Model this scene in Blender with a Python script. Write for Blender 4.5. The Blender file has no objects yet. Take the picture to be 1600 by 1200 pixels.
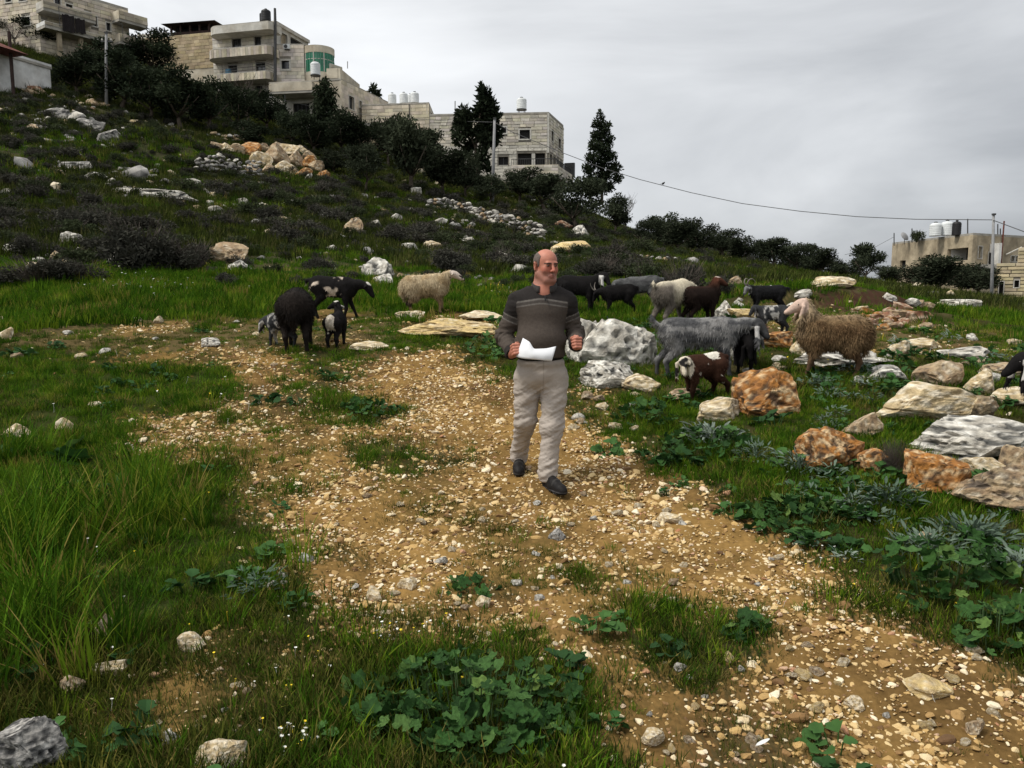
import bpy, bmesh, math, random
import numpy as np
from mathutils import Vector, Matrix, Euler
R = math.radians
rng = np.random.default_rng(7)
random.seed(7)
sc = bpy.context.scene
C = sc.collection

# ---------------------------------------------------------------- camera, sky, sun, exposure
FPX, UC, VC, VH, CAMZ = 1209.0, 800.0, 600.0, 455.0, 1.6
PITCH = math.atan((VC - VH) / FPX)
cam_d = bpy.data.cameras.new('camera')
cam_d.sensor_width = 36.0
cam_d.lens = 36.0 * FPX / 1600.0
cam_d.clip_start = 0.05
cam_d.clip_end = 6000
cam = bpy.data.objects.new('camera', cam_d)
C.objects.link(cam)
cam.location = (0, 0, CAMZ)
cam.rotation_euler = (math.pi / 2 - PITCH, 0, 0)
sc.camera = cam

SUN_EL, SUN_AZ = R(56), R(-108)          # azimuth measured from +Y towards +X
world = bpy.data.worlds.new('World')
sc.world = world
world.use_nodes = True
wn = world.node_tree
wn.nodes.clear()
def wnode(t, **kw):
    n = wn.nodes.new(t)
    for k, v in kw.items():
        setattr(n, k, v)
    return n
w_out = wnode('ShaderNodeOutputWorld')
w_bg = wnode('ShaderNodeBackground'); w_bg.inputs[1].default_value = 0.05
w_sky = wnode('ShaderNodeTexSky', sky_type='NISHITA', sun_disc=False)
w_sky.sun_elevation = SUN_EL; w_sky.sun_rotation = SUN_AZ
w_tc = wnode('ShaderNodeTexCoord')
w_map = wnode('ShaderNodeMapping'); w_map.inputs['Scale'].default_value = (1.0, 1.0, 3.2)
w_n = wnode('ShaderNodeTexNoise'); w_n.inputs['Scale'].default_value = 1.9
w_n.inputs['Detail'].default_value = 6; w_n.inputs['Roughness'].default_value = 0.5
w_n.inputs['Distortion'].default_value = 0.5
w_cr = wnode('ShaderNodeValToRGB')
w_cr.color_ramp.elements[0].position = 0.18; w_cr.color_ramp.elements[0].color = (4.2, 4.4, 4.7, 1)
w_cr.color_ramp.elements[1].position = 0.86; w_cr.color_ramp.elements[1].color = (11.6, 11.8, 12.0, 1)
# the cloud deck thins (brightens) on the sun's side of the sky and upward, thick and grey low on the other side
w_dot = wnode('ShaderNodeVectorMath', operation='DOT_PRODUCT')
w_dot.inputs[1].default_value = Vector((-0.70, -0.12, 0.66)).normalized()
w_mr = wnode('ShaderNodeMapRange')
w_mr.inputs['From Min'].default_value = -0.42; w_mr.inputs['From Max'].default_value = 0.62
w_mr.inputs['To Min'].default_value = -0.22; w_mr.inputs['To Max'].default_value = 0.36
w_add = wnode('ShaderNodeMath', operation='ADD')
w_mix = wnode('ShaderNodeMixRGB'); w_mix.inputs[0].default_value = 0.94
L = wn.links.new
L(w_tc.outputs['Generated'], w_map.inputs[0]); L(w_map.outputs[0], w_n.inputs['Vector'])
L(w_tc.outputs['Generated'], w_dot.inputs[0]); L(w_dot.outputs['Value'], w_mr.inputs[0])
L(w_n.outputs['Fac'], w_add.inputs[0]); L(w_mr.outputs[0], w_add.inputs[1])
L(w_add.outputs[0], w_cr.inputs[0])
L(w_sky.outputs[0], w_mix.inputs[1]); L(w_cr.outputs[0], w_mix.inputs[2])
L(w_mix.outputs[0], w_bg.inputs[0]); L(w_bg.outputs[0], w_out.inputs[0])

sun_d = bpy.data.lights.new('sun', 'SUN')
sun_d.energy = 1.5; sun_d.angle = R(12); sun_d.color = (1.0, 0.95, 0.86)
sun = bpy.data.objects.new('sun', sun_d); C.objects.link(sun)
sdir = Vector((math.sin(SUN_AZ) * math.cos(SUN_EL), math.cos(SUN_AZ) * math.cos(SUN_EL), math.sin(SUN_EL)))
sun.rotation_euler = (-sdir).to_track_quat('-Z', 'Y').to_euler()
sun.location = sdir * 60
sc.view_settings.view_transform = 'Standard'
sc.view_settings.look = 'None'
sc.view_settings.exposure = 1.0
sc.view_settings.gamma = 1.0
sc.render.engine = 'CYCLES'
sc.cycles.max_bounces = 4
sc.cycles.transparent_max_bounces = 4
sc.cycles.use_denoising = True

# ---------------------------------------------------------------- numeric helpers
def _hash(ix, iy, iz, seed):
    h = (ix.astype(np.uint32) * np.uint32(374761393) + iy.astype(np.uint32) * np.uint32(668265263)
         + iz.astype(np.uint32) * np.uint32(2147483647) + np.uint32((seed * 974634777 + 13) & 0xffffffff))
    h = (h ^ (h >> np.uint32(13))) * np.uint32(1274126177)
    h = h ^ (h >> np.uint32(16))
    return (h & np.uint32(0xffffff)).astype(np.float32) / 16777215.0
def vnoise(p, seed=0):
    p = np.asarray(p, np.float32)
    f = np.floor(p); i = f.astype(np.int64) + 100000; t = p - f
    t = t * t * (3 - 2 * t)
    r = 0
    for dx in (0, 1):
        wx = t[:, 0] if dx else 1 - t[:, 0]
        for dy in (0, 1):
            wy = t[:, 1] if dy else 1 - t[:, 1]
            for dz in (0, 1):
                wz = t[:, 2] if dz else 1 - t[:, 2]
                r = r + wx * wy * wz * _hash(i[:, 0] + dx, i[:, 1] + dy, i[:, 2] + dz, seed)
    return r * 2 - 1
def fbm(p, oct=4, seed=0, gain=0.5, ridged=False):
    p = np.asarray(p, np.float32); a = 1.0; s = 0; tot = 0
    for o in range(oct):
        n = vnoise(p, seed + o * 17)
        if ridged: n = 1 - 2 * np.abs(n)
        s = s + a * n; tot += a
        p = p * 2.03 + 5.2; a *= gain
    return s / tot
def fbm2(x, y, sc_, oct=3, seed=0, **k):
    x = np.atleast_1d(np.asarray(x, np.float64)); y = np.atleast_1d(np.asarray(y, np.float64))
    return fbm(np.stack([x.ravel() * sc_, y.ravel() * sc_, np.zeros(x.size) + 0.37], 1), oct, seed, **k).reshape(x.shape)
def rotm(rx=0, ry=0, rz=0):
    return np.array(Euler((R(rx), R(ry), R(rz))).to_matrix())
def A(*v): return np.array(v, float)

# ---------------------------------------------------------------- pixel rays of the survey photograph
cp, sp = math.cos(PITCH), math.sin(PITCH)
def ray(u, v):
    a = (u - UC) / FPX; b = (VC - v) / FPX
    return np.array([a, cp + sp * b, -sp + cp * b])
def P(u, v, d):
    r = ray(u, v); return np.array([0, 0, CAMZ]) + r * (d / r[1])
def proj(x, y, z):
    z = z - CAMZ
    f = y * cp - z * sp; up = y * sp + z * cp
    return UC + FPX * x / f, VC - FPX * up / f

# ---------------------------------------------------------------- terrain height field (surveyed profiles)
near0 = [(1200, 2.52), (1000, 3.45), (865, 4.5), (765, 5.6)]
prof = {
 0: [(1200, 2.5), (1000, 3.4), (850, 4.6), (700, 6.6), (600, 8.8), (530, 11.5), (480, 14.5), (450, 17), (430, 19.5), (380, 25), (300, 35), (220, 46), (160, 55), (128, 62), (96, 69), (66, 80), (52, 95), (48, 120)],
 200: [(1200, 2.5), (1000, 3.4), (850, 4.6), (700, 6.6), (600, 8.8), (530, 11.5), (480, 14.5), (442, 18), (405, 23), (325, 34), (255, 45), (205, 55), (172, 63), (142, 71), (112, 79), (84, 90), (72, 104), (70, 130)],
 400: [(1200, 2.5), (1000, 3.4), (860, 4.5), (715, 6.3), (620, 8.2), (560, 9.8), (505, 13), (460, 17.5), (420, 22.5), (380, 29), (325, 40), (275, 50), (245, 58), (214, 69), (188, 80), (168, 90), (155, 105), (150, 130)],
 600: near0 + [(650, 7.5), (560, 9.8), (503, 13), (470, 16.5), (440, 21.5), (400, 30), (350, 42), (305, 55), (272, 66), (245, 76), (226, 86), (216, 100), (212, 130)],
 800: near0 + [(650, 7.5), (560, 9.7), (503, 13), (470, 17), (440, 24), (405, 35), (370, 46), (340, 56), (314, 66), (298, 76), (288, 90), (286, 120)],
 1000: near0 + [(650, 7.3), (580, 9), (520, 11.6), (482, 15), (455, 19), (433, 25), (408, 36), (388, 48), (376, 58), (372, 75), (374, 110)],
 1200: [(1200, 2.55), (1000, 3.4), (860, 4.5), (750, 5.5), (650, 6.9), (580, 8.7), (530, 10.5), (490, 13.8), (465, 18.5), (447, 26), (433, 37), (424, 48), (420, 60), (424, 90)],
 1400: [(1200, 2.55), (1000, 3.4), (860, 4.4), (760, 5.3), (700, 6.0), (640, 7.0), (580, 8.6), (530, 10.6), (500, 13.2), (481, 17), (468, 24), (458, 34), (452, 46), (450, 62), (452, 90)],
 1600: [(1200, 2.55), (1000, 3.35), (880, 4.2), (780, 5.2), (700, 6.1), (640, 7.2), (580, 9), (540, 11), (512, 14.5), (496, 20), (486, 30), (477, 45), (467, 60), (459, 80), (458, 110)],
}
prof[-500] = [(v - (8 if d > 20 else 0), d) for v, d in prof[0]]
prof[2100] = list(prof[1600])
S0, S1, NS = math.log(0.4), math.log(4000.0), 420
svals = np.linspace(S0, S1, NS)
ucols = sorted(prof); etab = []
def pchip(x, y, xq):
    h = np.diff(x); dl = np.diff(y) / h
    d = np.zeros_like(y)
    for i in range(1, len(x) - 1):
        if dl[i - 1] * dl[i] > 0:
            w1 = 2 * h[i] + h[i - 1]; w2 = h[i] + 2 * h[i - 1]
            d[i] = (w1 + w2) / (w1 / dl[i - 1] + w2 / dl[i])
    d[0] = dl[0]; d[-1] = dl[-1]
    k = np.clip(np.searchsorted(x, xq) - 1, 0, len(x) - 2)
    t = (xq - x[k]) / h[k]
    return ((1 + 2 * t) * (1 - t) ** 2 * y[k] + t * (1 - t) ** 2 * h[k] * d[k] + t * t * (3 - 2 * t) * y[k + 1] + t * t * (t - 1) * h[k] * d[k + 1])
for uc in ucols:
    rr = [math.log(0.3), math.log(1.2)]; zz = [0.0, 0.0]
    k = (uc - UC) / FPX
    for v, d in prof[uc]:
        p = P(uc, v, d)
        rr.append(math.log(d * math.hypot(1, k))); zz.append(p[2])
    zl = zz[-1]
    rr += [rr[-1] + 0.5, math.log(1500), math.log(4500)]; zz += [zl + 0.2, zl, zl - 1]
    etab.append(pchip(np.array(rr), np.array(zz), svals))
etab = np.array(etab)
ker = np.exp(-0.5 * (np.arange(-6, 7) / 2.2) ** 2); ker /= ker.sum()
etab = np.array([np.convolve(np.pad(e, 6, mode='edge'), ker, 'valid') for e in etab])
tcols = np.array([(u - UC) / FPX for u in ucols])
def H0(x, y):
    x = np.asarray(x, float); y = np.asarray(y, float)
    r = np.maximum(np.hypot(x, y), 0.42)
    t = np.where(y > 0.05, x / np.maximum(y, 0.05), np.sign(x) * 50)
    t = np.clip(t, tcols[0], tcols[-1])
    s = np.clip((np.log(r) - S0) / (S1 - S0) * (NS - 1), 0, NS - 1.001)
    si = s.astype(int); sf = s - si
    k = np.clip(np.searchsorted(tcols, t) - 1, 0, len(tcols) - 2)
    f = (t - tcols[k]) / (tcols[k + 1] - tcols[k])
    def col(j):
        j = np.clip(j, 0, len(tcols) - 1)
        return etab[j, si] * (1 - sf) + etab[j, si + 1] * sf
    c0, c1, c2, c3 = col(k - 1), col(k), col(k + 1), col(k + 2)
    z = 0.5 * ((2 * c1) + (-c0 + c2) * f + (2 * c0 - 5 * c1 + 4 * c2 - c3) * f * f + (-c0 + 3 * c1 - 3 * c2 + c3) * f ** 3)
    # behind the photographer the slope flattens out
    ang = np.abs(np.arctan2(x, y)); b = np.clip((ang - 1.0) / 0.9, 0, 1); b = b * b * (3 - 2 * b)
    return z * (1 - b) + np.minimum(z, 0.0) * b
MOUNDS = []          # (x, y, rx, ry, rot, height)
def H(x, y):
    x = np.asarray(x, float); y = np.asarray(y, float)
    r = np.hypot(x, y)
    z = H0(x, y)
    z = z + 0.028 * fbm2(x, y, 1.7, 3, 3) * np.clip(r / 3, .4, 2.5)
    z = z + 0.22 * fbm2(x, y, 0.23, 3, 5) * np.clip((r - 11) / 14, 0, 2.0)
    for (mx, my, rx, ry, ro, h) in MOUNDS:
        dx, dy = x - mx, y - my
        c, s = math.cos(ro), math.sin(ro)
        q = ((dx * c + dy * s) / rx) ** 2 + ((-dx * s + dy * c) / ry) ** 2
        z = z + h * np.clip(1 - q, 0, 1) ** 1.3
    return z
_rs = np.exp(np.linspace(math.log(1.0), math.log(160), 2600))
def hit(u, v):
    d = ray(u, v); d = d / d[1]
    q = _rs[:, None] * d[None]
    below = (CAMZ + q[:, 2]) < H(q[:, 0], q[:, 1])
    i = int(np.argmax(below)) if below.any() else len(_rs) - 1
    x, y = q[i, 0], q[i, 1]
    return np.array([x, y, float(H(np.array([x]), np.array([y]))[0])])
def Hs(x, y): return float(H(np.array([x]), np.array([y]))[0])
def mpp(d): return d / FPX          # metres per survey pixel at distance d

# ---------------------------------------------------------------- object helpers
def tag(o, label=None, cat=None, group=None, kind=None):
    if label: o['label'] = label
    if cat: o['category'] = cat
    if group: o['group'] = group
    if kind: o['kind'] = kind
    return o
def make_mesh(name, V, F, mat=None, cols=None, smooth=False, attrs=None):
    V = np.asarray(V, np.float32)
    if not isinstance(F, (list, tuple)): F = [F]
    F = [np.asarray(f, np.int32) for f in F if len(f)]
    me = bpy.data.meshes.new(name)
    me.vertices.add(len(V)); me.vertices.foreach_set('co', V.ravel())
    nl = sum(f.size for f in F); npol = sum(len(f) for f in F)
    me.loops.add(nl); me.polygons.add(npol)
    me.loops.foreach_set('vertex_index', np.concatenate([f.ravel() for f in F]))
    tot = np.concatenate([np.full(len(f), f.shape[1], np.int32) for f in F])
    st = np.concatenate([[0], np.cumsum(tot)[:-1]]).astype(np.int32)
    me.polygons.foreach_set('loop_start', st)
    me.polygons.foreach_set('use_smooth', np.full(npol, smooth))
    me.update(calc_edges=True)
    me.validate()
    if cols is not None:
        a = me.color_attributes.new('col', 'FLOAT_COLOR', 'POINT')
        c4 = np.ones((len(V), 4), np.float32); c4[:, :3] = cols
        a.data.foreach_set('color', c4.ravel())
    for k, arr in (attrs or {}).items():
        a = me.attributes.new(k, 'FLOAT', 'POINT'); a.data.foreach_set('value', np.asarray(arr, np.float32))
    if mat: me.materials.append(mat)
    return me
def link(name, me, parent=None, loc=None, rot=None, scale=None):
    o = bpy.data.objects.new(name, me); C.objects.link(o)
    if parent is not None: o.parent = parent
    if loc is not None: o.location = [float(t) for t in loc]
    if rot is not None: o.rotation_euler = rot
    if scale is not None: o.scale = (scale,) * 3 if np.isscalar(scale) else scale
    return o
def empty(name, loc=(0, 0, 0), rz=0.0):
    return link(name, None, None, loc, (0, 0, rz))
def dup(o, parent=None, loc=None, rz=None, scale=None, tilt=None):
    c = o.copy(); C.objects.link(c)
    if parent is not None: c.parent = parent
    if loc is not None: c.location = [float(t) for t in loc]
    if rz is not None: c.rotation_euler = (tilt[0] if tilt else 0, tilt[1] if tilt else 0, rz)
    if scale is not None: c.scale = (scale,) * 3 if np.isscalar(scale) else scale
    for ch in list(o.children): dup(ch, c)
    return c
class MB:
    """collects boxes, tubes and free faces, then links them as one mesh object"""
    def __init__(s): s.v = []; s.f = []; s.n = 0
    def add(s, V, F):
        s.v.append(np.asarray(V, float)); s.f += [tuple(int(i) + s.n for i in f) for f in F]; s.n += len(V); return s
    def box(s, c, size, rot=None, bev=0.0):
        x, y, z = [t / 2 for t in size]
        if bev:
            b = min(bev, x * .9, y * .9, z * .9)
            V = []
            for zz, q in ((-z, 1), (-z + b, 0), (z - b, 0), (z, 1)):
                xx, yy = x - q * b, y - q * b
                V += [(-xx, -yy, zz), (xx, -yy, zz), (xx, yy, zz), (-xx, yy, zz)]
            F = [(3, 2, 1, 0), (12, 13, 14, 15)]
            for k in range(3):
                for i in range(4):
                    j = (i + 1) % 4; F.append((k * 4 + i, k * 4 + j, k * 4 + 4 + j, k * 4 + 4 + i))
        else:
            V = [(-x, -y, -z), (x, -y, -z), (x, y, -z), (-x, y, -z), (-x, -y, z), (x, -y, z), (x, y, z), (-x, y, z)]
            F = [(0, 3, 2, 1), (4, 5, 6, 7), (0, 1, 5, 4), (1, 2, 6, 5), (2, 3, 7, 6), (3, 0, 4, 7)]
        V = np.array(V)
        if rot is not None: V = V @ np.asarray(rot).T
        return s.add(V + np.asarray(c), F)
    def tube(s, pts, rad, seg=6, cap=True):
        pts = [np.asarray(p, float) for p in pts]
        n = len(pts); rad = [rad] * n if np.isscalar(rad) else rad
        V = []; prev = None
        for i, p in enumerate(pts):
            t = pts[min(i + 1, n - 1)] - pts[max(i - 1, 0)]; t = t / (np.linalg.norm(t) + 1e-9)
            a = prev if prev is not None else (A(1, 0, 0) if abs(t[0]) < .8 else A(0, 1, 0))
            a = a - t * a.dot(t); a /= np.linalg.norm(a) + 1e-9; prev = a; b = np.cross(t, a)
            for k in range(seg):
                w = 2 * math.pi * k / seg
                V.append(p + rad[i] * (a * math.cos(w) + b * math.sin(w)))
        F = []
        for i in range(n - 1):
            for k in range(seg):
                j = (k + 1) % seg; F.append((i * seg + k, i * seg + j, i * seg + seg + j, i * seg + seg + k))
        if cap: F += [tuple(range(seg))[::-1], tuple(range((n - 1) * seg, n * seg))]
        return s.add(V, F)
    def lathe(s, c, prof_, seg=20):
        V = []
        for (r, z) in prof_:
            for k in range(seg):
                w = 2 * math.pi * k / seg; V.append((c[0] + r * math.cos(w), c[1] + r * math.sin(w), c[2] + z))
        F = []; n = len(prof_)
        for i in range(n - 1):
            for k in range(seg):
                j = (k + 1) % seg; F.append((i * seg + k, i * seg + j, i * seg + seg + j, i * seg + seg + k))
        F += [tuple(range(seg))[::-1], tuple(range((n - 1) * seg, n * seg))]
        return s.add(V, F)
    def mesh(s, name, mat=None, smooth=False):
        me = bpy.data.meshes.new(name); me.from_pydata([tuple(p) for p in np.concatenate(s.v)], [], s.f)
        me.update()
        if smooth: me.polygons.foreach_set('use_smooth', np.ones(len(me.polygons), bool))
        if mat: me.materials.append(mat)
        return me
    def build(s, name, mat=None, parent=None, smooth=False, **k):
        return link(name, s.mesh(name, mat, smooth), parent, **k)
def frame_mat(origin, ax):
    """local frame: x along ax (unit, horizontal), y to the left of it, z up"""
    ax = np.asarray(ax, float); ax = ax / np.linalg.norm(ax)
    ay = A(-ax[1], ax[0], 0)
    return math.atan2(ax[1], ax[0])

# ---------------------------------------------------------------- materials
def mat(name, col=(.5, .5, .5), rough=.85, var=.25, scale=6.0, bump=.0, bscale=None, attr=False, rnd=0.0, col2=None, mixs=None, spec=.25, ramp=None, detail=5, metal=0.0, bdist=.02, trans=0.0):
    m = bpy.data.materials.new(name); m.use_nodes = True
    nt = m.node_tree; N = nt.nodes; K = nt.links.new
    b = N['Principled BSDF']; b.inputs['Roughness'].default_value = rough
    b.inputs['Specular IOR Level'].default_value = spec; b.inputs['Metallic'].default_value = metal
    tc = N.new('ShaderNodeTexCoord')
    oi = N.new('ShaderNodeObjectInfo')
    addv = N.new('ShaderNodeVectorMath'); addv.operation = 'ADD'
    sclr = N.new('ShaderNodeMath'); sclr.operation = 'MULTIPLY'; sclr.inputs[1].default_value = 37.0 if rnd else 0.0
    K(oi.outputs['Random'], sclr.inputs[0]); K(tc.outputs['Object'], addv.inputs[0]); K(sclr.outputs[0], addv.inputs[1])
    vec = addv.outputs[0]
    def noise(s, d=detail, ro=.6):
        n = N.new('ShaderNodeTexNoise'); n.inputs['Scale'].default_value = s; n.inputs['Detail'].default_value = d
        n.inputs['Roughness'].default_value = ro; K(vec, n.inputs['Vector']); return n
    def mixc(mode, fac, a, bb):
        x = N.new('ShaderNodeMixRGB'); x.blend_type = mode
        for sock, val in ((x.inputs[0], fac), (x.inputs[1], a), (x.inputs[2], bb)):
            if hasattr(val, 'is_linked'): K(val, sock)
            elif np.isscalar(val): sock.default_value = val
            else: sock.default_value = tuple(val) + (1,)
        return x.outputs[0]
    if ramp:
        cr = N.new('ShaderNodeValToRGB'); e = cr.color_ramp.elements
        while len(e) < len(ramp): e.new(.5)
        for i, (p, c) in enumerate(ramp): e[i].position = p; e[i].color = tuple(c) + (1,)
        if rnd: K(oi.outputs['Random'], cr.inputs[0])
        else: K(noise(mixs or scale).outputs['Fac'], cr.inputs[0])
        c = cr.outputs[0]
    elif attr:
        at = N.new('ShaderNodeAttribute'); at.attribute_name = 'col'; c = at.outputs['Color']
    else:
        rgb = N.new('ShaderNodeRGB'); rgb.outputs[0].default_value = tuple(col) + (1,); c = rgb.outputs[0]
    if col2 is not None:
        mr = N.new('ShaderNodeMapRange'); mr.inputs['From Min'].default_value = .42; mr.inputs['From Max'].default_value = .62
        K(noise(mixs or scale * .4).outputs['Fac'], mr.inputs[0])
        c = mixc('MIX', mr.outputs[0], c, col2)
    if var:
        mr = N.new('ShaderNodeMapRange'); mr.inputs['From Min'].default_value = .3; mr.inputs['From Max'].default_value = .7
        mr.inputs['To Min'].default_value = 1 - var; mr.inputs['To Max'].default_value = 1 + var
        K(noise(scale).outputs['Fac'], mr.inputs[0])
        hs = N.new('ShaderNodeVectorMath'); hs.operation = 'SCALE'; K(c, hs.inputs[0]); K(mr.outputs[0], hs.inputs['Scale']); c = hs.outputs[0]
    if rnd and not ramp:
        mr = N.new('ShaderNodeMapRange'); mr.inputs['To Min'].default_value = 1 - rnd; mr.inputs['To Max'].default_value = 1 + rnd
        K(oi.outputs['Random'], mr.inputs[0])
        hs = N.new('ShaderNodeVectorMath'); hs.operation = 'SCALE'; K(c, hs.inputs[0]); K(mr.outputs[0], hs.inputs['Scale']); c = hs.outputs[0]
    K(c, b.inputs['Base Color'])
    if bump:
        bp = N.new('ShaderNodeBump'); bp.inputs['Strength'].default_value = bump; bp.inputs['Distance'].default_value = bdist
        K(noise(bscale or scale * 3, 6, .65).outputs['Fac'], bp.inputs['Height']); K(bp.outputs[0], b.inputs['Normal'])
    if trans:
        tr = N.new('ShaderNodeBsdfTranslucent'); K(c, tr.inputs[0])
        ms = N.new('ShaderNodeMixShader'); ms.inputs[0].default_value = trans
        K(b.outputs[0], ms.inputs[1]); K(tr.outputs[0], ms.inputs[2]); K(ms.outputs[0], N['Material Output'].inputs[0])
    return m

# ---------------------------------------------------------------- ground regions (world polygons laid over the terrain)
def wpoly(pts): return np.array([hit(u, v)[:2] for u, v in pts])
def inside(poly, x, y):
    r = np.zeros(x.shape, bool); n = len(poly)
    for i in range(n):
        x1, y1 = poly[i]; x2, y2 = poly[(i + 1) % n]
        if y1 == y2: continue
        c = ((y1 > y) != (y2 > y)) & (x < (x2 - x1) * (y - y1) / (y2 - y1) + x1)
        r ^= c
    return r
m0 = hit(1345, 478)
MOUNDS.append((m0[0], m0[1] + 1.2, 2.4, 1.1, 0.1, 0.42))
m1 = hit(1000, 640)
mg = hit(240, 250)
MOUNDS.append((mg[0], mg[1] + 2.0, 5.0, 3.0, -0.4, 1.3))          # grassy hump on the hillside
PATH = wpoly([(600, 548), (700, 541), (735, 548), (745, 575), (790, 590), (880, 640), (960, 690), (1040, 735), (1120, 775), (1190, 820), (1300, 880), (1390, 950), (1480, 1000), (1600, 1050), (1700, 1100), (1750, 1200), (1500, 1340), (1000, 1340), (1010, 1200), (1040, 1120), (1000, 1085), (945, 1035), (800, 985), (650, 1000), (540, 1005), (490, 950), (455, 900), (440, 850), (390, 800), (340, 750), (270, 690), (300, 650), (360, 620), (375, 580), (330, 560), (430, 552), (470, 575), (520, 600), (560, 590), (545, 570)])
ISL = [wpoly(p) for p in (
    [(455, 590), (520, 600), (560, 615), (610, 650), (620, 665), (560, 668), (500, 645), (460, 630)],
    [(545, 690), (620, 700), (722, 705), (710, 728), (640, 742), (580, 742), (530, 715)],
    [(880, 885), (1000, 905), (1000, 940), (890, 930)],
    [(955, 955), (1060, 945), (1180, 1015), (1195, 1060), (1100, 1080), (1000, 1045), (945, 1000)],
    [(1120, 960), (1200, 965), (1215, 1005), (1150, 1005)],
    [(690, 900), (790, 900), (795, 938), (690, 938)],
    [(1100, 1135), (1240, 1135), (1330, 1170), (1300, 1210), (1110, 1210)],
    [(1300, 930), (1420, 938), (1420, 968), (1310, 962)],
    [(570, 955), (690, 945), (690, 985), (580, 985)])]
SPARSE = [wpoly(p) for p in (
    [(555, 665), (640, 705), (760, 780), (905, 865), (960, 930), (800, 915), (690, 850), (560, 750)],
    [(300, 600), (470, 600), (500, 680), (470, 760), (400, 800), (330, 740), (290, 680)],
    [(400, 810), (560, 850), (600, 900), (480, 870)],
    [(760, 860), (900, 860), (960, 930), (780, 910)],
    [(290, 690), (420, 690), (460, 760), (380, 760)])]
BARE = [wpoly(p) for p in (
    [(190, 1060), (300, 1020), (400, 1060), (390, 1120), (330, 1190), (240, 1180), (230, 1110)],
    [(200, 650), (290, 650), (300, 700), (220, 720)],
    [(440, 1010), (520, 1000), (560, 1040), (500, 1075), (450, 1060)], [(100, 1120), (180, 1110), (190, 1150), (110, 1160)], [(330, 985), (420, 990), (400, 1020), (330, 1020)], [(840, 985), (930, 990), (960, 1060), (930, 1090)],
    [(180, 550), (430, 543), (430, 562), (330, 575), (200, 572)],
    [(940, 1080), (1060, 1080), (1060, 1200), (950, 1200)],
    [(900, 600), (950, 600), (990, 650), (940, 660)],
    [(640, 490), (780, 485), (800, 530), (650, 525)])]
TRAMPLED = [wpoly(p) for p in ([(0, 522), (420, 492), (580, 475), (640, 500), (600, 545), (420, 550), (150, 548), (0, 548)],
                               [(1130, 480), (1240, 470), (1400, 500), (1600, 520), (1600, 560), (1400, 560), (1150, 520)])]
REDSOIL = [wpoly(p) for p in ([(1260, 478), (1300, 462), (1380, 458), (1440, 470), (1450, 484), (1380, 484), (1290, 486)],)]
LUSH = [wpoly(p) for p in ([(130, 430), (520, 428), (620, 445), (600, 480), (300, 500), (0, 515), (0, 470)],
                           [(190, 180), (280, 190), (335, 240), (240, 250), (180, 225)],
                           [(300, 190), (420, 215), (400, 235), (330, 225)],
                           [(0, 560), (360, 580), (340, 640), (180, 640), (200, 760), (420, 850), (440, 980), (200, 1010), (0, 1100)])]
def region(x, y):
    """gravel 0..1, trampled 0..1, red soil 0..1, lush 0..1 at ground points"""
    r = np.hypot(x, y)
    wob = 0.05 + 0.018 * r
    jr = np.random.default_rng(99)
    jx = x + wob * (fbm2(x, y, 2.6, 3, 21) * 2.0 + jr.normal(0, .75, x.shape)); jy = y + wob * (fbm2(x, y, 2.6, 3, 33) * 2.0 + jr.normal(0, .75, x.shape))
    g = inside(PATH, jx, jy).astype(float)
    for p in SPARSE: g = np.where(inside(p, jx, jy), np.minimum(g, .62), g)
    for p in ISL: g = np.where(inside(p, jx, jy), np.where(y < 4.6, .33, .06), g)
    for p in BARE: g = np.where(inside(p, jx, jy), np.maximum(g, .7), g)
    t = np.zeros_like(g); rs = np.zeros_like(g); lu = np.zeros_like(g)
    for p in TRAMPLED: t = np.where(inside(p, jx, jy), 1, t)
    for p in REDSOIL: rs = np.where(inside(p, jx, jy), 1, rs)
    for p in LUSH: lu = np.where(inside(p, jx, jy), 1, lu)
    n = fbm2(x, y, 1.3, 3, 41)
    g = np.clip(g + (g > .3) * (n < -.25) * -.35 * (g < .99), 0, 1)
    g = np.where((t > 0) & (fbm2(x, y, .9, 3, 51) > .20), np.maximum(g, .55), g)
    return g, t, rs, lu
def lerp(a, b, t): return a * (1 - t[:, None]) + np.asarray(b) * t[:, None]
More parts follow.
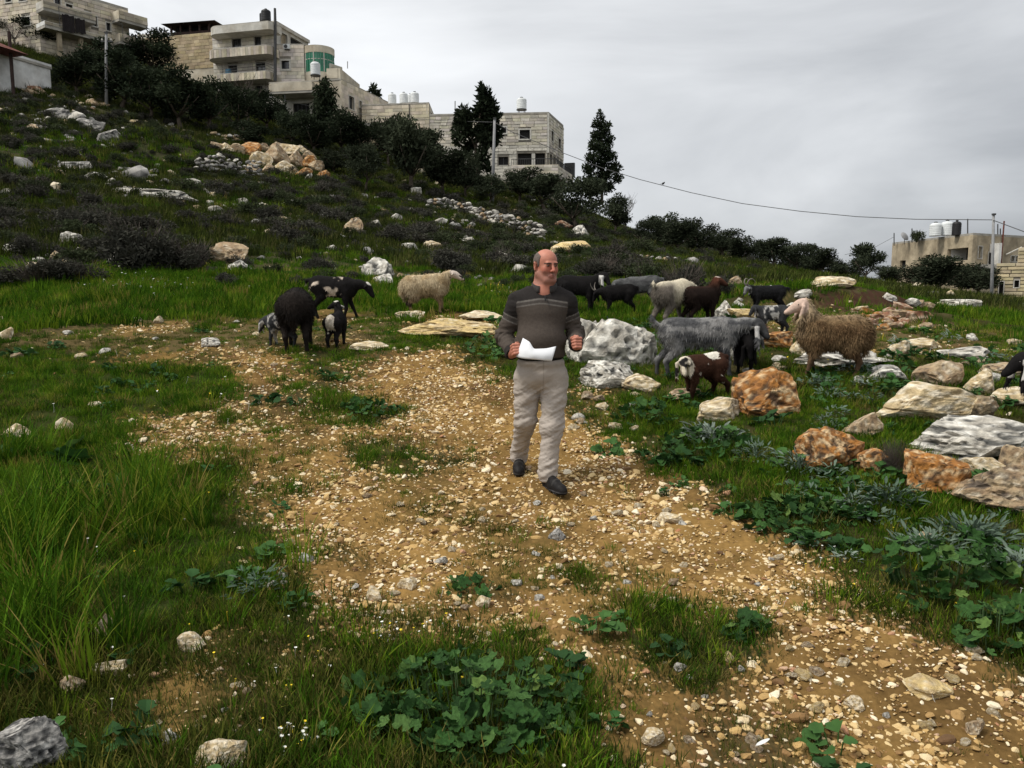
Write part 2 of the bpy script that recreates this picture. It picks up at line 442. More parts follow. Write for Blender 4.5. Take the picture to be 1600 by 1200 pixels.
# ---------------------------------------------------------------- the ground sheet
def build_ground():
    th = np.concatenate([np.linspace(-math.pi, -.80, 60, endpoint=False), np.linspace(-.80, .80, 640), np.linspace(.80, math.pi, 61)[1:]])
    th = th[:-1]
    rr = np.concatenate([np.linspace(.25, 1.5, 14, endpoint=False), np.exp(np.linspace(math.log(1.5), math.log(112), 640)), np.exp(np.linspace(math.log(118), math.log(3600), 40))])
    T, RR = np.meshgrid(th, rr)
    x = (RR * np.sin(T)).ravel(); y = (RR * np.cos(T)).ravel()
    z = H(x, y)
    g, t, rs, lu = region(x, y)
    r = np.hypot(x, y)
    fine = fbm2(x, y, 11, 4, 61); med = fbm2(x, y, 1.1, 3, 71); big = fbm2(x, y, .25, 3, 81)
    base = np.array([.036, .034, .013])[None] * (1 + .35 * fine[:, None])
    base = lerp(base, [.10, .078, .042], np.clip((med - .1) * 1.4, 0, .6))
    base = lerp(base, [.026, .036, .009], np.clip(lu * .8, 0, 1))
    hill = np.clip((r - 18) / 10, 0, 1)
    base = lerp(base, np.array([.052, .052, .030]), hill * .7)
    gc = np.array([.205, .124, .042])[None] * (1 + .45 * fine[:, None])
    gc = lerp(gc, [.070, .042, .018], np.clip((med + .12) * 1.6, 0, .75))
    col = base * (1 - g[:, None]) + gc * g[:, None]
    col = lerp(col, [.15, .105, .05], t * (1 - g) * .45)
    col = lerp(col, np.array([.048, .027, .018])[None] * (1 + .4 * fine[:, None]), rs)
    z = z + np.where(r < 30, (.016 * fine * (.5 + g)), 0)
    nt, nr = len(th), len(rr)
    i, j = np.meshgrid(np.arange(nr - 1), np.arange(nt), indexing='ij')
    j2 = (j + 1) % nt
    F = np.stack([i * nt + j, i * nt + j2, (i + 1) * nt + j2, (i + 1) * nt + j], -1).reshape(-1, 4)[:, ::-1]
    V = np.stack([x, y, z], 1)
    V = np.concatenate([V, [[0, 0, Hs(0.01, .2)]]]); c0 = len(V) - 1
    jj = np.arange(nt)
    tri = np.stack([np.full(nt, c0), (jj + 1) % nt, jj], 1)
    col = np.concatenate([np.clip(col, .003, .9), [[.05, .06, .02]]])
    m = mat('ground_soil', attr=True, rough=.95, var=.22, scale=30, bump=.5, bscale=70, bdist=.012, spec=.0)
    o = link('ground', make_mesh('ground', V, [F, tri], m, cols=col, smooth=True))
    tag(o, 'hillside ground of dark soil, worn grass and ochre track', 'ground', kind='structure')
build_ground()

# ---------------------------------------------------------------- scattering of uncountable cover
src = bpy.data.collections.new('cover_sources')
def scatter(name, pts, rot, scl, meshes, label, cat, idx=None):
    col = bpy.data.collections.new(name + '_set')
    for k, me in enumerate(meshes):
        o = bpy.data.objects.new('%s_piece_%02d' % (name, k), me); col.objects.link(o)
    n = len(pts)
    me = bpy.data.meshes.new(name); me.vertices.add(n); me.vertices.foreach_set('co', np.asarray(pts, np.float32).ravel())
    for nm, ty, key, arr in (('rot', 'FLOAT_VECTOR', 'vector', rot), ('scl', 'FLOAT', 'value', scl), ('idx', 'INT', 'value', rng.integers(0, len(meshes), n) if idx is None else idx)):
        a = me.attributes.new(nm, ty, 'POINT'); a.data.foreach_set(key, np.asarray(arr, np.int32 if ty == 'INT' else np.float32).ravel())
    o = link(name, me)
    ng = bpy.data.node_groups.new(name, 'GeometryNodeTree')
    ng.interface.new_socket('Geometry', in_out='INPUT', socket_type='NodeSocketGeometry')
    ng.interface.new_socket('Geometry', in_out='OUTPUT', socket_type='NodeSocketGeometry')
    N = ng.nodes; K = ng.links.new
    gi, go = N.new('NodeGroupInput'), N.new('NodeGroupOutput')
    ip = N.new('GeometryNodeInstanceOnPoints'); ci = N.new('GeometryNodeCollectionInfo')
    ci.inputs['Collection'].default_value = col; ci.inputs['Separate Children'].default_value = True; ci.inputs['Reset Children'].default_value = True
    m2p = N.new('GeometryNodeMeshToPoints')
    def na(nm, ty):
        q = N.new('GeometryNodeInputNamedAttribute'); q.data_type = ty; q.inputs['Name'].default_value = nm
        return [s for s in q.outputs if s.enabled and s.name == 'Attribute'][0]
    K(gi.outputs[0], m2p.inputs[0]); K(m2p.outputs[0], ip.inputs['Points']); K(ci.outputs[0], ip.inputs['Instance'])
    ip.inputs['Pick Instance'].default_value = True
    K(na('idx', 'INT'), ip.inputs['Instance Index']); K(na('rot', 'FLOAT_VECTOR'), ip.inputs['Rotation']); K(na('scl', 'FLOAT'), ip.inputs['Scale'])
    K(ip.outputs[0], go.inputs[0])
    md = o.modifiers.new('cover', 'NODES'); md.node_group = ng
    tag(o, label, cat, kind='stuff')
    return o
def band(r0, r1, dens, th0=-.74, th1=.74):
    area = (th1 - th0) / 2 * (r1 * r1 - r0 * r0); n = int(area * dens)
    r = np.sqrt(rng.uniform(r0 * r0, r1 * r1, n)); t = rng.uniform(th0, th1, n)
    return r * np.sin(t), r * np.cos(t)
def upright(n, tilt=.18): return np.stack([rng.normal(0, tilt, n), rng.normal(0, tilt, n), rng.uniform(0, 6.283, n)], 1)

def clump(nb, rad, h0, h1, w, seed, bend=.6, seg=3, droop=.0):
    g = np.random.default_rng(seed); V = []; Fq = []; Ft = []
    for b in range(nb):
        a = g.uniform(0, 6.283); rr = rad * math.sqrt(g.uniform()); base = A(rr * math.cos(a), rr * math.sin(a), -.01)
        hh = g.uniform(h0, h1); d = a + g.normal(0, .7); out = g.uniform(.1, bend) * hh
        fw = d + math.pi / 2 + g.normal(0, .5); sx = A(math.cos(fw), math.sin(fw), 0) * w * g.uniform(.7, 1.3) * .5
        n0 = len(V)
        for s in range(seg):
            t = s / seg
            p = base + A(math.cos(d) * out * t * t, math.sin(d) * out * t * t, hh * t * (1 - droop * t))
            k = 1 - .55 * t
            V += [p - sx * k, p + sx * k]
            if s: Fq.append((n0 + 2 * s - 2, n0 + 2 * s - 1, n0 + 2 * s + 1, n0 + 2 * s))
        V.append(base + A(math.cos(d) * out, math.sin(d) * out, hh * (1 - droop)))
        Ft.append((n0 + 2 * seg - 2, n0 + 2 * seg - 1, n0 + 2 * seg))
    return np.array(V), [np.array(Fq), np.array(Ft)]
M_grass = mat('grass_blades', ramp=[(0, (.018, .046, .004)), (.35, (.040, .100, .006)), (.66, (.080, .160, .009)), (.88, (.14, .19, .014)), (1, (.22, .165, .05))], rnd=1, rough=.8, var=.25, scale=9, trans=.25, spec=.04)
M_dry = mat('hill_grass', ramp=[(0, (.018, .024, .008)), (.45, (.034, .046, .011)), (.75, (.060, .080, .012)), (1, (.10, .095, .035))], rnd=1, rough=.9, var=.3, scale=5, trans=.15, spec=.03)
def gm(nm, args, m): V, F = clump(*args); return make_mesh(nm, V, F, m)
short = [gm('short_grass', (38, .065, .022, .070, .0042, 10 + k, .9), M_grass) for k in range(5)]
tall = [gm('tall_grass', (24, .06, .09, .25, .0048, 30 + k, .65, 4, .08), M_grass) for k in range(4)]
M_olive = mat('olive_grass', ramp=[(0, (.020, .030, .006)), (.4, (.042, .060, .009)), (.75, (.075, .085, .014)), (1, (.15, .12, .04))], rnd=1, rough=.85, var=.25, scale=9, trans=.2, spec=.03)
olive = [gm('olive_grass', (44, .08, .018, .065, .0040, 90 + k, 1.0), M_olive) for k in range(4)]
far_g = [gm('far_grass', (40, .16, .06, .16, .012, 50 + k, .7, 2), M_grass) for k in range(4)]
hill_g = [gm('hill_grass', (46, .34, .10, .30, .022, 70 + k, .6, 2), M_dry) for k in range(4)]
def build_grass():
    xs, ys, ix, sc_ = [], [], [], []
    for (r0, r1, den, kind) in ((1.7, 4.2, 560, 0), (4.2, 8, 330, 0), (8, 14, 150, 0), (13, 22, 46, 1), (20, 34, 20, 1), (34, 64, 10, 2)):
        x, y = band(r0, r1, den); g, t, rs, lu = region(x, y)
        nz = fbm2(x, y, 1.6, 3, 91)
        n2 = fbm2(x, y, .55, 3, 95)
        pr = np.clip(1 - 1.2 * g, 0.022, 1) * np.clip(.95 + .9 * nz, .5, 1) * np.where(t > 0, .75, 1) * np.where(rs > 0, .18, 1)
        if kind == 1: pr = pr * np.clip(.55 + 1.5 * n2 + lu, 0.05, 1)
        if kind == 2: pr = np.clip((fbm2(x, y, .20, 3, 99) - .02) * 6 + lu, 0, 1)
        k = rng.uniform(0, 1, len(x)) < pr
        x, y, g, t, lu, nz = x[k], y[k], g[k], t[k], lu[k], nz[k]
        s = np.clip(1.0 + .8 * nz, .72, 1.7) * rng.uniform(.7, 1.45, len(x)) * np.where(g > .3, .62, 1) * np.where(t > 0, .62, 1) * np.where(lu > 0, 1.22, 1)
        if kind == 0:
            tl = (lu > 0) & (nz > -.05) & (rng.uniform(0, 1, len(x)) < .22) & (x < -1.0) & (y > 2.9) & (y < 6.6)
            i = np.where(tl, 5 + rng.integers(0, 4, len(x)), rng.integers(0, 5, len(x)))
            po = np.clip(.35 + 1.3 * fbm2(x, y, .7, 3, 98) + np.clip((3.9 - y) * .45, 0, .5) + .3 * (g > .2), .05, .92) * np.where((lu > 0) & (y > 3.9), .35, 1)
            i = np.where(~tl & (rng.uniform(0, 1, len(x)) < po), 13 + rng.integers(0, 4, len(x)), i)
        else:
            i = 9 + rng.integers(0, 4, len(x))
        if kind == 2: s = s * 1.7
        xs.append(x); ys.append(y); ix.append(i); sc_.append(s)
    x = np.concatenate(xs); y = np.concatenate(ys); i = np.concatenate(ix); s = np.concatenate(sc_)
    scatter('grass', np.stack([x, y, H(x, y)], 1), upright(len(x)), s, short + tall + far_g + olive, 'short green grass and tall blades growing on both sides of the track', 'grass', i)
    x, y = band(26, 100, 12.0, -.74, .70)
    n2 = fbm2(x, y, .16, 3, 97); k = rng.uniform(0, 1, len(x)) < np.clip(.62 + 1.3 * n2, .15, 1)
    x, y = x[k], y[k]
    scatter('hillside_grass', np.stack([x, y, H(x, y)], 1), upright(len(x), .12), rng.uniform(.7, 1.7, len(x)), hill_g, 'dark olive grass and herbs covering the hillside', 'grass')
build_grass()

# ---------------------------------------------------------------- gravel
ico_cache = {}
def ico(level):
    if level not in ico_cache:
        bm = bmesh.new(); bmesh.ops.create_icosphere(bm, subdivisions=level, radius=1)
        bm.verts.ensure_lookup_table()
        ico_cache[level] = (np.array([v.co[:] for v in bm.verts]), np.array([[v.index for v in f.verts] for f in bm.faces])); bm.free()
    return ico_cache[level]
def stone_shape(level, seed, rough=.25, cuts=6, flat=.6):
    V, F = ico(level); V = V.copy(); g = np.random.default_rng(seed)
    for c in range(cuts):
        n = g.normal(size=3); n /= np.linalg.norm(n); d = g.uniform(.38, .8)
        k = V @ n - d; V = V - np.where(k > 0, k, 0)[:, None] * n[None] * .92
    if rough:
        V = V * (1 + rough * fbm(V * 1.6 + seed * 3.1, 4, seed)[:, None])
    V = V * np.array([1, g.uniform(.7, 1), flat * g.uniform(.8, 1.2)])
    return V, F
M_peb = mat('gravel_stone', ramp=[(0, (.11, .060, .028)), (.15, (.27, .155, .060)), (.42, (.46, .30, .115)), (.70, (.60, .45, .23)), (.93, (.74, .65, .48)), (1, (.34, .15, .07))], rnd=1, rough=.9, var=.3, scale=22, bump=.3, bscale=60)
pebs = []
for k in range(8):
    V, F = stone_shape(2, 100 + k, .14, 12, .50); pebs.append(make_mesh('pebble', V, F, M_peb))
def build_gravel():
    xs, ys, ss = [], [], []
    for (r0, r1, den, s0) in ((1.8, 5, 3000, .0092), (5, 9, 1800, .0112), (9, 14, 560, .015), (14, 26, 40, .032)):
        x, y = band(r0, r1, den); g, t, rs, lu = region(x, y)
        nz = fbm2(x, y, 2.2, 3, 111)
        pr = np.clip(g, .008, 1) * np.clip(.75 + 1.0 * nz, .15, 1) + .05 * t
        k = rng.uniform(0, 1, len(x)) < pr; x, y = x[k], y[k]
        s = s0 * np.exp(rng.normal(0, .50, len(x))) * np.clip(1.05 + .5 * nz[k], .6, 1.7)
        big = rng.uniform(0, 1, len(x)) < .022; s = np.where(big, s * 2.3, s)
        xs.append(x); ys.append(y); ss.append(np.minimum(s, .05))
    x = np.concatenate(xs); y = np.concatenate(ys); s = np.concatenate(ss)
    p = np.stack([x, y, H(x, y) + s * .08], 1)
    scatter('gravel', p, upright(len(x), .3), s, pebs, 'ochre and cream limestone gravel covering the worn track', 'gravel')
build_gravel()

# ---------------------------------------------------------------- small weeds and flowers
def leaf_mesh(L_, W, lobes, seed, fold=.25, curl=.25):
    """one scalloped leaf lying along +x"""
    n = 7; V = [(0, 0, 0)]; F = []
    for i in range(1, n + 1):
        t = i / n; x = L_ * t
        w = W * math.sin(math.pi * min(1, t * .93 + .03)) ** .7 * (1 + (.22 * math.cos(t * lobes * 6.283)))
        z = -curl * L_ * t * t
        V += [(x, -w, z + fold * w), (x, 0, z), (x, w, z + fold * w)]
    F3 = [(0, 1, 2), (0, 2, 3)]; F4 = []
    for i in range(n - 1):
        a = 1 + 3 * i; F4 += [(a, a + 3, a + 4, a + 1), (a + 1, a + 4, a + 5, a + 2)]
    return np.array(V, float), [np.array(F4), np.array(F3)]
def many(parts):
    V = []; F4 = []; F3 = []; n = 0
    for v, fs in parts:
        V.append(v)
        for f in fs:
            if len(f): (F4 if f.shape[1] == 4 else F3).append(f + n)
        n += len(v)
    return np.concatenate(V), [np.concatenate(f) for f in (F4, F3) if f]
def weed(seed, nl, L0, L1, wr, lift, rad, lobes=2.5, stems=True):
    g = np.random.default_rng(seed); parts = []
    for k in range(nl):
        a = g.uniform(0, 6.283); rr = rad * math.sqrt(g.uniform()); el = g.uniform(-.1, .9); L_ = g.uniform(L0, L1)
        v, f = leaf_mesh(L_, L_ * wr * g.uniform(.8, 1.2), lobes, k, g.uniform(.05, .45), g.uniform(.0, .5))
        M_ = rotm(g.normal(0, 18), -math.degrees(el), math.degrees(a) + g.normal(0, 30))
        h = lift * g.uniform(.3, 1) * (1.05 - .6 * (rr / max(rad, 1e-6)) ** 2)
        parts.append((v @ M_.T + A(rr * math.cos(a), rr * math.sin(a), h), f))
        if stems:
            b = MB().tube([A(rr * .5 * math.cos(a), rr * .5 * math.sin(a), -.02), A(rr * math.cos(a), rr * math.sin(a), h)], .0022, 3, False)
            parts.append((np.concatenate(b.v), [np.array(b.f)]))
    return many(parts)
M_weed = mat('weed_leaf', ramp=[(0, (.022, .055, .018)), (.5, (.034, .088, .024)), (1, (.056, .125, .032))], rnd=1, rough=.7, var=.25, scale=14, trans=.2, spec=.08)
M_thistle = mat('thistle_leaf', ramp=[(0, (.05, .085, .055)), (.6, (.11, .15, .11)), (1, (.20, .24, .20))], rnd=1, rough=.8, var=.25, scale=14, trans=.15, spec=.05)
wm = []
for k in range(4):
    V, F = weed(200 + k, 16, .025, .05, .5, .05, .06); wm.append(make_mesh('weed', V, F, M_weed))
for k in range(3):
    V, F = weed(220 + k, 34, .022, .050, .13, .07, .07, 5.5, False); wm.append(make_mesh('thistle', V, F, M_thistle))
def petal_flower(np_, r, c_h, seed):
    parts = []
    for k in range(np_):
        v, f = leaf_mesh(r, r * .3, 0, k, .0, -.1); parts.append((v @ rotm(0, -8, 360 / np_ * k).T + A(0, 0, c_h), f))
    b = MB().tube([A(0, 0, 0), A(.006, 0, c_h * .6), A(0, 0, c_h)], .0014, 3, False)
    return many(parts + [(np.concatenate(b.v), [np.array(b.f)])])
M_white = mat('white_petal', (.72, .72, .66), var=.08); M_yellow = mat('yellow_petal', (.75, .55, .03), var=.12)
fl = [make_mesh('flower', *petal_flower(9, .013, .10, 1), M_white), make_mesh('flower', *petal_flower(6, .011, .10, 2), M_yellow)]
def build_weeds():
    P_, S_, I_ = [], [], []
    for (r0, r1, den, sz) in ((1.8, 6, 46, 1), (6, 13, 20, 1.3)):
        x, y = band(r0, r1, den); g, t, rs, lu = region(x, y); nz = fbm2(x, y, .8, 3, 121)
        right = np.clip(.35 + x * .35, .12, 1.0)
        k = rng.uniform(0, 1, len(x)) < np.clip(1 - 1.3 * g, .001, 1) * np.clip(.4 + 1.6 * nz, .02, 1) * right
        x, y = x[k], y[k]
        th = (x > 1.2) & (rng.uniform(0, 1, len(x)) < .20)
        I_.append(np.where(th, 4 + rng.integers(0, 3, len(x)), rng.integers(0, 4, len(x))))
        P_.append(np.stack([x, y, H(x, y)], 1)); S_.append(sz * rng.uniform(.7, 1.6, len(x)))
    p = np.concatenate(P_)
    scatter('weeds', p, upright(len(p), .15), np.concatenate(S_), wm, 'low broad leaved weeds growing among the grass', 'weeds', np.concatenate(I_))
    P_, I_ = [], []
    def patch(u, v, ru, rv, n, white):
        c = [hit(u + random.gauss(0, ru), v + random.gauss(0, rv)) for _ in range(n)]
        P_.extend(c); I_.extend([0 if random.random() < white else 1 for _ in c])
    patch(460, 1165, 28, 14, 26, .7); patch(655, 975, 40, 22, 16, .8); patch(605, 985, 30, 25, 12, .3); patch(195, 447, 30, 8, 60, 1); patch(260, 452, 70, 7, 60, .95)
    patch(770, 455, 14, 6, 14, .1); patch(220, 840, 90, 120, 16, .4); patch(450, 1040, 80, 60, 14, .5); patch(1440, 900, 90, 90, 14, .25); patch(320, 620, 110, 30, 18, .8)
    patch(120, 930, 70, 60, 8, .3); patch(1330, 560, 90, 18, 16, .1); patch(750, 1130, 110, 50, 10, .3); patch(1230, 880, 60, 40, 8, .6)
    p = np.array(P_); d = p[:, 1]
    scatter('wild_flowers', p, upright(len(p), .25), np.clip(.55 * (.6 + d / 9), .5, 2.6) * rng.uniform(.7, 1.2, len(p)), fl, 'tiny white daisies and yellow flowers dotted through the grass', 'flowers', np.array(I_))
build_weeds()

# ---------------------------------------------------------------- rocks
PAL = {  # base, second, dark lichen and pit tint, pale crust, amount of dark, amount of pale
 'lime':   ((.47, .44, .38), (.36, .33, .28), (.055, .055, .052), (.72, .69, .62), .36, .38),
 'cream':  ((.52, .41, .24), (.36, .27, .15), (.12, .09, .06), (.68, .60, .46), .18, .36),
 'orange': ((.38, .165, .042), (.25, .115, .04), (.060, .040, .028), (.58, .42, .24), .34, .28),
 'rust':   ((.22, .095, .055), (.30, .18, .11), (.07, .04, .03), (.56, .45, .33), .28, .28),
 'brown':  ((.29, .20, .12), (.38, .29, .18), (.07, .055, .045), (.56, .48, .36), .30, .22),
 'grey':   ((.26, .25, .235), (.36, .34, .31), (.045, .045, .045), (.55, .53, .49), .46, .20),
 'yellow': ((.55, .41, .18), (.48, .36, .20), (.16, .12, .07), (.64, .55, .38), .12, .2),
}
def rock_cols(V, kind, seed, s=4.4):
    b, b2, dk, pl, ad, ap = [np.array(t) if hasattr(t, '__len__') else t for t in PAL[kind]]
    n1 = fbm(V * s + seed, 4, seed + 1); n2 = fbm(V * s * 1.9 + seed * 2, 5, seed + 5, .6); n3 = fbm(V * s * 1.3 + 40 + seed, 5, seed + 9, .6)
    c = lerp(np.repeat(b[None], len(V), 0), b2, np.clip(.5 + 2.2 * n1, 0, 1))
    c = lerp(c, pl, np.clip((n3 - (.32 - ap)) * 5, 0, 1))
    c = lerp(c, dk, np.clip((n2 - (.46 - ad)) * 5, 0, 1) * .92)
    return c * (1 + .18 * vnoise(V * s * 9, seed)[:, None])
M_rock = mat('weathered_limestone', attr=True, rough=.95, var=.30, scale=17, bump=.8, bscale=34, bdist=.03, spec=.15)
def rock_mesh(kind, seed, level=4, size=(1, 1, 1), rough=.34, cuts=9, pits=.10):
    V, F = ico(level); V = V.copy(); g = np.random.default_rng(seed)
    V = V * (1 + rough * 1.15 * fbm(V * 1.15 + seed * 1.7, 3, seed)[:, None])
    for c in range(cuts + 8):                      # fracture faces
        n = g.normal(size=3); n[2] *= .75; n /= np.linalg.norm(n); d = g.uniform(.52, .92) if c > 3 else g.uniform(.45, .7)
        k = V @ n - d; V = V - np.where(k > 0, k, 0)[:, None] * n[None] * .96
    dn = V / (np.linalg.norm(V, axis=1)[:, None] + 1e-9)
    V = V + dn * (.070 * fbm(V * 3.3 + seed, 4, seed + 3, .55) + .032 * fbm(V * 12, 3, seed + 4))[:, None]
    cr = np.abs(fbm(V * A(1.6, 1.6, 2.4) + seed * .7, 3, seed + 6)); V = V - dn * (.085 * np.clip(1 - cr / .045, 0, 1))[:, None]        # cracks
    if pits > .11:                                 # solution pits
        pn = vnoise(V * 4.6 + seed, seed + 8) + .5 * vnoise(V * 9.5, seed + 9); V = V - dn * (pits * 1.0 * np.clip(pn - .30, 0, .6))[:, None]
    cols = rock_cols(V, kind, seed)
    if pits > .11: cols = lerp(cols, np.array(PAL[kind][2]) * 1.2, np.clip((pn - .28) * 4, 0, .9))  # pits also tinted darker where they are cut deeper
    lo_, hi_ = V.min(0), V.max(0); V = (V - (lo_ + hi_) / 2) / ((hi_ - lo_) / 2) * (np.array(size) / 2)[None]
    V[:, 2] = np.where(V[:, 2] < 0, V[:, 2] * .7, V[:, 2])
    return make_mesh('rock', V, F, M_rock, cols=np.clip(cols, .01, .85), smooth=False)
def rock(name, u, v, wpx, hpx, kind, label, cat='rock', deep=.8, lift=.25, rz=None, level=None, cuts=9, pits=.10, rough=.34, group=None, seed=None):
    b = hit(u, v); k = mpp(b[1]); w, h = wpx * k, hpx * k
    seed = seed if seed is not None else int(u * 7 + v * 3) % 9973
    lv = level or (5 if wpx > 85 else 4 if wpx > 26 else 3)
    o = link(name, rock_mesh(kind, seed, lv, (w * 1.06, w * deep, h * 1.55), rough, cuts, pits))
    y = b[1] + w * deep * .30
    x = b[0] * y / b[1]
    o.location = (x, y, b[2] + h * lift)
    o.rotation_euler = (0, 0, rz if rz is not None else 0)
    return tag(o, label, cat, group)
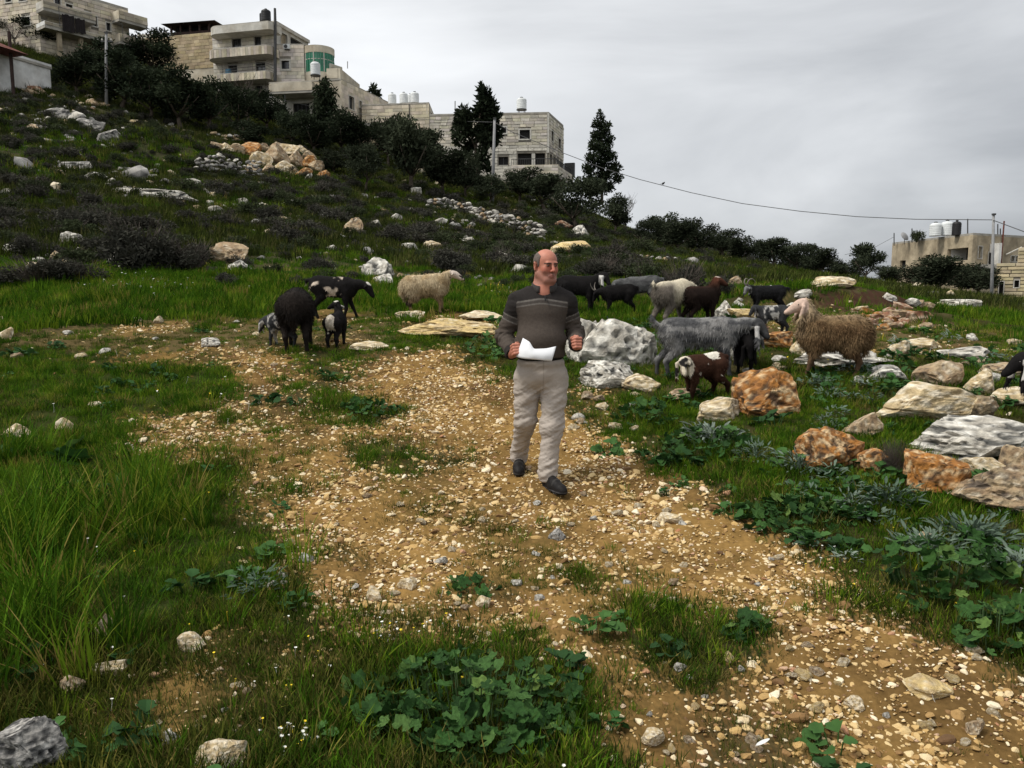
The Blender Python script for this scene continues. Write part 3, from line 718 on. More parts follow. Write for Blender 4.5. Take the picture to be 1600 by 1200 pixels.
BOULDERS = [
 # name, u, vbase, w, h, kind, label, deep, cuts, pits
 ('boulder', 950, 570, 84, 70, 'lime', 'big white pitted limestone outcrop just right of the walking man', .8, 5, .42),
 ('boulder', 998, 574, 62, 62, 'lime', 'right hand lobe of the white pitted outcrop beside the long grey goat', .8, 5, .42),
 ('rock', 916, 566, 62, 68, 'lime', 'white jagged rock touching the left edge of the big pitted outcrop', .8, 5, .36),
 ('rock', 950, 605, 88, 40, 'lime', 'low white rock sloping down below the big pitted outcrop', .7, 7, .2),
 ('rock', 1000, 612, 58, 26, 'cream', 'small cream ledge below the pitted outcrop near the kid', .7, 8, .12),
 ('boulder', 1196, 652, 96, 76, 'orange', 'rust orange boulder with a pale crust and dark hollow, right of the brown kid', .8, 6, .2),
 ('rock', 1124, 655, 74, 32, 'cream', 'pale flat stone at the foot of the rust orange boulder', .7, 8, .12),
 ('rock', 1072, 625, 62, 17, 'brown', 'low brown stone under the front hooves of the brown kid', .6, 8, .12),
 ('boulder', 1430, 655, 145, 56, 'cream', 'long humped cream and yellow boulder right of the sheep', .6, 6, .1),
 ('rock', 1506, 660, 90, 42, 'brown', 'tan tail end of the humped cream boulder', .6, 6, .1),
 ('boulder', 1510, 722, 225, 62, 'lime', 'wide flat topped grey limestone slab at the right edge', .55, 5, .14),
 ('boulder', 1300, 738, 112, 68, 'orange', 'orange rust boulder with a smooth cream cap in the right grass', .7, 6, .14),
 ('rock', 1368, 740, 56, 38, 'orange', 'small rust rock against the side of the orange capped boulder', .8, 7, .12),
 ('rock', 1346, 682, 58, 38, 'brown', 'angular brown rock behind the orange capped boulder', .8, 10, .06),
 ('boulder', 1456, 775, 92, 68, 'orange', 'rounded orange brown boulder below the flat grey slab', .8, 5, .1),
 ('boulder', 1556, 800, 150, 70, 'brown', 'lumpy tan boulder at the right edge below the flat slab', .7, 6, .16),
 ('rock', 1540, 748, 66, 32, 'cream', 'pale angular block on top of the lumpy tan boulder', .7, 9, .05),
 ('rock', 1590, 745, 60, 48, 'brown', 'brown rock at the right edge behind the pale angular block', .8, 8, .1),
 ('rock', 1462, 606, 72, 42, 'brown', 'brown orange rock above the humped cream boulder', .8, 7, .1),
 ('rock', 1527, 612, 50, 36, 'cream', 'pointed pale rock with rust base above the humped boulder', .8, 8, .1),
 ('rock', 1580, 632, 70, 26, 'cream', 'low cream stone beside the black goat at the right edge', .7, 8, .1),
 ('rock_slab', 1312, 572, 165, 22, 'lime', 'broad flat white slab under the big brown sheep', .9, 5, .12),
 ('rock_slab', 1378, 596, 80, 24, 'lime', 'grey lower end of the slab behind the brown sheep', .8, 6, .14),
 ('rock', 1212, 545, 56, 26, 'orange', 'pale rusty stone under the hooves of the grey spotted kid', .8, 8, .12),
 ('rock', 1262, 556, 52, 32, 'cream', 'cream stone between the grey spotted kid and brown sheep', .8, 8, .1),
 ('rock', 1175, 530, 54, 30, 'rust', 'reddish stone behind the head of the long grey goat', .8, 8, .12),
 ('rock', 1145, 565, 44, 36, 'lime', 'white stone behind the neck of the long grey goat', .8, 8, .1),
 ('rock_slab', 1163, 500, 58, 17, 'yellow', 'flat yellow stone patch behind the animals', .9, 5, .05),
 ('rock', 1132, 498, 32, 28, 'lime', 'white mottled stone beside the dark brown goat', .8, 8, .14),
 ('rock_slab', 700, 524, 150, 26, 'yellow', 'broad flat yellow bedrock ledge left of the walking man', .8, 4, .05),
 ('rock_slab', 752, 500, 70, 14, 'cream', 'thin pale ledge behind the flat yellow bedrock', .8, 5, .05),
 ('rock', 640, 500, 46, 14, 'cream', 'low cream ledge below the cream sheep', .8, 6, .06),
 ('rock_slab', 578, 548, 60, 14, 'cream', 'flat pale stone beside the black lamb', .8, 6, .05),
 ('rock', 590, 436, 50, 34, 'lime', 'white and brown boulder on the slope above the cream sheep', .9, 8, .2),
 ('rock', 600, 446, 32, 18, 'lime', 'small white stone in front of the mottled boulder above the sheep', .9, 8, .1),
 ('boulder', 362, 410, 52, 32, 'brown', 'tan boulder beside the large dark bush on the slope', .9, 7, .1),
 ('rock', 374, 424, 36, 18, 'lime', 'white stone at the foot of the tan boulder by the dark bush', .9, 8, .14),
 ('rock_slab', 235, 312, 140, 20, 'lime', 'long pale grey bedrock slab across the left hillside', .22, 9, .12),
 ('rock', 114, 382, 34, 20, 'lime', 'white topped stone left of the large dark bush', .8, 8, .1),
 ('rock', 92, 408, 26, 16, 'brown', 'small tan stone below the white topped stone on the slope', .8, 8, .1),
 ('rock', 20, 398, 28, 16, 'lime', 'small white stone at the left edge of the slope', .8, 8, .1),
 ('rock', 180, 412, 24, 18, 'lime', 'pale stone at the foot of the large dark bush', .8, 8, .1),
 ('rock', 550, 368, 34, 28, 'brown', 'dark brown knobbly stone on the middle of the slope', .9, 8, .16),
 ('rock', 585, 358, 22, 14, 'lime', 'small white stone right of the brown knobbly stone', .9, 8, .1),
 ('rock_slab', 888, 400, 74, 24, 'yellow', 'yellow bedrock outcrop on the slope above the man', .6, 6, .08),
 ('rock', 675, 392, 34, 16, 'cream', 'cream stone on the slope above the cream sheep', .9, 8, .12),
 ('rock', 640, 392, 26, 12, 'lime', 'little white stone left of the cream slope stone', .9, 8, .12),
 ('boulder', 142, 205, 44, 20, 'grey', 'dark jagged outcrop on the upper left hillside', .4, 8, .22),
 ('boulder', 172, 224, 40, 22, 'grey', 'grey jagged outcrop below the grassy hump on the left', .4, 8, .22),
 ('rock', 118, 265, 56, 14, 'grey', 'long grey weathered ledge on the left hillside', .5, 8, .2),
 ('rock', 150, 282, 40, 13, 'lime', 'pale weathered ledge below the long grey one', .5, 8, .2),
 ('rock', 60, 205, 40, 12, 'grey', 'grey ledge near the left edge of the upper slope', .5, 8, .2),
 ('rock', 90, 186, 50, 18, 'grey', 'small grey ledge above the jagged outcrop on the left', .5, 8, .2),
 ('rock', 905, 372, 32, 20, 'lime', 'white stone beside the dark tree trunk above the man', .9, 8, .14),
 ('rock', 880, 362, 30, 18, 'rust', 'reddish stone below the dark olive on the skyline', .9, 8, .12),
 ('rock', 8, 530, 26, 18, 'cream', 'pale stone on the worn grass at the left edge', .8, 8, .06),
 ('rock', 330, 542, 30, 14, 'lime', 'spiky white stone on the worn grass left of the flock', .8, 9, .2),
 ('rock', 26, 684, 52, 20, 'cream', 'cream stone half hidden in grass at the left edge', .7, 8, .08),
 ('rock', 104, 672, 26, 20, 'cream', 'upright pale stone in the left grass', .7, 8, .08),
 ('rock', 152, 637, 26, 9, 'cream', 'small flat pale stone in the left grass', .7, 8, .05),
 ('boulder', 52, 1215, 125, 84, 'grey', 'dark grey weathered boulder in the bottom left corner', .8, 7, .16),
 ('rock', 345, 1212, 92, 44, 'cream', 'pale cream stone at the bottom edge in the left grass', .8, 8, .06),
 ('rock', 263, 1166, 38, 24, 'lime', 'grey white stone on the bare soil at bottom left', .8, 9, .1),
 ('rock', 300, 1018, 42, 26, 'cream', 'tan rounded stone in the grass left of the track', .8, 6, .04),
 ('rock', 176, 1056, 52, 20, 'cream', 'pale stone veiled by grass blades at lower left', .8, 6, .05),
 ('rock', 115, 1086, 36, 28, 'brown', 'brown and cream stone in the lower left grass', .8, 9, .05),
 ('rock', 163, 1000, 48, 34, 'brown', 'two toned brown stone in the tall left grass', .8, 9, .12),
 ('rock', 238, 1150, 30, 14, 'yellow', 'small yellow stone on the bare soil at bottom left', .8, 9, .05),
 ('rock', 635, 925, 32, 20, 'cream', 'pointed cream stone at the top of the leafy mallow', .8, 9, .05),
 ('rock', 755, 950, 24, 18, 'cream', 'small cream stone right of the grass tuft on the track', .8, 9, .05),
 ('rock', 585, 938, 26, 20, 'cream', 'angular cream stone on the left of the track grass', .8, 9, .05),
 ('rock', 1047, 818, 38, 14, 'cream', 'flat cream stone in the middle of the track right of the man', .8, 8, .05),
 ('rock', 1437, 852, 38, 20, 'cream', 'pale cream stone among the thistles at right', .8, 8, .05),
 ('rock', 870, 845, 28, 18, 'grey', 'grey round stone on the track in front of the man', .8, 6, .05),
 ('rock', 1335, 1112, 34, 22, 'cream', 'rounded cream stone on the track at lower right', .8, 7, .04),
 ('rock', 1525, 1150, 34, 22, 'brown', 'rounded tan stone on the track at the lower right corner', .8, 7, .04),
 ('rock_slab', 1450, 1090, 78, 26, 'yellow', 'worn yellow bedrock bump in the track at lower right', .9, 5, .06),
 ('rock', 1524, 1022, 30, 13, 'cream', 'flat pale stone near the right end of the track', .8, 8, .04),
 ('rock', 1020, 1165, 40, 20, 'cream', 'cream stone among small stones at the bottom of the track', .8, 8, .05),
 ('rock', 1440, 545, 60, 16, 'cream', 'flat pale ledge right of the brown sheep', .7, 7, .08),
 ('rock', 1500, 560, 74, 18, 'lime', 'grey ledge far right above the brown orange rock', .7, 7, .12),
 ('rock', 1560, 585, 60, 18, 'brown', 'brown ledge near the right edge behind the black goat', .7, 7, .12),
 ('rock', 1402, 556, 40, 22, 'cream', 'cream chunk beside the rump of the brown sheep', .8, 8, .08),
 ('rock', 1500, 482, 60, 14, 'lime', 'pale ledge left of the right hand pole', .7, 7, .1),
 ('rock', 1480, 470, 26, 16, 'cream', 'cream stone left of the right hand pole', .8, 8, .08),
 ('rock', 1300, 448, 70, 16, 'cream', 'pale stone heap on the skyline meadow at right', .8, 9, .14),
]
for nm, u, v, w, h, kd, lb, dp, ct, pt in BOULDERS:
    rock(nm, u, v, w, h, kd, lb, deep=dp, cuts=ct, pits=pt)
# loose stones lying about: alike, so they share labels by place
def stone_set(n, kinds, place, wr, label, group, share=6, seed0=500):
    base = []
    for k in range(share):
        base.append(rock_mesh(kinds[k % len(kinds)], seed0 + k, 3, (1, random.uniform(.7, .95), random.uniform(.5, .85)), .3, 9, .1))
    g = random.Random(seed0); c = 0
    while c < n:
        u, v = place(g)
        b = hit(u, v)
        if b[1] > 100: continue
        s = g.uniform(*wr) * mpp(b[1]) * (1.5 if g.random() < .12 else 1)
        o = link('stone', base[c % share], None, (b[0], b[1], b[2] + s * .10), (g.gauss(0, .15), g.gauss(0, .15), g.uniform(0, 6.28)), s)
        tag(o, label, 'stone', group); c += 1
stone_set(56, ['cream', 'lime', 'brown', 'cream'], lambda g: (g.uniform(400, 1250), g.uniform(770, 960)), (9, 20), 'pale loose stone, one of many strewn on the gravel track before the man', 'loose stones on the near track')
stone_set(34, ['cream', 'yellow', 'brown', 'lime'], lambda g: (g.uniform(1000, 1600), g.uniform(1010, 1200)), (12, 26), 'cream loose stone, one of many on the lower right end of the track', 'loose stones on the lower right track', seed0=530)
stone_set(40, ['lime', 'grey', 'cream', 'lime'], lambda g: (g.uniform(10, 850), g.uniform(300, 425)), (7, 20), 'small pale stone, one of many scattered over the scrubby hillside', 'stones scattered on the hillside', seed0=560)
stone_set(22, ['grey', 'lime', 'grey', 'brown'], lambda g: (lambda u: (u, 185 + u * .14 + g.uniform(0, 90)))(g.uniform(5, 700)), (7, 18), 'small grey stone, one of many on the upper left hillside', 'stones on the upper hillside', seed0=590)
stone_set(36, ['rust', 'orange', 'rust', 'brown'], lambda g: (g.gauss(1392, 38), g.gauss(502, 9)), (14, 28), 'reddish broken stone in the heap right of the brown sheep', 'red stones heaped below the soil mound', seed0=620)
stone_set(44, ['lime', 'cream', 'brown', 'lime'], lambda g: (g.uniform(1120, 1600), g.uniform(440, 600)), (10, 26), 'pale stone, one of many in the stony meadow behind the animals', 'stones in the right meadow', seed0=650)
stone_set(16, ['cream', 'brown', 'lime', 'cream'], lambda g: (g.uniform(890, 1010), g.uniform(590, 680)), (10, 24), 'cream stone among weeds between the man and the kid', 'stones beside the track right of the man', seed0=680)
stone_set(26, ['brown', 'cream', 'rust', 'brown'], lambda g: (lambda t: (t * 165, 118 + t * 48 + g.gauss(4, 7)))(g.random()), (9, 20), 'brown rubble stone in the bank below the white shed', 'rubble below the white shed', seed0=710)
stone_set(12, ['cream', 'lime', 'cream', 'brown'], lambda g: (g.uniform(0, 430), g.uniform(500, 575)), (8, 22), 'pale stone on the worn grass left of the flock', 'stones on the worn grass at left', seed0=740)
stone_set(12, ['cream', 'brown', 'lime', 'cream'], lambda g: (g.uniform(210, 400), g.uniform(1070, 1190)), (8, 20), 'small stone on the bare soil patch at bottom left', 'stones on the bare soil at bottom left', seed0=770)
# boulder pile below the tall house
PILE = [(392, 246, 30, 22), (372, 243, 24, 16), (408, 262, 32, 22), (430, 262, 46, 32), (428, 244, 26, 14), (412, 240, 22, 14), (452, 248, 30, 20), (462, 264, 30, 24), (480, 268, 28, 22), (494, 272, 24, 18), (446, 272, 34, 18), (420, 274, 30, 16), (472, 278, 30, 14), (398, 272, 24, 16), (355, 240, 22, 14), (340, 236, 18, 12), (505, 280, 20, 12), (440, 236, 24, 12), (468, 242, 24, 14), (484, 254, 22, 16)]
for i, (u, v, w, h) in enumerate(PILE):
    rock('boulder', u, v, w, h, ('orange', 'brown', 'cream', 'brown')[i % 4], 'orange brown boulder in the large pile below the balconied house', 'rock', deep=.9, level=4, group='boulder pile below the balconied house', lift=.4)
# dry stone walls: each a thing with its stones as parts
def dry_wall(label, line, hpx, wst, kinds, rows, seed):
    pts = [hit(u, v) for u, v in line]
    root = empty('dry_stone_wall', pts[0]); tag(root, label, 'stone wall')
    base = [rock_mesh(kinds[k % len(kinds)], seed + k, 2, (1, .9, .7), .22, 8, .05) for k in range(6)]
    g = random.Random(seed); seg = [np.linalg.norm(pts[i + 1] - pts[i]) for i in range(len(pts) - 1)]; T = sum(seg)
    k = mpp(np.mean([p[1] for p in pts])); w = wst * k; h = hpx * k; c = 0
    for r in range(rows):
        s = g.uniform(0, w)
        while s < T:
            q = s; i = 0
            while i < len(seg) - 1 and q > seg[i]: q -= seg[i]; i += 1
            p = pts[i] + (pts[i + 1] - pts[i]) * min(1, q / seg[i])
            sz = w * g.uniform(.75, 1.4)
            z = Hs(p[0], p[1]) + (r + .4) * h / rows * g.uniform(.85, 1.1)
            o = link('stone', base[c % 6], root, (p[0] - pts[0][0] + g.gauss(0, w * .12), p[1] - pts[0][1] + g.gauss(0, w * .3) + r * .06, z - pts[0][2]), (g.gauss(0, .25), g.gauss(0, .25), g.gauss(0, .5)), (sz, sz, sz * .85))
            c += 1; s += w * g.uniform(.8, 1.15)
dry_wall('dark grey dry stone wall below the orange boulder pile', [(305, 272), (360, 272), (408, 276)], 26, 9, ['grey', 'lime', 'grey'], 4, 810)
dry_wall('tumbled dry stone wall running down the slope below the middle pole', [(668, 330), (710, 334), (760, 350), (800, 362), (850, 376)], 24, 9, ['grey', 'lime', 'grey', 'brown'], 4, 830)
dry_wall('low dry stone wall on the ridge left of the skyline bushes', [(960, 408), (1005, 410), (1060, 414)], 13, 9, ['brown', 'grey', 'lime'], 2, 850)
dry_wall('low rubble wall at the foot of the trees by the house with green glazing', [(328, 216), (355, 222), (400, 226)], 12, 8, ['grey', 'brown'], 2, 870)

# broken stone strewn over the upper slope, too many to count
def build_rubble():
    ms = [rock_mesh(k, 950 + i, 2, (2, 1.6, 1.3), .3, 6, .05) for i, k in enumerate(('lime', 'grey', 'lime', 'cream', 'brown', 'grey'))]
    x, y = band(15, 75, 4.5, -.70, .66)
    n = fbm2(x, y, .33, 3, 201); n2 = fbm2(x, y, 1.1, 2, 203)
    k = rng.uniform(0, 1, len(x)) < np.clip((n - .02) * 3.2, .015, 1) * np.clip(.5 + 1.2 * n2, .05, 1)
    x, y = x[k], y[k]
    cl = []
    for (u, v, ru, rv, n_) in ((130, 190, 40, 8, 70), (60, 208, 40, 9, 60), (150, 222, 30, 12, 60), (120, 262, 50, 9, 60), (200, 300, 60, 10, 50), (265, 275, 30, 8, 40), (40, 180, 40, 8, 50), (600, 395, 60, 9, 40), (700, 385, 60, 9, 50), (470, 345, 60, 12, 40), (120, 395, 60, 12, 30), (760, 350, 50, 10, 60), (830, 330, 40, 6, 40), (620, 330, 30, 8, 40), (340, 330, 60, 14, 50), (30, 140, 30, 9, 40), (120, 160, 26, 8, 40), (905, 375, 22, 8, 30), (1160, 440, 60, 8, 50), (1010, 420, 40, 6, 40)):
        for _ in range(n_):
            b = hit(u + rng.normal(0, ru), v + rng.normal(0, rv))
            if b[1] < 85: cl.append(b[:2])
    cl = np.array(cl); x = np.concatenate([x, cl[:, 0]]); y = np.concatenate([y, cl[:, 1]])
    s = np.exp(rng.normal(-2.35, .55, len(x))) * np.clip(y / 32, .5, 1.3)
    scatter('slope_rubble', np.stack([x, y, H(x, y) + s * .15], 1), upright(len(x), .3), s, ms, 'grey and pale broken stones littering the slope between the shrubs', 'rubble')
build_rubble()

# ---------------------------------------------------------------- trees and shrubs
M_leaf = mat('olive_leaf', attr=True, rough=.9, var=.0, rnd=.22, trans=.12, spec=.03)
M_bark = mat('bark', (.075, .06, .045), rough=.95, var=.4, scale=9, bump=.6, bscale=22)
M_twig = mat('twig', (.085, .07, .058), rough=.95, var=.3, scale=9)
def leaves(blobs, n, size, asp, cols, seed, shell=.55, up=.2):
    """many leaf-sized faces through the volume of a set of clumps"""
    g = np.random.default_rng(seed)
    w = np.array([b[1][0] * b[1][1] + b[1][0] * b[1][2] + b[1][1] * b[1][2] for b in blobs]); w = w / w.sum()
    bi = g.choice(len(blobs), n, p=w)
    c = np.array([b[0] for b in blobs])[bi]; rd = np.array([b[1] for b in blobs])[bi]
    d = g.normal(size=(n, 3)); d /= np.linalg.norm(d, axis=1)[:, None]
    rad = g.uniform(0, 1, n) ** shell * g.uniform(.85, 1.12, n)
    p = c + d * rad[:, None] * rd
    keep = fbm(p * 2.2 / max(.3, rd.mean()) + seed, 3, seed) > -.28
    p, d, bi = p[keep], d[keep], bi[keep]; n = len(p)
    a = d * .5 + g.normal(size=(n, 3)); a[:, 2] += up; a /= np.linalg.norm(a, axis=1)[:, None]
    b = np.cross(a, g.normal(size=(n, 3))); b /= np.linalg.norm(b, axis=1)[:, None] + 1e-9
    l = size * g.uniform(.6, 1.4, n)[:, None]
    V = np.stack([p - b * l * asp * .3, p + a * l * .5 - b * l * asp * .5, p + a * l, p + a * l * .5 + b * l * asp * .5], 1).reshape(-1, 3)
    F = np.arange(4 * n).reshape(-1, 4)
    tint = g.uniform(0, 1, len(blobs))[bi] * .5 + g.uniform(0, 1, n) * .5
    cc = lerp(np.repeat(np.array(cols[0])[None], n, 0), cols[1], tint)
    return V, F, np.repeat(cc, 4, 0)
def limbs(g, base, h, r, n, spread, top):
    mb = MB(); mid = A(base[0] + g.normal(0, .05) * h, base[1] + g.normal(0, .05) * h, base[2] + h * .5); tips = []
    end = A(base[0] + g.normal(0, .08) * h, base[1] + g.normal(0, .08) * h, base[2] + h)
    mb.tube([A(*base) - A(0, 0, .35), A(*base) + A(0, 0, .05), mid, end], [r * 1.35, r * 1.1, r * .85, r * .6], 8)
    for k in range(n):
        a = 6.283 * k / n + g.normal(0, .3); l = spread * g.uniform(.6, 1)
        s = mid + (end - mid) * g.uniform(.2, 1)
        e = s + A(math.cos(a) * l, math.sin(a) * l, (top - s[2]) * g.uniform(.4, .8))
        m_ = (s + e) / 2 + A(0, 0, -.08 * l)
        mb.tube([s, m_, e], [r * .5, r * .32, r * .12], 5); tips.append(e)
    return mb, tips
OL = ((.018, .024, .014), (.050, .060, .036)); DK = ((.012, .018, .011), (.034, .044, .024))
def olive_variant(seed, h=1.0, w=1.0, cols=OL, n=5200, trunk=.16, size=.055):
    """unit tree 1 m tall and about w wide; scaled on placing"""
    g = np.random.default_rng(seed)
    mb, tips = limbs(g, (0, 0, 0), trunk + .14, .032, 6, w * .33, .8)
    blobs = []
    for k in range(13):
        a = g.uniform(0, 6.283); rr = w * .34 * math.sqrt(g.uniform()); z = trunk + (1 - trunk) * g.uniform(.25, .86)
        zz = (z - trunk) / (1 - trunk); rr *= math.sqrt(max(.1, 1 - (2 * zz - .9) ** 2 * .75))
        q = g.uniform(.11, .19)
        blobs.append((A(rr * math.cos(a), rr * math.sin(a), z), A(q * w * 1.1, q * w * 1.1, q * .85)))
    blobs.append((A(0, 0, trunk + (1 - trunk) * .5), A(w * .30, w * .30, (1 - trunk) * .32)))
    V, F, c = leaves(blobs, n, size, .42, cols, seed)
    return mb.mesh('trunk', M_bark, True), make_mesh('crown', V, F, M_leaf, cols=c)
VAR = [olive_variant(300 + k, w=(1.0, .9, 1.15, .85, 1.05)[k]) for k in range(5)]
VARD = [olive_variant(320 + k, w=(1.0, .9, 1.15)[k], cols=DK, trunk=.08, n=4600) for k in range(3)]
def tree(name, u, v, hpx, wpx, label, group=None, dark=False, k=0, depth=None, cat='tree'):
    b = hit(u, v) if depth is None else P(u, v, depth)
    s = mpp(b[1]); h, w = hpx * s * 1.14, wpx * s * 1.28
    if depth is not None: z = Hs(b[0], b[1]); h += max(0, b[2] - z); b[2] = z
    vr = (VARD if dark else VAR)[k % (3 if dark else 5)]
    ww = (1.0, .9, 1.15, .85, 1.05)[k % (3 if dark else 5)]
    o = empty(name, b - A(0, 0, .05), random.uniform(0, 6.28)); o.scale = (w / ww * .98, w / ww * .98, h)
    link('trunk', vr[0], o); link('crown', vr[1], o)
    return tag(o, label, cat, group)
g1 = 'dark olive trees on the terrace below the stone house'
for i, (u, v, h, w, lb) in enumerate([
  (642, 303, 108, 92, 'large round olive tree with a visible trunk left of the tall forked tree'),
  (692, 256, 52, 58, 'compact round olive tree against the stone house wall left of the forked tree'),
  (572, 300, 66, 60, 'low olive tree left of the large round olive on the terrace'),
  (690, 306, 66, 66, 'dark olive right of the large round olive with trunk'),
  (728, 312, 70, 62, 'dark olive at the foot of the tall forked tree'),
  (812, 318, 52, 60, 'dark olive right of the middle pole below the stone house'),
  (850, 330, 52, 70, 'wide dark olive under the balcony of the stone house'),
  (900, 365, 78, 92, 'wide leaning olive on the skyline above the man'),
  (962, 368, 56, 52, 'smaller olive right of the wide leaning one on the skyline'),
  (522, 275, 40, 52, 'small olive bush right of the orange boulder pile'),
  (606, 262, 74, 60, 'dark olive tree before the low stone annex'),
  (660, 270, 62, 66, 'dark olive behind the large round one with a trunk'),
  (765, 322, 44, 54, 'low dark olive left of the middle pole base'),
  (1040, 390, 50, 56, 'leftmost rounded bushy olive of the skyline row at right'),
  (1076, 392, 48, 60, 'second bushy olive of the skyline row at right'),
  (1112, 394, 50, 58, 'third bushy olive of the skyline row at right'),
  (1142, 402, 42, 52, 'fourth, lower bushy olive of the skyline row at right'),
  (1186, 412, 52, 48, 'taller ragged olive standing out of the skyline row'),
  (1162, 414, 40, 54, 'low olive left of the taller ragged one on the skyline'),
  (1230, 420, 46, 54, 'rounded olive right of the taller ragged one on the skyline'),
  (1262, 426, 40, 52, 'low olive in the skyline row left of the lone olive'),
  (1300, 430, 36, 50, 'lowest olive of the skyline row left of the lone olive'),
  (1008, 388, 40, 52, 'olive bush between the leafless skyline tree and the skyline row'),
  (1058, 396, 46, 60, 'olive filling the gap between the first and second of the skyline row'),
  (1094, 400, 46, 58, 'olive filling the gap between the second and third of the skyline row'),
  (1128, 404, 44, 58, 'olive filling the gap between the third and fourth of the skyline row'),
  (1208, 420, 44, 56, 'dark olive right beside the taller ragged one'),
  (1246, 426, 42, 56, 'dark low olive right of the rounded skyline olive'),
  (1282, 431, 40, 56, 'dark low olive left of the lowest skyline olive'),
  (1324, 436, 38, 50, 'low olive bush touching the left of the lone olive'),
  (1386, 446, 30, 46, 'low olive bush right of the lone olive'),
  (1350, 442, 56, 52, 'lone olive tree with a clear trunk near the right house'),
  (1418, 448, 42, 62, 'bushy olive before the left end of the right house'),
  (1466, 452, 66, 84, 'largest olive in front of the right house balcony'),
  (1528, 462, 58, 74, 'olive tree left of the right hand pole'),
  (1502, 452, 52, 60, 'olive behind the one left of the right hand pole')]):
    tree('olive_tree', u, v, h * (.74 if u > 1400 else 1), w, lb, 'olive trees on the hillside and ridge', k=i, depth=(50 + (i % 3) * 2.5) if u > 1400 else None)
for i, (u, v, h, w, lb) in enumerate([
  (242, 122, 62, 84, 'dark dense tree below the brown roofed pavilion'),
  (288, 118, 56, 66, 'dark dense tree between the pavilion wall and the balconied house'),
  (328, 128, 48, 52, 'dark tree touching the left balconies of the tall house'),
  (120, 150, 62, 70, 'dark bushy tree right of the white shed'),
  (60, 80, 44, 64, 'dark bush below the left corner of the top left house'),
  (18, 66, 34, 50, 'dark bush at the left edge below the top left house'),
  (160, 128, 56, 66, 'dark bushy tree behind the upper left pole'),
  (192, 176, 84, 90, 'large dark bushy tree right of the upper left pole'),
  (236, 186, 78, 84, 'dark bushy tree in the middle of the upper left thicket'),
  (282, 202, 84, 84, 'dark bushy tree at the right of the upper left thicket'),
  (326, 204, 72, 72, 'dark bushy tree below the lower balcony of the tall house'),
  (372, 210, 72, 66, 'dark bushy tree beneath the bare branched tree'),
  (416, 208, 62, 64, 'dark bushy tree at the corner of the long low house'),
  (390, 232, 40, 56, 'low dark bush above the dark dry stone wall'),
  (456, 228, 52, 62, 'dark bushy tree under the overhanging canopy of the low house'),
  (492, 240, 52, 62, 'dark bush under the slim tree before the low house'),
  (536, 244, 66, 66, 'dark bushy tree left of the low stone annex'),
  (570, 252, 56, 56, 'dark bush at the left side of the low stone annex')]):
    tree('bushy_tree', u, v, h, w, lb, 'dark bushy trees around the upper houses', True, i)
def special(name, u, v, hpx, blobs_px, trunks, label, n, size, cols, seed, depth=None, shell=.5, asp=.45, up=.2):
    """a tree whose clumps are surveyed singly: blobs_px = (u, v, ru, rv)"""
    b = hit(u, v) if depth is None else P(u, v, depth); d = b[1]; s = mpp(d)
    o = empty(name, (b[0], b[1], b[2])); g = np.random.default_rng(seed)
    bl = []
    for (bu, bv, ru, rv) in blobs_px:
        q = P(bu, bv, d + g.normal(0, .4)) - b; bl.append((q, A(ru * s, ru * s * 1.0, rv * s)))
    V, F, c = leaves(bl, n, size, asp, cols, seed, shell, up)
    link('crown', make_mesh('crown', V, F, M_leaf, cols=c), o)
    for ln in trunks:
        pts = [P(a, b_, d) - b for a, b_, r in ln]; pts[0] = pts[0] - A(0, 0, .3) if ln is trunks[0] else pts[0]
        MB().tube(pts, [r * s for a, b_, r in ln], 7).build('trunk' if ln is trunks[0] else 'branch', M_bark, o, True)
    return tag(o, label, 'tree')
special('forked_tree', 748, 298, 170,
  [(757, 150, 9, 14), (752, 140, 4, 8), (760, 165, 15, 13), (750, 176, 10, 13), (770, 180, 11, 12), (762, 195, 16, 13), (748, 205, 9, 10), (775, 205, 8, 11), (758, 218, 13, 10), (770, 222, 9, 8), (726, 182, 13, 12), (720, 198, 12, 13), (732, 205, 10, 12), (716, 215, 8, 12), (735, 226, 9, 8), (755, 240, 8, 9), (728, 238, 8, 9), (748, 256, 8, 10), (738, 268, 10, 8), (762, 262, 7, 9)],
  [[(748, 298, 3.2), (746, 262, 2.6), (743, 228, 2.2), (747, 200, 1.8), (752, 170, 1.2), (753, 140, .6)], [(743, 232, 1.6), (735, 212, 1.2), (726, 190, .7)], [(744, 240, 1.4), (756, 220, 1), (768, 200, .6)], [(747, 285, 1.2), (738, 268, .9), (732, 250, .5)]],
  'tall dark forked tree in front of the stone house', 5200, .46, DK, 901)
special('slender_tree', 938, 318, 148,
  [(938, 182, 5, 10), (933, 195, 7, 8), (946, 200, 9, 10), (935, 212, 11, 9), (950, 220, 9, 10), (928, 228, 9, 9), (942, 234, 12, 9), (925, 246, 10, 8), (952, 244, 12, 9), (938, 256, 13, 9), (920, 264, 10, 9), (960, 262, 11, 9), (944, 274, 14, 9), (922, 282, 10, 8), (965, 278, 8, 8), (948, 292, 12, 9), (930, 296, 10, 8), (915, 288, 5, 6)],
  [[(940, 318, 2.6), (941, 290, 2.2), (940, 250, 1.7), (940, 215, 1.2), (938, 180, .5)], [(941, 275, 1), (955, 262, .8), (966, 256, .5)], [(941, 280, 1), (928, 270, .8), (918, 262, .5)]],
  'slender dark feathery tree standing alone on the skyline', 8500, .62, DK, 902)
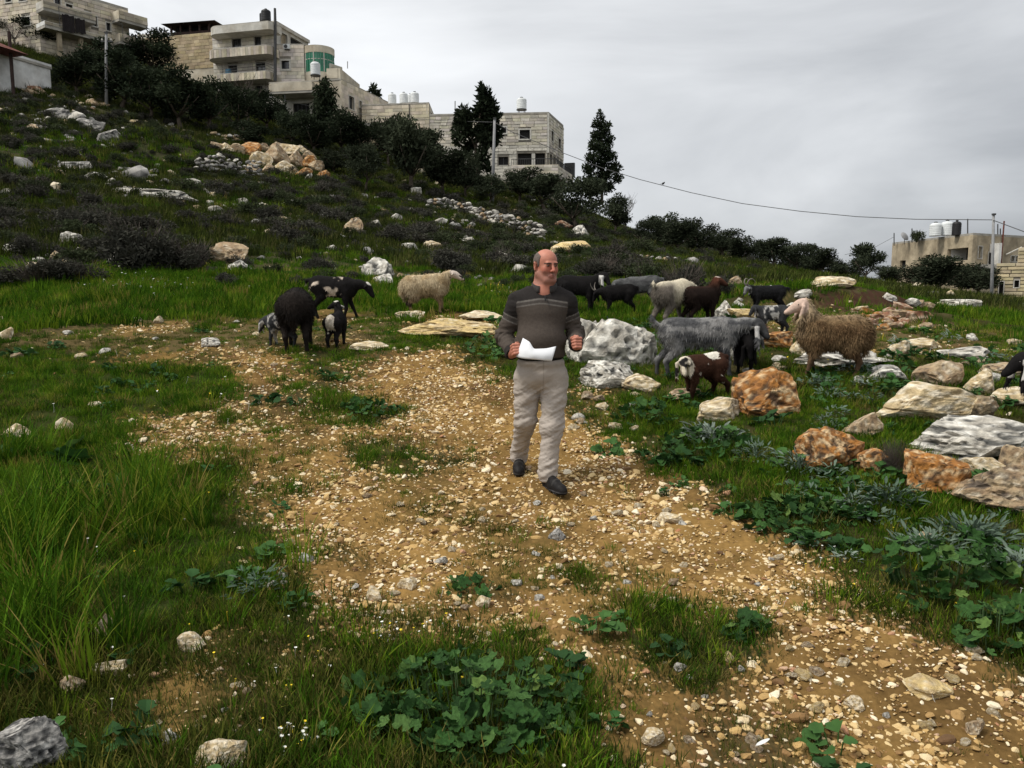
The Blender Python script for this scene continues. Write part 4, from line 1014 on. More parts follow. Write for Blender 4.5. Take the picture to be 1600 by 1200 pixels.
special('weeping_tree', 505, 222, 105,
  [(507, 130, 9, 11), (500, 142, 10, 13), (515, 145, 11, 14), (506, 160, 15, 14), (496, 172, 11, 14), (518, 172, 11, 14), (508, 186, 15, 13), (496, 198, 11, 12), (518, 196, 10, 12)],
  [[(506, 222, 2.6), (506, 180, 2), (507, 130, .8)]], 'dense drooping dark tree in front of the low house', 3000, .42, DK, 903, None, .5, .35, -.9)
special('roof_tree', 586, 165, 40, [(583, 138, 5, 5), (588, 147, 6, 5), (580, 145, 4, 4), (590, 152, 4, 3)], [[(586, 165, 1.2), (586, 150, .9), (584, 138, .5)]], 'little tree top showing above the low house roof', 420, .42, DK, 904, 92)
# leafless trees
def bare_tree(u, v, hpx, label, seed, depth=None, spread=.6, n=16):
    b = hit(u, v) if depth is None else P(u, v, depth); s = mpp(b[1]); h = hpx * s; g = np.random.default_rng(seed)
    o = empty('bare_tree', b); tag(o, label, 'tree'); tr = MB(); br = MB()
    tr.tube([A(0, 0, -.3), A(.05 * h, 0, .2 * h), A(0, .03 * h, .38 * h)], [.03 * h, .022 * h, .014 * h], 6).build('trunk', M_bark, o, True)
    for k in range(n):
        a = g.uniform(0, 6.283); l = spread * h * g.uniform(.35, .8); st = A(0, .03 * h, g.uniform(.2, .38) * h)
        e = st + A(math.cos(a) * l, math.sin(a) * l, h * g.uniform(.2, .62)); m_ = (st + e) / 2 + g.normal(0, .05 * h, 3)
        br.tube([st, m_, e], [.009 * h, .006 * h, .002 * h], 4)
        for q in range(6):
            t = g.uniform(.3, 1); p = st + (e - st) * t; e2 = p + g.normal(0, .10, 3) * h + A(0, 0, .12 * h)
            br.tube([p, (p + e2) / 2 + g.normal(0, .01 * h, 3), e2], [.004 * h, .003 * h, .0012 * h], 3)
    br.build('branches', M_twig, o)
bare_tree(975, 362, 56, 'leafless twiggy tree on the skyline right of the slender tree', 911)
bare_tree(385, 200, 85, 'leafless tree with curved branches before the tall balconied house', 912, None, .7)
bare_tree(22, 78, 46, 'leafless shrub by the arched window of the top left house', 913)
bare_tree(730, 300, 52, 'leafless sapling beside the trunk of the forked tree', 914)
bare_tree(1590, 470, 34, 'leafless grey shrub before the ribbed stone building', 915)
# low spiny shrubs of the slope
def shrub_variant(seed, n, size, cols, tw=60):
    g = np.random.default_rng(seed); bl = []
    for k in range(9):
        a = g.uniform(0, 6.283); rr = .30 * math.sqrt(g.uniform()); q = g.uniform(.14, .24)
        bl.append((A(rr * math.cos(a), rr * math.sin(a), g.uniform(.12, .32) * (1.15 - rr)), A(q, q, q * .8)))
    V, F, c = leaves(bl, n, size, .35, cols, seed, .5, .5)
    mb = MB()
    for k in range(tw):
        a = g.uniform(0, 6.283); l = g.uniform(.15, .46); e = A(math.cos(a) * l * .8, math.sin(a) * l * .8, g.uniform(.2, .56))
        mb.tube([A(0, 0, -.03), e * .55 + g.normal(0, .03, 3), e], [.006, .004, .0015], 3, False)
    return mb.mesh('twigs', M_twig), make_mesh('foliage', V, F, M_leaf, cols=c)
GR = ((.030, .031, .026), (.068, .066, .052)); GN = ((.026, .034, .018), (.058, .072, .034))
SHV = [shrub_variant(400 + k, 1700, .075, (GR, GN, GR, GN, GR)[k]) for k in range(5)]
BIG = shrub_variant(420, 5200, .05, GR, 140)
def shrub(name, u, v, wpx, hpx, label, group=None, k=0, vr=None, b=None):
    b = hit(u, v) if b is None else b; s = mpp(b[1]); vr = vr or SHV[k % 5]
    o = empty(name, b, random.uniform(0, 6.28)); o.scale = (wpx * s / .92, wpx * s / .92, hpx * s / .52)
    link('twigs', vr[0], o); link('foliage', vr[1], o)
    return tag(o, label, 'shrub', group)
shrub('spiny_bush', 222, 424, 150, 78, 'large dark grey leafless looking bush at the foot of the slope', vr=BIG)
shrub('spiny_bush', 300, 424, 90, 50, 'dark bush attached to the right of the large grey bush', vr=BIG)
shrub('spiny_bush', 60, 446, 140, 46, 'broad low grey bush at the left foot of the slope', vr=BIG)
shrub('spiny_bush', 130, 442, 90, 36, 'low grey bush between the broad bush and the large dark bush', vr=BIG)
shrub('spiny_bush', 1066, 470, 100, 64, 'dark twiggy bush behind the white goat', vr=BIG)
shrub('spiny_bush', 1120, 462, 50, 34, 'small round dark bush right of the dark brown goat', vr=BIG)
shrub('spiny_bush', 940, 432, 80, 32, 'grey bush on the slope behind the black goats', vr=BIG)
shrub('spiny_bush', 700, 425, 90, 40, 'grey bush on the slope behind the cream sheep', vr=BIG)
shrub('spiny_bush', 505, 425, 52, 26, 'dark bush above the spotted black and white sheep', vr=BIG)
shrub('thorn_bush', 1395, 745, 62, 58, 'dark brown twiggy bush between the orange boulders', vr=shrub_variant(421, 600, .02, ((.035, .028, .022), (.07, .055, .04)), 260))
def build_scrub():
    x, y = band(17, 80, 1.1, -.72, .30)
    n = fbm2(x, y, .22, 3, 301); cut = np.interp(x / y, [-.7, -.2, .1, .3], [17, 19, 22, 26])
    k = (rng.uniform(0, 1, len(x)) < np.clip(.45 + 1.4 * n, .08, 1)) & (y > cut); x, y = x[k], y[k]
    scatter('slope_scrub', np.stack([x, y, H(x, y)], 1), upright(len(x), .1), rng.uniform(.45, 1.15, len(x)) * np.clip(y / 40, .7, 1.2), [v[1] for v in SHV], 'continuous dark thorny scrub between the larger shrubs of the slope', 'scrub')
build_scrub()
g = random.Random(77); cnt = 0; taken = []
ROCKPX = [(t[1], t[2], t[3]) for t in BOULDERS]
while cnt < 235:
    u = g.uniform(-10, 1010); lo = np.interp(u, [0, 200, 400, 600, 800, 1000], [150, 190, 225, 285, 325, 390]); hi = np.interp(u, [0, 150, 500, 850, 1010], [440, 418, 400, 425, 440])
    v = lo + (hi - lo) * g.random() ** .85
    if any(abs(u - a) < w * .6 + 8 and -34 < b_ - v < 6 for a, b_, w in ROCKPX): 
        if g.random() < .8: continue
    if 185 < u < 330 and 180 < v < 258 and g.random() < .85: continue
    if 350 < u < 520 and 225 < v < 285: continue
    if 420 < u < 640 and v > 385 and g.random() < .7: continue
    b = hit(u, v)
    if b[1] > 75 or any((b[0] - q[0]) ** 2 + (b[1] - q[1]) ** 2 < .3 for q in taken): continue
    taken.append(b); w = g.uniform(.8, 1.9) / mpp(b[1]) * (1.0 if b[1] > 25 else .7); 
    shrub('low_shrub', u, v, w, w * g.uniform(.34, .5), 'low dark grey green spiny shrub, one of many on the slope', 'low shrubs covering the slope', cnt, b=b); cnt += 1

# ---------------------------------------------------------------- buildings
M_stone = mat('dressed_stone', attr=True, rough=.9, var=.28, scale=1.1, bump=.35, bscale=14, spec=.2)
M_block = mat('stone_block', (.55, .52, .45), rough=.92, var=.28, scale=2.5, bump=.5, bscale=16, rnd=.24, spec=.2)
M_wallc = mat('cream_stone_wall', (.52, .47, .375), col2=(.42, .36, .27), mixs=.5, rough=.92, var=.25, scale=.9, bump=.3, bscale=12)
M_wallw = mat('pale_stone_wall', (.52, .50, .45), col2=(.42, .385, .32), mixs=.6, rough=.9, var=.22, scale=1.1, bump=.3, bscale=12)
M_conc = mat('stained_render', (.40, .335, .235), col2=(.25, .205, .14), mixs=.45, rough=.95, var=.3, scale=1.4, bump=.4, bscale=12)
M_mort = mat('mortar', (.22, .20, .165), rough=.95, var=.3, scale=3)
M_dark = mat('near_black', (.018, .017, .016), rough=.9, var=.2)  # near-black: shade of unlit rooms in the colour; also dark door, wall
M_glass = mat('window_glass', (.025, .028, .032), rough=.12, var=.15, spec=.6)
M_frame = mat('window_trim', (.50, .48, .43), rough=.8, var=.15, scale=4)
M_metal = mat('dark_metal', (.05, .05, .05), rough=.55, var=.3, scale=6, spec=.4)
M_green = mat('green_glass', (.012, .16, .085), rough=.15, var=.3, scale=.8, spec=.6)
M_tankw = mat('white_tank', (.62, .64, .64), rough=.5, var=.12, scale=3)
M_tankb = mat('black_tank', (.015, .015, .016), rough=.5, var=.2, scale=3)
M_slab = mat('concrete_slab', (.34, .32, .28), rough=.95, var=.3, scale=1.5, bump=.3, bscale=12)
M_brown = mat('brown_roof', (.045, .028, .024), rough=.85, var=.3, scale=3)
M_red = mat('red_roof', (.12, .04, .028), rough=.9, var=.3, scale=4, bump=.4)
M_white = mat('whitewash', (.66, .66, .64), col2=(.50, .49, .46), mixs=.7, rough=.9, var=.2, scale=1.2, bump=.2)
M_pole = mat('pole_concrete', (.24, .24, .24), rough=.85, var=.25, scale=2)
M_cloth = mat('dark_blanket', (.022, .018, .018), rough=.95, var=.4, scale=3, bump=.3)
VREF = {}      # typical picture row of each building, for its survey points
class Face:
    def __init__(s, root, u0, d0, u1, d1):
        """vertical plane from surveyed point 0 (left) to point 1 (right), outward side towards the camera"""
        s.root = root; s.o = np.array(root.location)
        vr = VREF.get(root.name, VH); s.a = P(u0, vr, d0)[:2]; s.b = P(u1, vr, d1)[:2]
        s.len = np.linalg.norm(s.b - s.a); s.t = (s.b - s.a) / s.len; s.n = A(s.t[1], -s.t[0])
        s.R = np.array([[s.t[0], -s.n[0], 0], [s.t[1], -s.n[1], 0], [0, 0, 1]])
    def px(s, u, v, out=0.0):
        d = ray(u, v); a = s.a + s.n * out
        k = (a @ s.n) / (d[:2] @ s.n); q = d * k
        return float((q[:2] - a) @ s.t), float(CAMZ + q[2])
    def rect(s, u0, v0, u1, v1, out=0.0):
        um, vm = (u0 + u1) / 2, (v0 + v1) / 2
        return s.px(u0, vm, out)[0], s.px(u1, vm, out)[0], s.px(um, v1, out)[1], s.px(um, v0, out)[1]
    def w(s, ss, out, z):
        p = s.a + s.t * ss + s.n * out; return np.array([p[0], p[1], z])
    def box(s, mb, s0, s1, z0, z1, o0, o1, bev=0.0):
        c = s.w((s0 + s1) / 2, (o0 + o1) / 2, (z0 + z1) / 2) - s.o
        return mb.box(c, (abs(s1 - s0), abs(o1 - o0), abs(z1 - z0)), s.R, bev)
    def part(s, name, m, s0, s1, z0, z1, o0, o1, parent=None, bev=.0):
        return s.box(MB(), s0, s1, z0, z1, o0, o1, bev).build(name, m, parent or s.root)
    def cells(s, s0, s1, z0, z1, ops):
        xs = sorted({s0, s1, *[min(max(q, s0), s1) for o in ops for q in o[:2]]}); zs = sorted({z0, z1, *[min(max(q, z0), z1) for o in ops for q in o[2:4]]})
        for i in range(len(xs) - 1):
            for j in range(len(zs) - 1):
                cx, cz = (xs[i] + xs[i + 1]) / 2, (zs[j] + zs[j + 1]) / 2
                if not any(o[0] < cx < o[1] and o[2] < cz < o[3] for o in ops): yield xs[i], xs[i + 1], zs[j], zs[j + 1]
    def wall(s, m, z0, z1, ops=(), s0=0.0, s1=None, th=.3, name='wall', out=0.0):
        s1 = s.len if s1 is None else s1; mb = MB()
        for c in s.cells(s0, s1, z0, z1, ops): s.box(mb, *c, out - th, out)
        return mb.build(name, m, s.root)
    def window(s, o, trim=.12, depth=.22, m=None, tm=None, mull=1, name='window', out=0.0):
        m = m or M_glass; s0, s1, z0, z1 = o
        f = MB()
        if trim:
            s.box(f, s0 - trim, s1 + trim, z1, z1 + trim, out - .1, out + .06); s.box(f, s0 - trim, s1 + trim, z0 - trim, z0, out - .1, out + .09)
            s.box(f, s0 - trim, s0, z0, z1, out - .1, out + .06); s.box(f, s1, s1 + trim, z0, z1, out - .1, out + .06)
        else:
            s.box(f, s0, s1, z0 - .06, z0 - .002, out - .1, out + .04)
        w = f.build(name, tm or M_frame, s.root)
        s.part('pane', m, s0, s1, z0, z1, out - depth - .05, out - depth, w)
        if mull:
            b = MB(); 
            for k in range(1, mull + 1): q = s0 + (s1 - s0) * k / (mull + 1); s.box(b, q - .03, q + .03, z0, z1, out - depth, out - depth + .05)
            b.build('mullion', M_metal, w)
        return w
    def courses(s, z0, z1, ops, h, wd, seed, s0=0.0, s1=None, single=0, proud=.035, gap=.025, tint=(.55, .52, .45), sp=.24, out=0.0):
        """dressed stone blocks laid in rows on the wall face, around the openings"""
        s1 = s.len if s1 is None else s1; g = random.Random(seed); n = max(1, round((z1 - z0) / h)); h = (z1 - z0) / n
        V = []; F = []; Cc = []; nv = 0; cnt = 0; meshes = []
        if single:
            for k in range(4):
                meshes.append(MB().box((0, 0, 0), (1, 1, 1), None, .06).mesh('stone_block', M_block))
        for r in range(n):
            a, b = z0 + r * h, z0 + (r + 1) * h
            iv = [(s0, s1)]
            for o in ops:
                if o[2] < b - .04 and o[3] > a + .04:
                    nv2 = []
                    for (p, q) in iv:
                        if o[1] <= p or o[0] >= q: nv2.append((p, q)); continue
                        if o[0] > p: nv2.append((p, o[0]))
                        if o[1] < q: nv2.append((o[1], q))
                    iv = nv2
            for (p, q) in iv:
                x = p; first = True
                while x < q - .05:
                    w_ = wd * g.uniform(.65, 1.35) * (.5 if first and r % 2 else 1); first = False
                    e = min(q, x + w_)
                    if q - e < wd * .3: e = q
                    pr = proud * g.uniform(.6, 1.5)
                    if cnt < single:
                        c = s.w((x + e) / 2, out + pr / 2 - .01, (a + b) / 2) - s.o
                        ob = link('stone_block', meshes[cnt % 4], s.root, c, (0, 0, math.atan2(s.t[1], s.t[0])), (max(.02, e - x - gap), pr + .02, h - gap))
                        cnt += 1
                    else:
                        mb = MB(); s.box(mb, x + gap / 2, e - gap / 2, a + gap / 2, b - gap / 2, out - .01, out + pr, .012)
                        V.append(mb.v[0]); F.append(np.array(mb.f) + nv); nv += len(mb.v[0])
                        Cc.append(np.repeat(np.array(tint)[None] * (1 + g.uniform(-sp, sp)) * np.array([1, 1 - g.uniform(0, .06), 1 - g.uniform(0, .14)]), len(mb.v[0]), 0))
                    x = e
        if V:
            o = link('stone_facing', make_mesh('stone_facing', np.concatenate(V), np.concatenate(F), M_stone, cols=np.concatenate(Cc)), s.root)
            o['kind'] = 'stuff'
def bld(name, u, d, vbase, label, cat='house'):
    p = P(u, vbase - 45, d); o = empty(name, (p[0], p[1], 0.0)); o.location.z = 0; VREF[o.name] = vbase - 45
    bpy.context.view_layer.update(); tag(o, label, cat); return o
def roof_poly(root, pts, z, th, m, name='roof'):
    o = np.array(root.location); n = len(pts)
    V = [(p[0] - o[0], p[1] - o[1], z - o[2]) for p in pts] + [(p[0] - o[0], p[1] - o[1], z + th - o[2]) for p in pts]
    F = [tuple(range(n))[::-1], tuple(range(n, 2 * n))] + [(i, (i + 1) % n, n + (i + 1) % n, n + i) for i in range(n)]
    return MB().add(V, F).build(name, m, root)
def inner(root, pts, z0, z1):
    """near-black solid core, the shade of the rooms put into its colour"""
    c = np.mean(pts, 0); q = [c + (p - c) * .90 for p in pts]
    roof_poly(root, q, z0, z1 - z0, M_dark, 'shade_core')
def tank(u, v0, v1, wpx, d, m, label, stand=0, group='roof water tanks', base_z=None):
    b = P(u, v1, d); s = mpp(d); h = (v1 - v0) * s; r = wpx * s / 2
    o = empty('water_tank', b); tag(o, label, 'water tank', group)
    pr = [(r * .97, 0)]
    for k in range(6): z = h * .82 * k / 6; pr += [(r, z + .02 * h), (r, z + .10 * h), (r * .965, z + .12 * h)]
    pr += [(r * .97, h * .84), (r * .72, h * .93), (r * .28, h * .96), (r * .26, h)]
    MB().lathe((0, 0, 0), pr, 20).build('drum', m, o, True)
    MB().lathe((0, 0, h), [(r * .3, 0), (r * .3, .05 * h), (r * .1, .07 * h)], 12).build('lid', M_metal, o, True)
    if stand:
        hs = stand * s
        for a in range(4):
            q = A(math.cos(a * 1.571 + .6), math.sin(a * 1.571 + .6), 0) * r * .85
            MB().tube([q + A(0, 0, -hs), q], .035, 5).build('leg', M_metal, o)
        MB().lathe((0, 0, -.08), [(r * 1.05, 0), (r * 1.05, .07)], 16).build('platform', M_metal, o)
    return o
def zof(f, u, v, out=0): return f.px(u, v, out)[1]
def ac_unit(f, u, v, wpx, label, out=0.0):
    s0, z0 = f.px(u, v); c = f.w(s0, out + .2, z0); o = empty('air_conditioner', c, math.atan2(f.t[1], f.t[0])); tag(o, label, 'air conditioner')
    w = wpx * mpp(c[1]); MB().box((0, 0, 0), (w, .35, w * .75), None, .03).build('casing', M_tankw, o)
    V = MB().lathe((0, 0, 0), [(w * .3, 0), (w * .3, .03), (w * .1, .04)], 16); V.v = [q @ rotm(90, 0, 0).T + A(-w * .12, -.177, 0) for q in V.v]; V.build('fan_grille', M_metal, o)
    MB().box((0, .1, -w * .42), (w * .8, .5, .04)).build('bracket', M_metal, o)

# --- stone house with the corner porch (middle)
hc = bld('stone_house', 857, 80, 290, 'block shaped stone house with a corner porch in the middle of the ridge')
fl_, fr_ = Face(hc, 672, 81.0, 857, 80), Face(hc, 857, 80, 880, 86.2)
zt = zof(fl_, 857, 177); zp1, zp0 = zof(fl_, 855, 239), zof(fl_, 855, 259); zb = 6.5; zb = min(zb, Hs(*fl_.b) - 1)
wA = fl_.rect(812, 203, 828, 217); wB = fl_.rect(783, 199, 791, 208); wC = fl_.rect(779, 245, 794, 258); por = fl_.rect(809, 239, 856, 259)
por = (por[0], fl_.len - .35, zp0, zp1); low = fl_.rect(815, 272, 850, 288)
ops = [wA, wB, wC, por, low]
fl_.wall(M_mort, zb, zt, ops)
fl_.courses(zb + 3, zt - .15, [(o[0] - .1, o[1] + .1, o[2] - .1, o[3] + .1) for o in ops], .29, .86, 11, single=300, s1=fl_.len - .15, proud=.05, gap=.032)
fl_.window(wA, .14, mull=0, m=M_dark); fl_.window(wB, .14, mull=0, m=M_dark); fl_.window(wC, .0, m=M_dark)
sops = [(.4 + k * 1.5, .4 + k * 1.5 + 1.15, zp0, zp1) for k in range(4)]
sw = [fr_.rect(861, 205, 864.5, 221), fr_.rect(872, 217, 876, 232)]
fr_.wall(M_mort, zb, zt, sops + sw)
fr_.courses(zb + 3, zt - .15, [(o[0] - .05, o[1] + .05, o[2] - .05, o[3] + .05) for o in sops + sw], .29, .8, 12, s0=.15, proud=.05, gap=.032)
for o in sw: fr_.window(o, .1, mull=0, m=M_dark)
fl_.part('corner_stone', M_frame, fl_.len - .14, fl_.len + .06, zp1, zt, -.1, .06)
pts = [fl_.a, fl_.b, fr_.b, fl_.a + fr_.b - fl_.b]
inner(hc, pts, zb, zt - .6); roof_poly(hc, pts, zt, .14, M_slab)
for f, w_ in ((fl_, fl_.len - 3.6), (fl_, fl_.len - 1.7)): f.part('column', M_frame, w_, w_ + .35, zp0, zp1, -.35, -.02)
# porch parapet, railing and slab wrapping the corner
bal = fl_.rect(799, 259, 853, 272, 1.0)
b1 = fl_.part('balcony', M_wallc, bal[0], fl_.len + 1.05, zp0 - .95, zp0 - .05, .75, 1.0)
fr_.part('balcony', M_wallc, -.75, fr_.len + .4, zp0 - .95, zp0 - .05, .8, 1.05)
fl_.part('balcony_slab', M_slab, bal[0], fl_.len + 1.0, zp0 - 1.2, zp0 - .955, -.2, 1.02)
fr_.part('balcony_slab', M_slab, -.7, fr_.len + .4, zp0 - 1.21, zp0 - .96, -.2, 1.07)
fl_.courses(zp0 - .93, zp0 - .08, [], .28, .8, 13, s0=bal[0], s1=fl_.len + 1.0, out=1.0)
fr_.courses(zp0 - .93, zp0 - .08, [], .28, .8, 14, s0=-.7, s1=fr_.len + .3, out=1.05)
for f, a, b_ in ((fl_, bal[0], fl_.len + .9), (fr_, -.6, fr_.len)):
    mb = MB(); mb.tube([f.w(a, .9, zp0 + .55) - f.o, f.w(b_, .9, zp0 + .55) - f.o], .04, 5)
    for k in range(int((b_ - a) / .22)): mb.tube([f.w(a + k * .22, .9, zp0 - .1) - f.o, f.w(a + k * .22, .9, zp0 + .55) - f.o], .018, 4)
    mb.build('railing', M_metal, hc)
fr_.part('shutter', M_metal, fr_.len - .3, fr_.len + .1, zp0 - .3, zp0 + 1.2, .2, 1.3)
tank(815, 154, 171, 15, 83, M_tankw, 'white water tank on a leggy stand on the stone house roof', 7)
MB().tube([P(711, 187, 83), P(711, 158, 83)], .06, 5).build('roof_pipe', M_pole).__setitem__('label', 'thin upright pipe on the roof left of the forked tree')
bpy.data.objects['roof_pipe']['category'] = 'pipe'

# --- block with four tanks, left of the stone house
he = bld('stone_block_house', 671, 84, 250, 'tall cream stone block with four white roof tanks left of the stone house')
f1, f2 = Face(he, 566, 85, 671, 84), Face(he, 671, 84, 679, 90)
z1 = zof(f1, 671, 161.5); f1.wall(M_mort, 8, z1); f1.courses(10, z1 - .1, [], .33, 1.1, 21, tint=(.52, .475, .38))
oo = [(f2.len * .25, f2.len * .42, z1 - 2.4, z1 - .5), (f2.len * .55, f2.len * .92, z1 - 2.6, z1 - .4)]
f2.wall(M_wallc, 8, z1, oo); [f2.window(o, .06, mull=0, m=M_dark) for o in oo]
pts = [f1.a, f1.b, f2.b, f1.a + f2.b - f1.b]; inner(he, pts, 8, z1 - .4); roof_poly(he, pts, z1, .12, M_slab)
MB().tube([f1.w(f1.px(640, 190)[0], .1, z1) - f1.o, f1.w(f1.px(640, 190)[0], .1, 12) - f1.o], .05, 5).build('drain_pipe', M_metal, he)
for u, v0, v1, w, d, lb in ((613, 147, 163, 12.5, 86, 'leftmost of the four white tanks on the cream block'), (631, 146, 162, 12.5, 86, 'second white tank on the cream block roof'), (641, 148, 161, 9, 90, 'smaller white tank half hidden between two others on the cream block'), (648, 145, 161, 13, 86, 'rightmost large white tank on the cream block roof')):
    tank(u, v0, v1, w, d, M_tankw, lb)

# --- long low house
hd = bld('long_house', 534, 82, 200, 'long low beige stone house with square windows and an overhanging canopy')
g1_, g2_ = Face(hd, 421, 83.3, 534, 82), Face(hd, 534, 82, 612, 92.6)
zt = zof(g2_, 534, 123); zb = zof(g2_, 534, 183) - .2
ops = [g2_.rect(*q) for q in ((545, 151, 553, 171), (561, 158, 565, 168), (574, 166, 582, 185), (600, 177, 607.5, 194))]
g2_.wall(M_wallc, zb, zt, ops); g2_.courses(zb + .05, zt - .1, [(o[0] - .05, o[1] + .05, o[2] - .05, o[3] + .05) for o in ops], .42, .9, 31, proud=.012, gap=.02, tint=(.54, .49, .41), sp=.16)
for k, o in enumerate(ops): g2_.window(o, .09, mull=0 if k == 1 else 1)
ops1 = [g1_.rect(450, 157, 476, 178), g1_.rect(500, 150, 512, 168)]
zc = zof(g1_, 450, 143)
g1_.wall(M_wallw, zb - 5, zc, ops1, th=.3, out=-1.2); g1_.wall(M_wallc, zc, zt - .25, [], s0=g1_.px(487, 130)[0])
g1_.wall(M_wallc, zb, zc - .01, [], s0=g1_.px(519, 130)[0])
[g1_.window(o, .0, m=M_dark, mull=3, out=-1.2) for o in ops1]
cp0 = g1_.rect(420, 129, 488, 142, 1.2)
g1_.part('canopy', M_wallc, cp0[0], cp0[1], cp0[2], cp0[3], -1.1, 1.2)
g1_.part('canopy_slab', M_slab, cp0[0] + .02, cp0[1], cp0[2] - .22, cp0[2] - .004, -1.0, 1.16)
mbp = MB(); 
mbp.tube([g1_.w(g1_.px(452, 150)[0], 1.0, cp0[2] - .2) - g1_.o, g1_.w(g1_.px(452, 150)[0], 1.0, zb - 3) - g1_.o], .05, 6).build('post', M_metal, hd)
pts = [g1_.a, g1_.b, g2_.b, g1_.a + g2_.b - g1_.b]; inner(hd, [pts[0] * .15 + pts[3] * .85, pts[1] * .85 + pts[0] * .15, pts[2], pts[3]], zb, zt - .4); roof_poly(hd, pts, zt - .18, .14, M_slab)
g2_.part('lower_wall', M_conc, 1.2, g2_.len, zb - 4, zb - .01, -2.2, -1.4)
g2_.part('floor_slab', M_slab, -.05, g2_.len, zb - .3, zb - .005, -3, .04)
ha = bld('garden_annex', 590, 80, 215, 'low flat roofed stone annex below the long beige house', 'building')
q1 = Face(ha, 553, 79, 618, 80); za = zof(q1, 590, 200); q1.wall(M_wallc, za - 5, za); q1.courses(za - 4.5, za, [], .36, .9, 35, tint=(.33, .275, .19)); q1.part('roof', M_slab, -.6, q1.len + .5, za, za + .3, -4, .7)
hp_ = bld('flat_balcony_block', 540, 92, 130, 'small rooftop storey with a boxed balcony behind the long house', 'building')
q2, q3 = Face(hp_, 516, 92, 534, 93.5), Face(hp_, 531, 91, 561, 98)
q2.wall(M_wallw, zt - 1, zof(q2, 520, 100)); q2.courses(zt - 1, zof(q2, 520, 100) - .05, [], .45, 1.2, 36, tint=(.40, .38, .33))
bz1, bz0 = zof(q3, 531, 106), zof(q3, 531, 121)
q3.part('balcony', M_wallc, 0, q3.len, bz0, bz1, -.3, 0); q3.part('balcony_end', M_wallc, -.05, .2, bz0, bz1, -1.6, -.31); q3.part('balcony_slab', M_slab, 0, q3.len, bz0 - .3, bz0 - .004, -2.2, .03)
q3.part('wall', M_wallw, .4, q3.len, zt - 1, bz1 - .4, -4, -2.2)
MB().tube([P(543, 107, 93), P(543, 96, 93)], .05, 5).build('aerial', M_pole, None); bpy.data.objects['aerial']['label'] = 'thin aerial above the boxed balcony'; bpy.data.objects['aerial']['category'] = 'aerial'

# --- tall balconied house
hb = bld('balconied_house', 431, 92, 160, 'three storey pale stone house with wide rounded balconies on the upper left')
fa, fb, fs = Face(hb, 334, 94, 431, 92), Face(hb, 431, 92, 476, 92), Face(hb, 431, 92, 483, 99)
zr = zof(fa, 425, 37.5); zb = 17; zm = zof(fb, 450, 70.5)
o2 = [fa.rect(363, 60, 377, 74), fa.rect(398, 56, 408, 72)]; o1 = [fa.rect(357, 101, 371, 114), fa.rect(400, 97, 415, 112)]; o0 = [fa.rect(400, 134, 411, 152), fa.rect(345, 140, 360, 152)]
fa.wall(M_mort, zb, zr, o2 + o1 + o0); fa.courses(zb + 3, zr, [(o[0] - .1, o[1] + .1, o[2] - .1, o[3] + .1) for o in o2 + o1 + o0], .40, .95, 41, tint=(.60, .58, .53), sp=.14, proud=.02)
for o in o2: fa.window(o, .12, mull=1)
for o in o1 + o0: fa.window(o, .08, mull=1)
ob = [fb.rect(440, 95, 452, 108)]
fb.wall(M_mort, zb, zm, ob); fb.courses(zb + 3, zm, [(o[0] - .2, o[1] + .2, o[2] - .2, o[3] + .2) for o in ob], .40, .95, 42, tint=(.60, .56, .50), sp=.16, proud=.02); fb.window(ob[0], .2, mull=1)
os_ = [(1.2, 2.6, zm + .3, zr - .5), (3.2, fs.len - .3, zm + .4, zr - .4)]
fs.wall(M_wallw, zm, zr, os_); [fs.window(o, .06, mull=0, m=M_conc if k == 0 else M_dark) for k, o in enumerate(os_)]
fs.part('roof_edge', M_wallw, 0, fs.len, zr - .02, zr + .35, -.5, .25)
back = fa.a + fs.b - fa.b; pts = [fa.a, fa.b, fs.b, back]; inner(hb, pts, zb, zr - .4)
pts2 = [fb.a, fb.b, fb.b + A(1.5, 6), fs.b]; inner(hb, pts2, zb, zm - .4); roof_poly(hb, pts2, zm, .15, M_slab, 'terrace')
def rounded_slab(root, f, s0, s1, z0, z1, out, rad, m, name, hollow=None):
    """slab with a rounded left end, standing out from the wall"""
    pl = []
    for k in range(7):
        a = math.pi / 2 * k / 6; pl.append((s0 + rad - rad * math.sin(math.pi / 2 - a) * 1.0, out - rad + rad * math.sin(a)) if False else (s0 + rad * (1 - math.cos(a)), out - rad + rad * math.sin(a)))
    pl = [(s0, -.3)] + pl + [(s1 - .3, out), (s1, out - .35), (s1, -.3)]
    pts = [f.w(a, b, 0)[:2] for a, b in pl]
    return roof_poly(root, pts, z0, z1 - z0, m, name)
